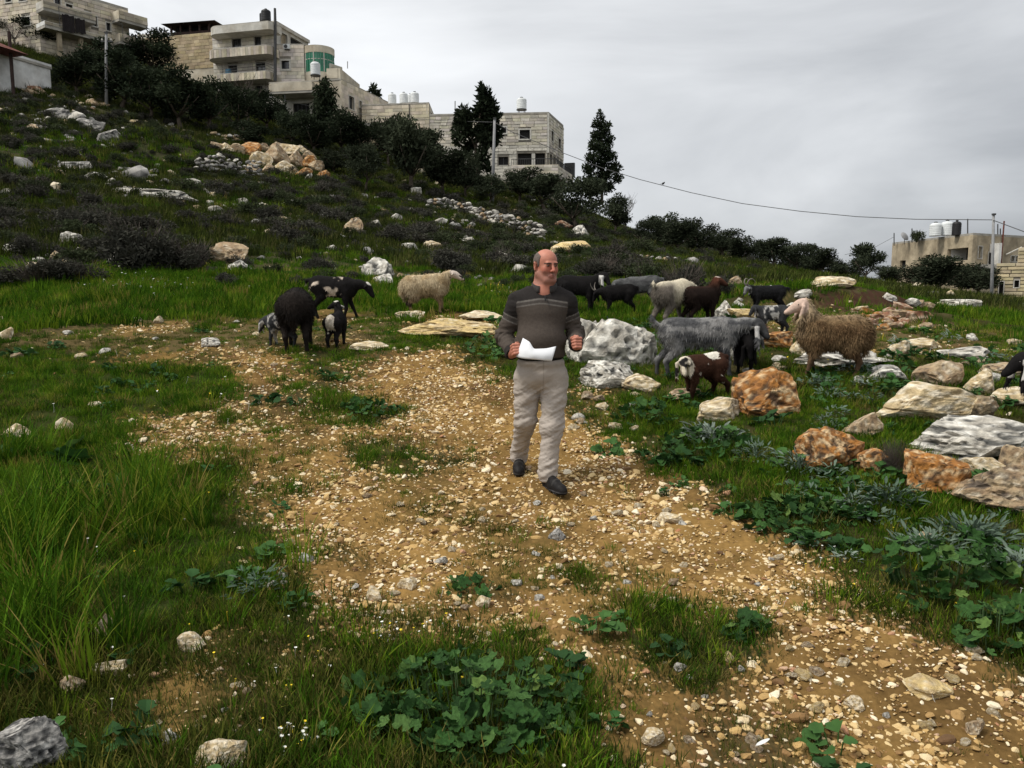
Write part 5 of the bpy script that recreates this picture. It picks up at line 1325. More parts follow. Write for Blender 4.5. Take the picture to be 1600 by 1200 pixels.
def strips(f, s0, s1, z0, z1, out, rad, seed, root):
    """upright facing stones round a balcony front"""
    g = random.Random(seed); per = []
    n = 40
    pl = [(s0 + rad * (1 - math.cos(math.pi / 2 * k / 12)), out - rad + rad * math.sin(math.pi / 2 * k / 12)) for k in range(12)] + [(s1 - .3, out), (s1, out - .35), (s1, .05)]
    V = []; F = []; Cc = []; nv = 0; acc = []
    for i in range(len(pl) - 1):
        a, b = np.array(pl[i]), np.array(pl[i + 1]); l = np.linalg.norm(b - a); m_ = max(1, round(l / .34)); nrm = A(-(b - a)[1], (b - a)[0]) / l
        for k in range(m_):
            p0, p1 = a + (b - a) * (k + .04) / m_, a + (b - a) * (k + .96) / m_; t = .03 * g.uniform(.6, 1.4)
            q = [f.w(p0[0], p0[1], 0), f.w(p1[0], p1[1], 0), f.w(*(p1 + nrm * t), 0), f.w(*(p0 + nrm * t), 0)]
            v = [x - f.o + A(0, 0, z0 + .02) for x in q] + [x - f.o + A(0, 0, z1 - .02) for x in q]
            V += v; F += [[nv + i_ for i_ in t_] for t_ in ((0, 3, 2, 1), (4, 5, 6, 7), (0, 1, 5, 4), (1, 2, 6, 5), (2, 3, 7, 6), (3, 0, 4, 7))]; nv += 8
            Cc += [np.array([.56, .52, .44]) * g.uniform(.6, 1.2) * np.array([1, g.uniform(.93, 1), g.uniform(.78, 1)])] * 8
    o = link('facing_strips', make_mesh('facing_strips', np.array(V), np.array(F), M_stone, cols=np.array(Cc)), root); o['kind'] = 'stuff'
for (v0, v1, u0, u1, nm) in ((35, 47, 321, 423, 'roof_slab'), (72, 85.5, 319, 421, 'balcony'), (112, 124, 326, 419, 'balcony')):
    q = fa.rect(u0, v0, u1, v1, 2.0); z0, z1 = zof(fa, 400, v1, 2.0), zof(fa, 400, v0, 2.0)
    rounded_slab(hb, fa, q[0], q[1], z0, z1, 2.0, 1.4, M_slab if nm == 'balcony' else M_wallw, nm)
    strips(fa, q[0], q[1], z0, z1, 2.0, 1.4, int(v0), hb) if nm == 'balcony' else None
    rounded_slab(hb, fa, q[0] + .1, q[1] - .05, z1 + .004, z1 + .09, 1.97, 1.35, M_slab, 'coping')
roof_poly(hb, pts, zr + .002, .2, M_slab)
# railing on the middle balcony
q = fa.rect(326, 112, 419, 124, 2.0); zz = zof(fa, 400, 112, 2.0); mb = MB()
for k in range(3): mb.tube([fa.w(q[0] + 1.5, 1.9, zz + .3 + k * .3) - fa.o, fa.w(q[1] - .2, 1.9, zz + .3 + k * .3) - fa.o, fa.w(q[1] - .1, .1, zz + .3 + k * .3) - fa.o], .022, 4)
mb.build('railing', M_metal, hb)
# glazed round bay
c = fb.w(fb.len - .1, -1.3, 0); rb = (519 - 474) * mpp(92) / 2 * 1.04; cx = P(496.5, 98, 92.6)[:2]
def ring(z0, z1, r, m, name, seg=28, parent=None):
    return MB().lathe((cx[0] - hb.location.x, cx[1] + rb * .35 - hb.location.y, 0), [(r, z0), (r, z1)], seg).build(name, m, parent or hb)
zz = [zof(fb, 476, v) for v in (72, 83, 113, 126)]
ring(zz[1], zz[0], rb, M_wallc, 'bay_parapet'); bg = ring(zz[2], zz[1] - .01, rb * .975, M_green, 'green_glazing'); ring(zz[3] - 4, zz[2] - .01, rb, M_wallc, 'bay_base')
for k in range(14):
    a = math.pi + math.pi * (k + .5) / 14; p = A(cx[0] - hb.location.x + math.cos(a) * rb * .985, cx[1] + rb * .35 - hb.location.y + math.sin(a) * rb * .985, 0)
    MB().box(p + A(0, 0, (zz[1] + zz[2]) / 2), (.09, .09, zz[1] - zz[2])).build('glazing_bar', M_frame if k in (3, 6, 9) else M_green, hb)
MB().lathe((cx[0] - hb.location.x, cx[1] + rb * .35 - hb.location.y, 0), [(rb * .99, zz[1] - .75), (rb * .99, zz[1] - .68)], 28).build('glazing_bar', M_frame, hb)
pp = P(430, 127, 90.6); MB().tube([pp, P(430, 40, 90.6), P(429.5, 13, 90.6)], [.19, .17, .14], 8).build('flue_pipe', M_metal); tag(bpy.data.objects['flue_pipe'], 'tall black flue pipe running up the corner of the balconied house', 'flue pipe')
ac_unit(fa, 349, 54, 9, 'air conditioner under the roof slab of the balconied house'); ac_unit(fb, 449, 74, 9, 'air conditioner on the pale wall left of the green glazed bay')
tank(416, 16.5, 33.5, 14, 92.5, M_tankb, 'black water tank on the balconied house roof'); tank(410, 21, 33.5, 8, 95, M_tankb, 'smaller black tank behind the black one on the balconied house')
tank(493, 98, 117.5, 14.5, 81, M_tankw, 'white water tank on a stand before the green glazed bay', 5)
o = empty('water_barrel', fa.w(fa.px(363, 111)[0], .8, zof(fa, 400, 113, 2.0))); tag(o, 'blue barrel standing on the middle balcony', 'barrel'); MB().lathe((0, 0, 0), [(.3, 0), (.36, .2), (.36, .7), (.28, .95), (.1, 1.0)], 16).build('drum', mat('blue_plastic', (.10, .22, .32), rough=.5), o, True)
# --- pavilion and terrace wall
hv = bld('pavilion', 296, 99, 60, 'brown pavilion with a low hipped roof on the cream terrace wall', 'pavilion')
fp = Face(hv, 264, 99, 326, 98); z0, z1, z2 = zof(fp, 296, 54), zof(fp, 296, 38), zof(fp, 296, 30.5)
fp.part('wall', M_brown, 0, fp.len, z0, z0 + .35, -4, 0); fp.part('back_wall', M_dark, .2, fp.len - .2, z0 + .35, z1, -3.8, -1)
for k in range(5): fp.part('post', M_brown, k * (fp.len - .2) / 4, k * (fp.len - .2) / 4 + .2, z0 + .35, z1, -.25, -.02)
o3 = fp.o; a = [fp.w(-.7, .8, z1), fp.w(fp.len + 1.2, .8, z1), fp.w(fp.len + 1.2, -5, z1), fp.w(-.7, -5, z1), fp.w(1.2, -1.6, z2), fp.w(fp.len - 1.5, -1.6, z2), fp.w(fp.len - 1.5, -2.8, z2), fp.w(1.2, -2.8, z2)]
MB().add([q - o3 for q in a], [(0, 3, 2, 1), (4, 5, 6, 7), (0, 1, 5, 4), (1, 2, 6, 5), (2, 3, 7, 6), (3, 0, 4, 7)]).build('roof', M_brown, hv)
hw = bld('terrace_wall', 270, 96, 75, 'cream stained stone terrace wall below the pavilion', 'wall')
fw_ = Face(hw, 196, 98, 338, 95); z0 = zof(fw_, 290, 54); fw_.wall(M_wallc, z0 - 6, z0); fw_.courses(z0 - 4, z0, [], .38, .9, 51, tint=(.40, .33, .22), sp=.18)
fw_.part('parapet', M_wallw, fw_.px(214, 50)[0], fw_.px(258, 50)[0], z0 + .01, z0 + .5, -.3, -.02)
# --- top left house
hA = bld('corner_house', 60, 77, 60, 'cream stone house with hanging dark blankets in the top left corner')
e1, e2 = Face(hA, -40, 79.5, 60, 77), Face(hA, 60, 77, 200, 84)
zb = zof(e1, 55, 60) - 1.5; zt = zof(e2, 60, -24)
ops = [e1.rect(35, 27, 47.5, 40), e1.rect(9, -8, 18, 3.5), e1.rect(30, -9, 42, 2)]
e1.wall(M_mort, zb, zt, ops); e1.courses(zb, zt, [(o[0] - .06, o[1] + .06, o[2] - .06, o[3] + .06) for o in ops], .36, .8, 61, tint=(.55, .50, .41), sp=.2)
for o in ops: e1.window(o, .1)
arch = MB(); o = ops[0]; c_ = e1.w((o[0] + o[1]) / 2, .05, o[3]) - e1.o
ops2 = [e2.rect(*q) for q in ((133, 20, 141.5, 37), (143, 25, 151.5, 41), (166, 36, 172.5, 48), (85, -6, 94, 7), (103, 7, 113, 17), (66, 33, 73, 38))]
e2.wall(M_mort, zb, zt, ops2); e2.courses(zb, zt, [(o[0] - .08, o[1] + .08, o[2] - .08, o[3] + .08) for o in ops2], .36, .8, 62, tint=(.53, .485, .40), sp=.16)
for o in ops2: e2.window(o, .1)
pts = [e1.a, e1.b, e2.b, e1.a + e2.b - e1.b]; inner(hA, pts, zb, zt - .5); roof_poly(hA, pts, zt + .002, .25, M_slab)
def box_balcony(f, s0, s1, z0, z1, out, m=M_wallc, sl=M_slab, seed=1):
    f.part('balcony', m, s0, s1, z0, z1, out - .2, out); f.part('balcony_end', m, s0 - .004, s0 + .2, z0, z1, 0, out - .202); f.part('balcony_end', m, s1 - .2, s1 + .004, z0, z1, 0, out - .202)
    f.part('balcony_slab', sl, s0 + .01, s1 - .01, z0 - .25, z0 - .004, -.01, out - .02)
    f.courses(z0 + .02, z1 - .02, [], .32, .8, seed, s0=s0, s1=s1, out=out, tint=(.42, .38, .30))
zl1, zl0 = zof(e2, 97, 39, 1.8), zof(e2, 97, 45, 1.8)
box_balcony(e2, -.3, 5.8, zl0, zl1, 1.8, M_white, seed=71)
zu1, zu0 = zof(e2, 75, 2, 1.5), zof(e2, 75, 13, 1.5)
box_balcony(e2, -.2, 4.6, zu0, zu1, 1.5, M_wallw, seed=72)
zz1, zz0 = zof(e2, 176, 12, 1.6), zof(e2, 176, 25, 1.6); box_balcony(e2, e2.len - 1.8, e2.len + 1.2, zz0, zz1, 1.5, seed=73)
zz1, zz0 = zof(e2, 176, 48, 1.6), zof(e2, 176, 60, 1.6); box_balcony(e2, e2.len - 1.8, e2.len + 1.2, zz0, zz1, 1.5, seed=74)
for k in range(3): e2.part('pillar', M_conc, 1.0 + k * 2, 1.35 + k * 2, zl0 - 3.2, zl0 - .26, 1.0, 1.35)
for i, (u0, u1, v0, v1, lb) in enumerate(((97, 116, 24, 50, 'large dark blanket hung over the lower balcony of the corner house'), (117, 133, 30, 52, 'second, smaller dark blanket hung right of the large one'))):
    o = empty('blanket', e2.w(e2.px((u0 + u1) / 2, v1, 1.9)[0], 1.9, e2.px((u0 + u1) / 2, v1, 1.9)[1])); tag(o, lb, 'blanket')
    s0, s1, z0, z1 = e2.rect(u0, v0, u1, v1, 1.9); w, h = s1 - s0, z1 - z0; n = 16; V = []; F = []
    for sd in (0, .03):
        for j in range(9):
            for k in range(n): V.append(e2.w(s0 + w * k / (n - 1), 1.95 + sd + .06 * math.sin(k * 1.9 + i) * (1 - j / 12), z1 - h * j / 8 - .05 * math.sin(k * .8)) - np.array(o.location))
    for sd in (0, 9 * n):
        for j in range(8):
            for k in range(n - 1): F.append((sd + j * n + k, sd + j * n + k + 1, sd + j * n + n + k + 1, sd + j * n + n + k))
    MB().add(V, F).build('cloth', M_cloth, o, True)
o = empty('washing_line', e2.w(0, 2, zl1 + 2)); tag(o, 'thin washing line frame above the hanging blankets', 'washing line')
MB().tube([e2.w(1, 1.9, zl1 + 1.55) - np.array(o.location), e2.w(7, 1.9, zl1 + 1.6) - np.array(o.location)], .025, 4).build('line', M_metal, o)
for k in (1, 7): MB().tube([e2.w(k, 1.9, zl1 - .2) - np.array(o.location), e2.w(k, 1.9, zl1 + 1.6) - np.array(o.location)], .03, 4).build('post', M_metal, o)
hz = bld('tin_screen', 200, 84, 85, 'pale blue grey sheet screen below the corner house', 'screen'); fz = Face(hz, 184, 84, 217, 84); z0, z1 = zof(fz, 200, 90), zof(fz, 200, 75)
fz.part('sheet', mat('pale_sheet', (.30, .34, .38), rough=.6, var=.2), 0, fz.len, z0, z1, -.06, 0)
for k in range(4): fz.part('post', M_metal, k * fz.len / 3 - .03, k * fz.len / 3 + .03, z0 - 1, z1, -.12, -.062)
# --- white shed wall with red roof at the left edge
hs_ = bld('white_shed', 40, 65, 120, 'long whitewashed shed wall with a red tiled corner roof at the left edge', 'shed')
fz = Face(hs_, -30, 56.5, 76, 61.5); z1 = zof(fz, 40, 97); 
fz.wall(M_white, z1 - 6, z1); fz.part('coping', M_slab, -.1, fz.len + .1, z1, z1 + .18, -.4, .08); fz.part('coping_cap', M_white, -.1, fz.len + .1, z1 + .184, z1 + .35, -.38, .05)
s_ = fz.px(3, 90)[0]; MB().tube([fz.w(s_, .9, z1 - 3) - fz.o, fz.w(s_, .9, z1 + 1.5) - fz.o], .12, 7).build('post', M_brown, hs_)
s0, s1 = fz.px(-30, 75)[0], fz.px(17, 78)[0]; z2 = zof(fz, 5, 80, .9)
a = [fz.w(s0, 1.8, z2), fz.w(s1, 1.8, z2), fz.w(s1, -3, z2), fz.w(s0, -3, z2), fz.w(s0, -.4, z2 + 1.1), fz.w(s1 - 2.2, -.4, z2 + 1.1)]
MB().add([q - fz.o for q in a], [(0, 3, 2, 1), (0, 1, 5, 4), (1, 2, 5), (2, 3, 4, 5), (3, 0, 4)]).build('roof', M_red, hs_)
# --- house at the right with tanks
hr = bld('flat_house', 1518, 60, 450, 'beige flat roofed house with a porch and three tanks at the right')
r1, r2 = Face(hr, 1393, 72, 1518, 60), Face(hr, 1518, 60, 1660, 66)
zt = zof(r1, 1518, 367.5); zb = -2
pch = r1.rect(1480, 386, 1516, 411); pch = (pch[0], r1.len - .35, zof(r1, 1518, 413), zof(r1, 1518, 386))
ops = [pch, r1.rect(1446, 398, 1453.5, 405), r1.rect(1406, 407, 1415, 418)]
r1.wall(M_conc, zb, zt, ops); [r1.window(o, .0, mull=0, m=M_dark) for o in ops[1:]]
# porch: white recess with door and window
r1.part('porch_back', M_white, pch[0] - .5, pch[1] + .5, pch[2] - .5, pch[3] + .3, -2.2, -2.0)
r1.part('porch_floor', M_slab, pch[0] - .4, pch[1] + .4, pch[2] - .3, pch[2], -2.0, -.31)
r1.part('porch_side', M_white, pch[0] - .3, pch[0] - .005, pch[2], pch[3] + .2, -2.0, -.31)
r1.part('porch_door', M_dark, pch[0] + 1.3, pch[0] + 2.6, pch[2], pch[3] - .4, -1.998, -1.95); r1.part('porch_window', M_glass, pch[1] - 2.2, pch[1] - .8, pch[2] + .5, pch[3] - .5, -1.998, -1.95)
r1.part('column', M_white, r1.len - .345, r1.len - .02, pch[2], pch[3], -.28, -.02); r1.part('sill', M_conc, pch[0], pch[1], pch[2], pch[2] + .35, -.25, .05)
o2 = [r2.rect(*q) for q in ((1528, 385, 1534, 404), (1544, 394, 1556, 412), (1579, 400, 1584.5, 409), (1586.5, 400, 1592, 409))]
r2.wall(M_conc, zb, zt, o2); [r2.window(o, .05, mull=0, m=M_wallw if k == 0 else M_dark) for k, o in enumerate(o2)]
pts = [r1.a, r1.b, r2.b, r1.a + r2.b - r1.b]; c = np.mean(pts, 0); roof_poly(hr, pts, zt + .002, .16, M_slab)
inner(hr, [c + (p - c) * .8 for p in pts], zb, zt - .3)
MB().tube([r2.w(r2.px(1563, 400)[0], .1, zb + 2) - r2.o, r2.w(r2.px(1563, 400)[0], .1, zt + 1.2) - r2.o], .06, 5).build('drain_pipe', M_red, hr)
MB().tube([r2.w(r2.px(1566, 398)[0], .3, zof(r2, 1566, 398)) - r2.o, r2.w(r2.px(1578, 387)[0], .9, zof(r2, 1578, 387)) - r2.o], .05, 5).build('lamp_arm', M_frame, hr)
tank(1461, 348.5, 369, 17, 64, M_tankw, 'left white tank on the flat beige house roof'); tank(1479, 346, 368, 17, 64, M_tankw, 'middle white tank on the flat beige house roof'); tank(1494, 346, 368, 13, 62, M_tankb, 'black tank right of the white ones on the flat beige house')
def rod(name, a, b, r, m, label, cat): return tag(MB().tube([a, b], r, 6).build(name, m), label, cat)
for i, (u, v0, v1, d, lb) in enumerate(((1397, 364, 384, 71, 'steel post at the left end of the flat house roof'), (1425, 357, 379, 68, 'aerial mast beside the dish on the flat house'), (1512, 342, 368, 61, 'upright post right of the black tank'), (1559, 350, 371, 61.8, 'thin post on the roof right of the concrete pole'), (1563, 357, 371, 62, 'short thin post on the roof right of the concrete pole'))):
    rod('roof_post', P(u, v1, d), P(u, v0, d), .05, M_metal, lb, 'post')
d_ = P(1413, 380, 69); o = empty('satellite_dish', d_); tag(o, 'small satellite dish on the flat beige house roof', 'satellite dish')
mb = MB().lathe((0, 0, 0), [(.02, .12), (.25, .08), (.42, 0), (.40, .02), (.22, .11), (.02, .14)], 16); mb.v = [q @ rotm(60, 0, 25).T + A(0, 0, .6) for q in mb.v]; mb.build('dish', M_pole, o, True); MB().tube([A(0, 0, -.1), A(0, 0, .55)], .03, 5).build('mast', M_metal, o)
d_ = P(1432, 378, 67); o = empty('roof_shrub', d_); tag(o, 'small dark potted shrub on the flat house roof', 'plant'); o.scale = (1.5, 1.5, 2.0); link('foliage', SHV[1][1], o); link('twigs', SHV[1][0], o)
# ribbed stone building at the far right
hx = bld('ribbed_building', 1560, 52, 460, 'cream rough ribbed stone building at the right edge', 'building')
x1 = Face(hx, 1557, 53, 1680, 50); z1 = zof(x1, 1575, 411); ops = [x1.rect(1585, 438, 1592.5, 449), x1.rect(1561, 440, 1568, 462)]
x1.wall(M_mort, -2, z1, ops); x1.courses(-2, z1, [(o[0] - .05, o[1] + .05, o[2] - .05, o[3] + .05) for o in ops], .24, 1.3, 81, tint=(.46, .40, .27), proud=.07, gap=.05); [x1.window(o, .05, mull=0, m=M_dark) for o in ops]
x1.part('upper_wall', M_wallc, x1.px(1590, 405)[0], x1.len, z1, z1 + 1, -.3, 0); x1.courses(z1, z1 + 1, [], .24, 1.3, 82, s0=x1.px(1590, 405)[0], tint=(.46, .40, .27), proud=.07, gap=.05); x1.part('back', M_wallc, .3, x1.len, -2, z1 - .1, -5, -.32)

# ---------------------------------------------------------------- poles, wires, bird
def pole(u, v0, v1, r, label, arms=(), lean=0.0, depth=None):
    b = hit(u, v1) if depth is None else P(u, v1, depth)
    if depth is not None: b[2] = min(b[2], Hs(b[0], b[1]))
    b = b; top = P(u + lean, v0, b[1]); o = empty('utility_pole', b); tag(o, label, 'pole')
    MB().tube([A(0, 0, -.5), (top - b) * .5, top - b], [r * 1.25, r, r * .8], 10).build('post', M_pole, o, True)
    for z in arms: MB().box((top - b) + A(0, 0, -z), (.9, .08, .08)).build('crossarm', M_metal, o)
    MB().box((top - b) + A(0, -.02, .04), (r * 2, r * 2, .1)).build('cap', M_metal, o)
    for k in (-.35, .35):
        if arms: MB().lathe((top - b) + A(k, 0, -arms[0] + .05), [(.05, 0), (.07, .06), (.04, .16)], 8).build('insulator', M_frame, o)
    return b, top
pA, tA = pole(166, 52, 170, .11, 'slim pale pole on the upper left slope below the corner house', (.6,))
pB, tB = pole(769, 186, 317, .12, 'concrete pole in front of the stone house on the ridge', (), 4)
pC, tC = pole(1549, 336, 486, .085, 'grey concrete pole near the flat beige house at the right', (), 3.5, 46)
def wire(name, pts, r, label):
    tag(MB().tube(pts, r, 5).build(name, M_metal), label, 'wire')
wire('power_line', [P(u, v, tB[1] + (tC[1] - tB[1]) * (u - 774) / (1552 - 774)) for u, v in ((774, 192), (800, 206), (880, 239), (940, 262), (1000, 280.5), (1080, 301), (1160, 318), (1250, 330), (1340, 338.5), (1430, 342.5), (1552, 343.5))], .024, 'long sagging power line from the ridge pole to the right hand pole')
wire('power_line', [tC + A(0, 0, -.3), P(1600, 362, 41), P(1680, 396, 36)], .026, 'power line leaving the right hand pole past the right edge')
wire('power_line', [P(521, 172, 81.5), P(580, 180.5, 78), P(640, 185, 74), P(700, 189, 71), P(772, 191, tB[1])], .022, 'power line between the long beige house and the ridge pole')
wire('power_line', [P(1320, 398, 70), P(1360, 390, 71), P(1397, 370, 71)], .016, 'thin cable reaching the left end of the flat house roof')
wire('power_line', [P(412, 150, 82.0), P(450, 158, 81), P(505, 170, 81)], .016, 'thin cable drooping under the canopy of the long house')
bp = P(1036, 288.5, tB[1] + (tC[1] - tB[1]) * (1036 - 774) / 778); bird = empty('bird', bp); tag(bird, 'small dark bird perched on the long power line', 'bird')
V, F = ico(3); V = V * np.array([.10, .07, .08]); V[:, 2] += .08 + .25 * V[:, 0]
hd_, _ = ico(2); hd_ = hd_ * .045 + A(.09, 0, .155); tl_ = ico(2)[0] * A(.10, .025, .012) + A(-.14, 0, .045)
V2, F2 = many([(V, [F]), (hd_, [ico(2)[1]]), (tl_, [ico(2)[1]])]); link('body', make_mesh('body', V2, F2, M_tankb, smooth=True), bird)
for i, (u, v0, v1, lb) in enumerate(((893, 281, 300, 'left fence post behind the slender skyline tree'), (907, 285, 304, 'right fence post behind the slender skyline tree'))): rod('fence_post', P(u, v1 + 3, 76), P(u, v0, 76), .04, M_metal, lb, 'post')

# ---------------------------------------------------------------- implicit modelling of bodies
class Sdf:
    def __init__(s, lo, hi, h):
        s.lo = np.array(lo, float); s.h = h; s.n = np.ceil((np.array(hi) - s.lo) / h).astype(int) + 1
        s.F = np.full(s.n, .5, np.float32)
    def _blk(s, lo, hi):
        a = np.clip(np.floor((np.array(lo) - s.lo) / s.h).astype(int), 0, s.n); b = np.clip(np.ceil((np.array(hi) - s.lo) / s.h).astype(int) + 1, 0, s.n)
        sl = tuple(slice(int(x), int(y)) for x, y in zip(a, b))
        ax = [s.lo[i] + s.h * np.arange(a[i], b[i]) for i in range(3)]
        X = np.stack(np.meshgrid(*ax, indexing='ij'), -1).astype(np.float32) if all(len(q) for q in ax) else None
        return sl, X
    def _mix(s, sl, d, k, sub=False):
        f = s.F[sl]
        if sub:
            h = np.clip(.5 - .5 * (f + d) / k, 0, 1); s.F[sl] = f * (1 - h) - d * h + k * h * (1 - h)
        else:
            h = np.clip(.5 + .5 * (f - d) / k, 0, 1); s.F[sl] = f * (1 - h) + d * h - k * h * (1 - h)
    def cap(s, p, q, r0, r1=None, k=.03, sub=False):
        p, q = np.array(p, float), np.array(q, float); r1 = r0 if r1 is None else r1; m = max(r0, r1) + k + .03
        sl, X = s._blk(np.minimum(p, q) - m, np.maximum(p, q) + m)
        if X is None: return s
        d = (q - p).astype(np.float32); X = X - p.astype(np.float32); t = np.clip((X @ d) / max(1e-9, float(d @ d)), 0, 1)
        s._mix(sl, np.linalg.norm(X - t[..., None] * d, axis=-1) - (r0 + (r1 - r0) * t), k, sub); return s
    def chain(s, pts, rad, k=.03):
        for i in range(len(pts) - 1): s.cap(pts[i], pts[i + 1], rad[i], rad[i + 1], k)
        return s
    def ell(s, c, r, rot=None, k=.03, sub=False):
        c = np.array(c, float); r = np.array(r, float); m = r.max() + k + .03
        sl, X = s._blk(c - m, c + m)
        if X is None: return s
        X = X - c.astype(np.float32)
        if rot is not None: X = X @ np.asarray(rot, np.float32)
        rf = r.astype(np.float32); k0 = np.linalg.norm(X / rf, axis=-1); k1 = np.linalg.norm(X / (rf * rf), axis=-1) + 1e-9
        s._mix(sl, k0 * (k0 - 1) / k1, k, sub); return s
    def mesh(s):
        F = s.F; I = F < 0; n = np.array(F.shape) - 1
        cnt = np.zeros(n, np.int8)
        off = [(a, b, c) for a in (0, 1) for b in (0, 1) for c in (0, 1)]
        for a, b, c in off: cnt += I[a:a + n[0], b:b + n[1], c:c + n[2]]
        act = (cnt > 0) & (cnt < 8); ci = np.argwhere(act); idx = np.full(n, -1, np.int64); idx[act] = np.arange(len(ci))
        S = np.zeros((len(ci), 3)); N = np.zeros(len(ci))
        for a in off:
            for ax in range(3):
                if a[ax]: continue
                b = list(a); b[ax] = 1
                fa = F[tuple((ci + a).T)]; fb = F[tuple((ci + b).T)]; c = (fa < 0) != (fb < 0)
                t = np.where(c, fa / np.where(c, fa - fb, 1), 0); p = np.repeat(np.array(a, float)[None], len(ci), 0); p[:, ax] += t
                S += p * c[:, None]; N += c
        V = s.lo + s.h * (ci + S / N[:, None])
        Q = []
        for ax in range(3):
            o1, o2 = (ax + 1) % 3, (ax + 2) % 3
            sl0 = [slice(None)] * 3; sl1 = [slice(None)] * 3; sl0[ax] = slice(0, -1); sl1[ax] = slice(1, None)
            A0, A1 = I[tuple(sl0)], I[tuple(sl1)]; e = np.argwhere(A0 != A1)
            ok = (e[:, o1] > 0) & (e[:, o2] > 0) & (e[:, o1] < F.shape[o1] - 1) & (e[:, o2] < F.shape[o2] - 1); e = e[ok]
            flip = A0[tuple(e.T)]
            q = []
            for da, db in ((0, 0), (-1, 0), (-1, -1), (0, -1)):
                c = e.copy(); c[:, o1] += da; c[:, o2] += db; q.append(idx[tuple(c.T)])
            q = np.stack(q, 1); q[~flip] = q[~flip][:, ::-1]; Q.append(q[:, ::-1])
        Q = np.concatenate(Q); Q = Q[(Q >= 0).all(1)][:, ::-1]
        return V, Q
def vnormals(V, F):
    n = np.cross(V[F[:, 2]] - V[F[:, 0]], V[F[:, 3]] - V[F[:, 1]]); N = np.zeros_like(V)
    for k in range(4): np.add.at(N, F[:, k], n)
    return N / (np.linalg.norm(N, axis=1)[:, None] + 1e-12)
def relax(V, F, it=2, w=.5):
    for _ in range(it):
        S = np.zeros_like(V); c = np.zeros(len(V))
        for k in range(4):
            np.add.at(S, F[:, k], V[F[:, (k + 1) % 4]]); np.add.at(c, F[:, k], 1)
            np.add.at(S, F[:, k], V[F[:, (k - 1) % 4]]); np.add.at(c, F[:, k], 1)
        V = V * (1 - w) + w * S / np.maximum(c, 1)[:, None]
    return V
def strands(V, N, cols, n, length, width, flow, seed, frizz=.35, mask=None):
    """hair: thin leaf shaped faces rooted on the skin"""
    g = np.random.default_rng(seed); ids = np.arange(len(V)) if mask is None else np.where(mask)[0]
    i = g.choice(ids, n); p = V[i] + g.normal(0, .004, (n, 3)) - N[i] * .004
    d = N[i] * .55 + np.asarray(flow)[None] + g.normal(0, frizz, (n, 3)); d /= np.linalg.norm(d, axis=1)[:, None]
    s = np.cross(d, N[i] + g.normal(0, .2, (n, 3))); s /= np.linalg.norm(s, axis=1)[:, None] + 1e-9
    l = length * g.uniform(.5, 1.3, n)[:, None]; w = width * g.uniform(.6, 1.3, n)[:, None]
    m_ = p + d * l * .55 + N[i] * l * .10; t = p + d * l + np.array([0, 0, -.22]) * l
    W = np.stack([p - s * w * .5, p + s * w * .5, m_ + s * w * .45, t, m_ - s * w * .45], 1).reshape(-1, 3)
    b = np.arange(n)[:, None] * 5
    F4 = b + np.array([[0, 1, 2, 4]]); F3 = b + np.array([[4, 2, 3]])
    cc = cols[i] * g.uniform(.7, 1.3, n)[:, None]
    return W, [F4, F3], np.repeat(cc, 5, 0)
M_fur = mat('animal_coat', attr=True, rough=.88, var=.18, scale=26, bump=.5, bscale=60, bdist=.01, spec=.04)
M_hair = mat('hair_strands', attr=True, rough=.9, var=0, spec=.04)
M_horn = mat('horn', (.16, .14, .12), rough=.6, var=.3, scale=20, bump=.4)
M_eye = mat('animal_eye', (.012, .010, .008), rough=.15, var=0, spec=.6)
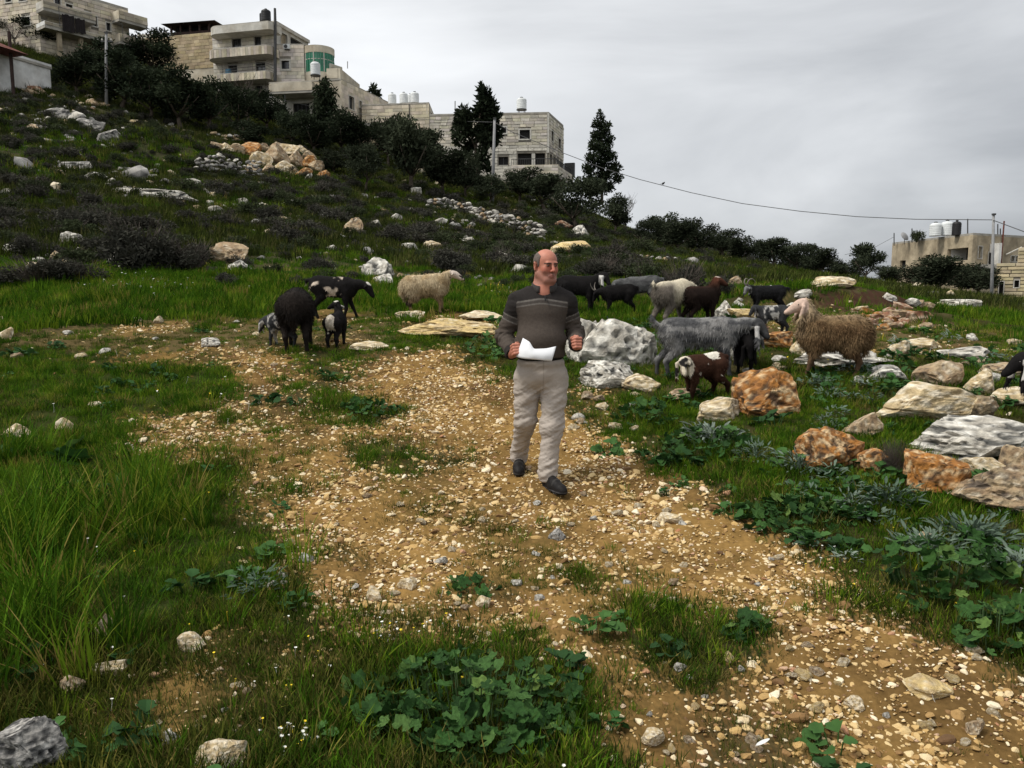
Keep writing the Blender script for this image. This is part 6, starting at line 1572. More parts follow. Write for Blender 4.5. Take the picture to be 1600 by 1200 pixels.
def animal(name, label, cat, u, v, hgt, heading, Ln=1.0, fat=1.0, neck=(.42, .10), head_dir=(.75, 0, -.55), head_len=.30, ear='lop', horns=None, tail='goat', coat=None, wool=0.0, wcol=None, leg=.0, seed=1, step=(.04, -.05, -.04, .05), grazing=False, depth=None, hair_n=2600, hair_l=.035, ncols=None, lift=0.0, sheep=False):
    """Standing quadruped. Unit frame: withers at 1.0, nose towards +x. hgt = real withers height.
    neck = (forward, up) from the withers to the poll; head_dir = direction of the muzzle."""
    g = np.random.default_rng(seed); L2 = Ln * .5
    h = .021
    S = Sdf((-L2 - .55, -.55, -.04), (L2 + 1.0, .55, 1.75), h)
    W = .185 * fat
    top = 1.0
    # trunk: deep chest narrowing to the belly, rump
    S.ell((L2 * .55, 0, .735), (.27, W * .92, .255), k=.06)
    S.ell((0, 0, .74), (L2 * .80, W * 1.08, .225 * (.9 + .12 * fat)), k=.10)
    S.ell((-L2 * .58, 0, .775), (.27, W * 1.0, .225), k=.10)
    S.cap((L2 * .55, 0, .90), (-L2 * .75, 0, .90), .085, .085, k=.08)
    # legs
    feet = []
    for i, (x0, sy, fr) in enumerate(((L2 * .62, 1, 1), (L2 * .62, -1, 1), (-L2 * .66, 1, 0), (-L2 * .66, -1, 0))):
        y = sy * W * .62; dx = step[i]
        if fr:
            pts = [(x0, y * .9, .68), (x0 - .03, y, .50), (x0 + dx * .4 + .01, y, .27), (x0 + dx, y, .075), (x0 + dx + .03, y, .02)]
            rad = [.105, .072, .042, .030, .036]
        else:
            pts = [(x0, y * .8, .74), (x0 + .10 + dx * .3, y, .52), (x0 - .10 + dx * .7, y, .30), (x0 - .06 + dx, y, .075), (x0 - .03 + dx, y, .02)]
            rad = [.15, .095, .045, .032, .037]
        S.chain(pts, [r * (1.0 + leg) for r in rad], k=.035); feet.append(pts[-1])
    # neck and head
    wb = np.array([L2 * .70, 0, .86]); poll = wb + np.array([neck[0], neck[2] if len(neck) > 2 else 0, neck[1]])
    hd = np.array(head_dir, float); hd /= np.linalg.norm(hd)
    S.cap(wb - A(.05, 0, .06), wb * .45 + poll * .55, .165 * (.8 + .2 * fat), .105, k=.07); S.cap(wb * .5 + poll * .5, poll, .11, .085, k=.05)
    side = np.cross(hd, A(0, 0, 1)); side /= np.linalg.norm(side) + 1e-9; up = np.cross(side, hd)
    hl = head_len; HR = np.stack([hd, side, up], 1)
    S.ell(poll + hd * hl * .18, (.125, .078, .088), HR, k=.04)
    S.cap(poll + hd * hl * .2, poll + hd * hl * .85 - up * .02, .072, .046, k=.035); S.cap(poll + hd * hl * .85 - up * .02, poll + hd * hl * 1.0 - up * .028, .046, .040, k=.02)
    S.cap(poll + hd * hl * .25 - up * .05, poll + hd * hl * .85 - up * .055, .048, .030, k=.03)
    S.cap(poll + hd * hl * .2 + up * .05, poll + hd * hl * .7 + up * .028, .035, .022, k=.03)
    for sg in (1, -1):
        e0 = poll + side * sg * .072 + hd * .02 + up * .02
        if ear == 'lop':
            e1 = e0 + side * sg * .06 - A(0, 0, .05); e2 = e1 - A(0, 0, .13) + hd * .03; e3 = e2 - A(0, 0, .08) + hd * .03 + side * sg * .02
            S.chain([e0, e1, e2, e3], [.026, .032, .036, .020], k=.012)
        elif ear == 'long':
            e1 = e0 + side * sg * .06 - A(0, 0, .05); e2 = e1 - A(0, 0, .19) + hd * .02; e3 = e2 - A(0, 0, .12) + hd * .05 + side * sg * .03
            S.chain([e0, e1, e2, e3], [.026, .036, .042, .022], k=.012)
        else:
            e1 = e0 + side * sg * .12 - A(0, 0, .03); S.chain([e0, e1], [.028, .02], k=.012)
    tb = np.array([-L2 * .98, 0, .90])
    if tail == 'fat':
        S.ell((-L2 * .98, 0, .70), (.10, .125, .20), k=.05); S.cap((-L2 * 1.0, 0, .58), (-L2 * 1.0, 0, .42), .04, .025, k=.03)
    elif tail == 'up': S.chain([tb, tb + A(-.09, 0, .08), tb + A(-.10, 0, .16)], [.04, .034, .018], k=.03)
    else: S.chain([tb, tb + A(-.09, 0, -.02), tb + A(-.11, 0, -.12)], [.045, .036, .018], k=.03)
    V, F = S.mesh(); V = relax(V, F, 1, .4); N = vnormals(V, F)
    # coat colours: patches, and tones that change with height
    col = coat(V, N, dict(poll=poll, hd=hd, up=up, hl=hl, L2=L2, W=W, side=side))
    hoof = V[:, 2] < .05; col = np.where(hoof[:, None], np.array([.02, .018, .016]), col)
    body = (V[:, 2] > .40) & (V[:, 0] < L2 * .75 + .35 * (V[:, 2] - .5)) if wool else np.ones(len(V), bool)
    hdist = (V - poll) @ hd
    ishead = (np.linalg.norm(V - poll - hd * hl * .45, axis=1) < hl * .78) & (hdist > -.06)
    if wool:
        wmask = np.clip((V[:, 2] - .42) / .12, 0, 1) * (~ishead)
        n1 = fbm(V * 9 + seed, 3, seed, ridged=True)
        V = V + N * (wmask * wool * (.35 + .55 * n1))[:, None]; N = vnormals(V, F)
    else:
        V = V + N * (.006 * fbm(V * A(6, 12, 5) + seed, 3, seed))[:, None]
    b = hit(u, v) if depth is None else P(u, v, depth)
    if depth is not None: b[2] = Hs(b[0], b[1])
    sc_ = hgt
    me = make_mesh('coat', V, F, M_fur, cols=col, smooth=True)
    o = link(name, me, None, (b[0], b[1], b[2] - .015 + lift), (0, 0, R(heading)), sc_); tag(o, label, cat)
    # stand on the slope: tilt to the ground under front and rear feet
    fx, fy = math.cos(R(heading)), math.sin(R(heading))
    zf, zr_ = Hs(b[0] + fx * L2 * hgt * .6, b[1] + fy * L2 * hgt * .6), Hs(b[0] - fx * L2 * hgt * .6, b[1] - fy * L2 * hgt * .6)
    zl, zr2 = Hs(b[0] - fy * .15 * hgt, b[1] + fx * .15 * hgt), Hs(b[0] + fy * .15 * hgt, b[1] - fx * .15 * hgt)
    o.rotation_euler = (math.atan2(zl - zr2, .3 * hgt) * .5, -math.atan2(zf - zr_, 1.2 * L2 * hgt), R(heading)); o.location.z = (zf + zr_) / 2 - .015 + lift
    m_ = (~ishead) & (V[:, 2] > .38)
    Wd, Wf, Wc = strands(V, N, col, hair_n, hair_l / hgt * (1.5 if wool else 1), (.0062 if wool else .0045) / hgt, (-.35, 0, -.75) if not wool else (-.15, 0, -.85), seed, .32 if wool else .22, m_)
    ob = link('fleece' if wool else 'hair', make_mesh('fleece', Wd, Wf, M_hair, cols=np.clip(Wc, 0, .9)), o); ob['kind'] = 'stuff'
    ev, ef = ico(2)
    for sg in (1, -1):
        link('eye', make_mesh('eye', ev * .014 + poll + hd * hl * .30 + side * sg * .066 + up * .028, ef, M_eye, smooth=True), o)
        if horns == 'curl':
            q = [poll + side * sg * .035 + up * .07 - hd * .02]
            for k in range(1, 12):
                a = k / 11 * 4.4; r_ = .13; q.append(q[0] + up * r_ * math.sin(a) * 1.0 - hd * r_ * (1 - math.cos(a)) + side * sg * (.02 + .012 * k))
            MB().tube(q, [.032 * (1 - .07 * k) for k in range(12)], 8).build('horn', M_horn, o, True)
        elif horns == 'back':
            q = [poll + side * sg * .03 + up * .07 - hd * .02]; 
            for k in range(1, 7): q.append(q[0] + up * .2 * math.sin(k / 6 * 1.4) - hd * .16 * (1 - math.cos(k / 6 * 1.6)) + side * sg * .02 * k)
            MB().tube(q, [.026 * (1 - .13 * k) for k in range(7)], 8).build('horn', M_horn, o, True)
    return o
def blot(V, s, seed, th, soft=6): return np.clip((fbm(V * s + seed * 1.3, 3, seed) - th) * soft + .5, 0, 1)
def solid(c, c2=None, s=4, seed=1, streak=0):
    c = np.array(c); c2 = np.array(c2) if c2 is not None else c * .75
    def f(V, N, q):
        return lerp(np.repeat(c[None], len(V), 0), c2, blot(V * (A(1, 1, 1) if not streak else A(.6, 1, 3)), s, seed, 0, 2.5))
    return f
BLK, WHT, BRN = A(.012, .011, .011), A(.55, .52, .46), A(.042, .020, .013)
def headmask(V, q, ext=1.15): return np.linalg.norm(V - q['poll'] - q['hd'] * q['hl'] * .45, axis=1) < q['hl'] * .62 * ext
def c_blackwhite(V, N, q):
    c = np.repeat(BLK[None], len(V), 0); m = blot(V, 4.2, 4, .10, 9) * (V[:, 2] > .55) * (V[:, 0] < q['L2'] * .45); c = lerp(c, A(.50, .42, .34), m)
    crown = np.linalg.norm(V - q['poll'] - q['up'] * .08, axis=1) < .065; return lerp(c, WHT, crown * 1.0)
def c_lamb(V, N, q):
    c = np.repeat(BLK[None], len(V), 0); rump = (V[:, 0] < -q['L2'] * .80) & (np.abs(V[:, 1]) < .12) & (V[:, 2] > .45); c = lerp(c, A(.48, .43, .36), rump * 1.0)
    crown = np.linalg.norm(V - q['poll'] - q['up'] * .08, axis=1) < .07; return lerp(c, WHT, crown * 1.0)
def c_cream(V, N, q):
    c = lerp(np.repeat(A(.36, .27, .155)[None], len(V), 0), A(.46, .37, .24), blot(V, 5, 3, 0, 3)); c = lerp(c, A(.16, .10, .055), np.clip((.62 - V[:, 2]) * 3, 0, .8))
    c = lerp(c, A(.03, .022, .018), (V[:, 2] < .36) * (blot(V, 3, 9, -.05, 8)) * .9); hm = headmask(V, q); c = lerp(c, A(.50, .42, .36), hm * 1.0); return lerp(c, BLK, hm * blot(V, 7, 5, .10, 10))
def c_brownsheep(V, N, q):
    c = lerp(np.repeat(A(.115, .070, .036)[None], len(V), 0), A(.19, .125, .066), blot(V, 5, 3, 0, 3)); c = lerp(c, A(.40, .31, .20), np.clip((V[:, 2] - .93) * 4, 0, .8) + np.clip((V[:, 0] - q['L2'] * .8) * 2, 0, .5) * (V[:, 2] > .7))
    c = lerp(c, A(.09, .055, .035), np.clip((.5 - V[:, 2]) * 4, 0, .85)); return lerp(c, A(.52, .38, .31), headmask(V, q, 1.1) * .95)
def c_grey(V, N, q):
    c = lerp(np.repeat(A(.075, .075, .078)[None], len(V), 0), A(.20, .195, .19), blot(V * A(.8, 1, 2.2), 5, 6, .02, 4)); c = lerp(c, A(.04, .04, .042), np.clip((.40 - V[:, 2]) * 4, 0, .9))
    hm = headmask(V, q, 1.2); ear = hm & (V[:, 2] < q['poll'][2] - .03) & (np.abs((V - q['poll']) @ q['side']) > .085); c = lerp(c, A(.035, .035, .036), (hm & ~ear) * .85); return lerp(c, A(.50, .48, .46), ear * 1.0)
def c_whitegoat(V, N, q):
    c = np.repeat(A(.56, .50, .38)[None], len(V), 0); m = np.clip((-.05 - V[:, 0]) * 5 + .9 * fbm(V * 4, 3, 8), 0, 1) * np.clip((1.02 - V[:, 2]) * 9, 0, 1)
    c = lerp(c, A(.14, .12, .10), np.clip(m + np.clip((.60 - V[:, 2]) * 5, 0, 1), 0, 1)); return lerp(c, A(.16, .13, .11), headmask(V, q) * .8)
def c_brownkid(V, N, q):
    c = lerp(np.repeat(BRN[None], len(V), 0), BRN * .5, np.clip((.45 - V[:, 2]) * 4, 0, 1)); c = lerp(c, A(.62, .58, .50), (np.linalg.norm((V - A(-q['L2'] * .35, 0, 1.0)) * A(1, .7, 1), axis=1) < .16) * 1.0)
    sp = vnoise(V * 11, 3) > .72; c = lerp(c, A(.5, .45, .38), sp * .9); hm = headmask(V, q, 1.35); c = lerp(c, A(.56, .50, .40), hm * 1.0)
    nk = np.clip((V[:, 0] - q['L2'] * .75) * 8, 0, 1) * (V[:, 2] > .6); c = lerp(c, A(.5, .44, .34), nk * blot(V, 5, 3, .0, 8)); return lerp(c, BLK * 1.5, hm * blot(V, 6, 12, .06, 9))
def c_spotkid(V, N, q):
    c = np.repeat(A(.035, .036, .038)[None], len(V), 0); m = blot(V * A(1.5, .6, .8), 3.2, 21, -.02, 9) * (V[:, 0] > -q['L2'] * .3); return lerp(c, A(.44, .42, .39), m)
def c_streak(V, N, q):
    c = np.repeat(BLK[None], len(V), 0); hm = headmask(V, q, 1.2); ear = hm & (np.abs((V - q['poll']) @ q['side']) > .085) & (V[:, 2] < q['poll'][2]); return lerp(c, A(.52, .5, .47), ear * 1.0)
def c_horned(V, N, q):
    c = np.repeat(A(.014, .014, .015)[None], len(V), 0); return lerp(c, A(.17, .17, .17), headmask(V, q) * blot(V, 6, 3, 0, 6))
def c_redhead(V, N, q):
    c = np.repeat(A(.018, .012, .010)[None], len(V), 0); c = lerp(c, A(.065, .026, .016), np.clip((V[:, 2] - .95) * 5, 0, 1)); crown = np.linalg.norm(V - q['poll'] - q['up'] * .08, axis=1) < .07; return lerp(c, A(.33, .26, .22), crown * 1.0)
def build_animals():
    K = animal
    K('sheep', 'large woolly black sheep seen from behind, left of the black lamb', 'sheep', 468, 545, .80, 100, 1.02, 1.45, (.30, .02), (.6, .0, -.8), ear='lop', tail='fat', coat=solid((.013, .011, .010), (.020, .016, .014)), wool=.022, seed=3, hair_n=8000, hair_l=.03, step=(.0, .0, .05, -.06))
    K('sheep', 'black and white patched sheep walking right with lowered head behind the black sheep', 'sheep', 522, 497, .74, -6, 1.15, 1.05, (.40, -.04), (.62, -.1, -.75), ear='out', coat=c_blackwhite, seed=5, step=(.16, -.06, -.1, .06), hair_n=2200)
    K('lamb', 'small black lamb with a white rump and white crown, facing away', 'lamb', 527, 540, .47, 82, .95, 1.0, (.14, .34, .10), (-.15, .9, -.35), head_len=.30, ear='out', tail='goat', coat=c_lamb, leg=.25, seed=6, hair_n=2200, hair_l=.02)
    K('kid_goat', 'black and white kid half hidden behind the large black sheep', 'goat', 442, 540, .46, 172, .95, 1.0, (.28, -.12), (.35, 0, -.95), ear='lop', coat=c_spotkid, leg=.2, seed=7, hair_n=1200, hair_l=.02)
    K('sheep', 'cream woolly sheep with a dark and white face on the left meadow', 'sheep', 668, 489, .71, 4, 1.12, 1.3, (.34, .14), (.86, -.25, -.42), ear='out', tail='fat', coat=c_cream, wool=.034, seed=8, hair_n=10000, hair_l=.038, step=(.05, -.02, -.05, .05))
    K('goat', 'black goat with a pale streaked ear partly behind the man', 'goat', 903, 491, .72, -8, 1.0, 1.0, (.28, .16), (.55, -.35, -.7), ear='long', coat=c_streak, seed=9)
    K('goat', 'small black goat grazing between the streaked goat and the grey goat', 'goat', 968, 492, .56, 176, 1.05, 1.0, (.32, -.05), (.45, -.3, -.85), ear='lop', coat=solid((.012, .011, .011)), seed=10, horns='back')
    K('goat', 'dark grey goat grazing behind the small black goat', 'goat', 1004, 484, .66, 170, 1.1, 1.0, (.36, .0), (.5, 0, -.8), ear='lop', coat=solid((.045, .045, .046), (.10, .10, .10), 5, 3), seed=11)
    K('goat', 'white backed goat with a grey brown rump seen from behind', 'goat', 1052, 511, .74, 38, 1.05, 1.15, (.34, -.12), (.5, 0, -.85), ear='lop', tail='up', coat=c_whitegoat, seed=12, hair_n=3600, hair_l=.05)
    K('goat', 'dark brown goat with a reddish raised head right of the white backed goat', 'goat', 1094, 508, .62, 20, .92, 1.15, (.12, .30), (.8, -.4, -.35), ear='long', coat=c_redhead, seed=13, hair_n=3200, hair_l=.05)
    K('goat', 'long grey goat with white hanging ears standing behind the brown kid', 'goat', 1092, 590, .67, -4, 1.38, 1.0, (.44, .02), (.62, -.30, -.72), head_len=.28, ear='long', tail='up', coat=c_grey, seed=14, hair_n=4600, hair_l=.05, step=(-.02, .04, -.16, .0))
    K('goat', 'black goat with lowered head behind the long grey goat', 'goat', 1160, 578, .56, -100, .95, 1.0, (.26, -.10), (.4, .2, -.85), ear='long', coat=solid((.011, .010, .010)), seed=15)
    K('kid_goat', 'brown and white spotted kid with pale face turned to the camera', 'goat', 1100, 622, .47, 197, .98, 1.0, (.22, .08, .14), (.30, .72, -.62), head_len=.34, ear='long', tail='goat', coat=c_brownkid, leg=.25, seed=16, hair_n=2600, hair_l=.02, step=(.05, -.05, -.12, .12))
    K('goat', 'black goat with pale curled horns facing left in the right meadow', 'goat', 1198, 488, .50, 184, 1.35, 1.1, (.26, .10), (.5, .2, -.7), ear='lop', horns='curl', coat=c_horned, seed=17)
    K('kid_goat', 'grey and white spotted kid facing left in front of the horned goat', 'goat', 1206, 522, .42, 182, 1.05, 1.0, (.24, .10), (.6, .1, -.7), ear='lop', coat=c_spotkid, leg=.2, seed=18, hair_n=1800, hair_l=.02)
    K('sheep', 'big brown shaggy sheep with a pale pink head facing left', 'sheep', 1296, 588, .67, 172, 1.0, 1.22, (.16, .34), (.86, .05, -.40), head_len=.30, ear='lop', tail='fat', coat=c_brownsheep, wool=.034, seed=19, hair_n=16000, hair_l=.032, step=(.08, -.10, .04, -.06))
    K('goat', 'black goat with white marked face cut by the right edge', 'goat', 1660, 685, .66, 155, .95, 1.0, (.18, .16), (.7, .35, -.55), ear='long', coat=c_streak, seed=20)
build_animals()

# ---------------------------------------------------------------- the walking man and his sheet of paper
def build_person():
    fR, fL = hit(811, 737), hit(864, 767)
    d0 = (fR[1] + fL[1]) / 2
    root = np.array([P(848, 755, d0)[0], d0, (fR[2] + fL[2]) / 2])
    def M(u, v, dy=0.0): return P(u, v, d0 + dy) - root
    k = mpp(d0)
    gR, gL = fR - root, fL - root            # sole contact points
    M_skin = mat('skin', attr=True, rough=.55, var=.10, scale=40, bump=.15, bscale=120, bdist=.004, spec=.35)
    M_knit = mat('knit_sweater', attr=True, rough=.95, var=.14, scale=60, bump=.5, bscale=220, bdist=.004, spec=.1)
    M_twill = mat('twill_trousers', attr=True, rough=.9, var=.10, scale=14, bump=.35, bscale=160, bdist=.003, spec=.15)
    M_shoe = mat('shoe_leather', attr=True, rough=.6, var=.25, scale=30, bump=.3, bscale=90, bdist=.004, spec=.15)
    # --- body: head, neck, hands and the limbs under the clothes, one surface
    HC = M(853.5, 414.5, .0); HR = rotm(0, 0, 27) @ rotm(6, 0, 0); hs = 1.02
    S = Sdf((-.42, -.50, -.12), (.40, .50, 1.78), .0046)
    hp = lambda x, y, z: HC + HR @ (np.array([x, y, z]) * hs)
    def he(c, r, kk=.012, sub=False, rot=None): S.ell(hp(*c), np.array(r) * hs, HR if rot is None else HR @ rot, k=kk, sub=sub)
    def hcap(a, b, r0, r1, kk=.012, sub=False): S.cap(hp(*a), hp(*b), r0 * hs, r1 * hs, k=kk, sub=sub)
    he((0, .012, .030), (.078, .096, .084), .02); he((0, -.024, -.045), (.064, .064, .084), .03)
    he((0, -.070, -.104), (.028, .022, .022), .025)
    for s in (1, -1):
        hcap((s * .058, .0, -.062), (s * .030, -.060, -.104), .026, .024, .025); he((s * .043, -.062, -.030), (.018, .017, .024), .025)
    hcap((-.036, -.083, .020), (.036, -.083, .020), .012, .012, .014)
    for s in (1, -1): he((s * .031, -.094, .003), (.017, .011, .010), .012, True)
    for s in (1, -1): he((s * .031, -.078, .003), (.0125, .0125, .0105), .005)
    hcap((0, -.090, .012), (0, -.115, -.030), .0085, .0135, .012)
    for s in (1, -1): he((s * .0135, -.103, -.034), (.009, .011, .009), .008)
    [(hcap((0, -.093, -.0635), (q * .023, -.086, -.0690), .0062, .0045, .008), hcap((0, -.091, -.077), (q * .018, -.086, -.0775), .0072, .0055, .008)) for q in (1, -1)]
    [hcap((0, -.101, -.0700), (q * .024, -.092, -.0745), .0024, .0022, .004, True) for q in (1, -1)]
    for s in (1, -1):
        he((s * .085, .014, -.006), (.011, .021, .033), .008, False, rotm(0, s * 8, s * 22)); he((s * .094, .010, -.004), (.007, .011, .018), .005, True, rotm(0, s * 8, s * 22)); he((s * .084, .006, -.034), (.009, .010, .011), .006)
    nb = M(848, 462, .03)
    S.cap(hp(0, .028, -.06), nb, .068, .076, k=.03); S.cap(hp(0, -.02, -.085), nb + A(.01, -.03, .03), .050, .055, k=.03); S.cap(nb, M(846, 540, .02), .10, .13, k=.05); S.cap(M(846, 540, .02), M(846, 580, .02), .12, .11, k=.04)
    ARM_R = [M(808, 474, .02), M(787.5, 526, .06), M(800, 553, -.13)]; ARM_L = [M(885, 474, .02), M(899, 520, .07), M(900, 540, -.14)]
    for ar in (ARM_R, ARM_L): S.cap(nb, ar[0], .05, .05, k=.03); S.chain(ar, [.048, .040, .029], k=.02)
    anR, anL = gR + A(.0, .06, .085), gL + A(-.035, .075, .085)
    LEG_R = [M(826, 585, .02), M(822, 655, .03), anR]; LEG_L = [M(866, 585, .02), M(862, 668, -.07), anL]
    for lg in (LEG_R, LEG_L): S.chain(lg, [.08, .055, .036], k=.03)
    for g_, dr in ((gR, A(-.03, -1, 0)), (gL, A(.50, -1, 0))):
        dr = dr / np.linalg.norm(dr); S.cap(g_ + dr * -.02 + A(0, .0, .045), g_ + dr * .10 + A(0, 0, .035), .032, .026, k=.02)
    # hands
    def fist(w, side, tilt, open_=0.0):
        """palm beyond the wrist; knuckles to the outside, fingers folding across the front"""
        R_ = rotm(*tilt); q = lambda x, y, z: w + R_ @ (np.array([side * x, y, z]) * 1.05)
        S.cap(w + R_ @ A(0, .02, 0), q(0, -.03, 0), .029, .030, k=.015); S.ell(q(.006, -.055, .0), (.034, .040, .044), R_, k=.014)
        for i, (z, l) in enumerate(((.033, 1.0), (.012, 1.06), (-.009, 1.0), (-.029, .85))):
            a, b, c, d = q(.030, -.066, z), q(.030 + .004, -.098 - .012 * open_, z * 1.02), q(.030 - .030 * l, -.112 - .02 * open_, z * .98 - .002), q(.030 - .052 * l, -.098 - .02 * open_, z * .95 - .004)
            S.chain([a, b, c, d], [.0125, .0115, .0105, .0090], k=.0035)
        S.chain([q(-.022, -.035, .024), q(-.026, -.066, .040), q(-.006, -.094, .046), q(.012, -.106, .045)], [.0150, .0135, .0120, .0098], k=.005)
    fist(ARM_L[2], 1, (-14, 0, -6)); fist(ARM_R[2], -1, (-22, 0, 28), .3)
    V, F = S.mesh(); V = relax(V, F, 1, .35)
    lc = (V - HC) @ HR / hs; head = np.linalg.norm(V - HC, axis=1) < .20
    col = np.repeat(A(.40, .155, .102)[None], len(V), 0); col = col * (1 + .10 * fbm(V * 22, 3, 4)[:, None])
    scalp = head & (lc[:, 2] > .045); col = lerp(col, A(.46, .185, .125), scalp * .6)
    ruddy = head & (np.abs(lc[:, 2] + .028) < .022) & (lc[:, 1] < -.05); col = lerp(col, A(.40, .115, .075), ruddy * .6)
    beard = head & (lc[:, 1] < .035) & (lc[:, 2] < -.040 + .10 * np.clip(np.abs(lc[:, 0]) - .03, 0, .04)) & (lc[:, 2] > -.135)
    col = lerp(col, A(.17, .115, .10), np.convolve(beard.astype(float), [1], 'same') * (.38 + .2 * vnoise(V * 180, 5)))
    lip = head & (lc[:, 1] < -.088) & (np.abs(lc[:, 0]) < .023) & (np.abs(lc[:, 2] + .071) < .011); col = lerp(col, A(.27, .085, .07), lip * .55)
    brow = head & (np.abs(lc[:, 2] - (.019 - .10 * np.abs(np.abs(lc[:, 0]) - .03))) < .0055) & (np.abs(lc[:, 0]) > .010) & (np.abs(lc[:, 0]) < .052) & (lc[:, 1] < -.06); col = lerp(col, A(.035, .026, .022), brow * .9)
    eye = head & (((np.abs(lc[:, 0]) - .031) / .0125) ** 2 + ((lc[:, 2] - .003) / .0062) ** 2 < 1) & (lc[:, 1] < -.07); col = lerp(col, A(.13, .10, .09), eye * 1.0)  # eye whites painted dark, socket shade put into the colour
    iris = eye & (np.abs(np.abs(lc[:, 0]) - .031 - np.where(lc[:, 0] > 0, .003, -.003)) < .0058); col = lerp(col, A(.015, .010, .008), iris * 1.0)
    man = link('person', make_mesh('person', V, F, M_skin, cols=np.clip(col, .004, .9), smooth=True), None, root)
    tag(man, 'person in a grey striped sweater and beige trousers walking on the track, holding paper', 'person')
    # hair: cropped grey band round the sides and back
    S = Sdf(HC - .16, HC + .16, .005)
    S.ell(hp(0, .014, .030), np.array((.0845, .1015, .083)) * hs, HR, k=.005)
    S.ell(hp(0, -.040, .092), np.array((.066, .118, .060)) * hs, HR, k=.010, sub=True)
    S.ell(hp(0, -.128, -.02), np.array((.30, .105, .30)) * hs, HR, k=.008, sub=True)
    S.ell(hp(0, -.02, -.14), np.array((.14, .22, .10)) * hs, HR, k=.008, sub=True)
    for s in (1, -1): S.ell(hp(s * .092, .012, -.006), np.array((.022, .024, .034)) * hs, HR, k=.006, sub=True)
    V, F = S.mesh(); N = vnormals(V, F); V = V + N * (.0018 * vnoise(V * 260, 3))[:, None]
    link('hair', make_mesh('hair', V, F, mat('cropped_hair', (.12, .095, .082), rough=.9, var=.35, scale=120, bump=.5, bscale=300, bdist=.003), smooth=True), man)
    # --- sweater
    S = Sdf((-.44, -.42, .70), (.42, .34, 1.48), .0062)
    S.cap(M(812, 474, .02), M(881, 473, .02), .074, .074, k=.04); S.cap(M(840, 460, .035), M(856, 460, .035), .082, .082, k=.05); S.cap(M(834, 457, .04), M(810, 470, .03), .055, .066, k=.05); S.cap(M(866, 457, .04), M(884, 469, .03), .055, .066, k=.05)
    S.ell(M(846, 492, .01), (.192, .125, .17), k=.07); S.ell(M(845, 532, -.015), (.188, .148, .150), k=.07); S.ell(M(844, 553, -.01), (.187, .140, .075), k=.04)
    S.chain(ARM_R, [.070, .060, .046], k=.035); S.chain(ARM_L, [.070, .059, .046], k=.035)
    for a_, r_ in ((ARM_R, .046), (ARM_L, .046)):
        dd = a_[2] - a_[1]; dd /= np.linalg.norm(dd); S.cap(a_[2] - dd * .03, a_[2] + dd * .006, r_ * .98, r_ * .92, k=.008)
    S.ell(M(844, 578, .0), (.26, .26, .065), k=.01, sub=True)                                       # open hem
    S.cap(M(850, 460, .02), M(853, 434, -.005), .072, .085, k=.015, sub=True)                        # neck opening
    for a_ in (ARM_R, ARM_L):
        dd = a_[2] - a_[1]; dd /= np.linalg.norm(dd); S.cap(a_[2] + dd * .045, a_[2] + dd * .10, .056, .06, k=.006, sub=True)
    V, F = S.mesh(); V = relax(V, F, 1, .4); N = vnormals(V, F)
    def seg(p, a, b): d = b - a; t = np.clip((p - a) @ d / (d @ d), 0, 1); return np.linalg.norm(p - a - t[:, None] * d, axis=1), t
    dR, tR = seg(V, ARM_R[0], ARM_R[1]); dL, tL = seg(V, ARM_L[0], ARM_L[1]); eR, uR = seg(V, ARM_R[1], ARM_R[2]); eL, uL = seg(V, ARM_L[1], ARM_L[2])
    tors = np.abs(V[:, 0] - M(845, 500)[0]) < .165
    arm_t = np.where(np.minimum(dR, eR) < np.minimum(dL, eL), np.where(eR < dR, 1 + uR, tR), np.where(eL < dL, 1 + uL, tL)); isarm = (np.minimum(np.minimum(dR, eR), np.minimum(dL, eL)) < .085) & ~tors
    wr = .0065 * fbm(V * A(5, 5, 16) + 3, 3, 8, ridged=True) * np.where(isarm, 1.3, np.clip((1.12 - V[:, 2]) * 3, .25, 1.1)) + np.where(isarm, .006 * np.sin(arm_t * 34 + 5 * V[:, 0] * 10) * np.exp(-((arm_t - 1.0) / .35) ** 2), 0)
    V = V + N * wr[:, None]
    zc = V[:, 2] + np.clip(np.abs(V[:, 0] - M(845, 500)[0]) - .02, 0, .2) * .16
    z = lambda v: M(845, v)[2]
    yoke, mid, low, line = A(.024, .021, .020), A(.058, .050, .045), A(.070, .057, .048), A(.14, .127, .115)
    c = np.repeat(low[None], len(V), 0)
    def put(m, cc): c[m] = cc
    t_ = ~isarm
    put(t_ & (zc > z(474.5)), mid); put(t_ & (zc > z(466.5)), yoke); c[:] = np.where(t_[:, None], lerp(lerp(c, line, np.clip(1.5 - np.abs(zc - z(467)) / .0055, 0, 1)), line, np.clip(1.5 - np.abs(zc - z(474)) / .0045, 0, 1)), c)
    put(isarm & (arm_t < .34), yoke); put(isarm & (arm_t >= .34) & (arm_t < .50), mid); put(isarm & (np.abs(arm_t - .36) < .016), line); put(isarm & (np.abs(arm_t - .50) < .014), line)
    put(isarm & (arm_t > 1.80), yoke * 1.1); put(t_ & (V[:, 2] < z(557)), A(.014, .013, .013))
    sw = link('sweater', make_mesh('sweater', V, F, M_knit, cols=c, smooth=True), man)
    # polo collar: a stand-and-fall band with an open front, and its short zip placket
    cb = MB(); cc_ = M(850.5, 451.5, .018); n = 22; ring = []
    for i in range(n + 1):
        a = R(-72) + R(324) * i / n + math.pi * 1.5 + R(18) * 0
        a = R(-90 + 24) + R(312) * i / n
        x, y = math.cos(a), math.sin(a); fr = max(0, -y)
        ring.append((cc_ + A(.083 * x, .084 * y, .046 - .030 * fr), cc_ + A(.090 * x, .092 * y, .048 - .030 * fr), cc_ + A(.102 * x, .108 * y, .012 - .045 * fr), cc_ + A(.092 * x, .098 * y, -.006 - .030 * fr)))
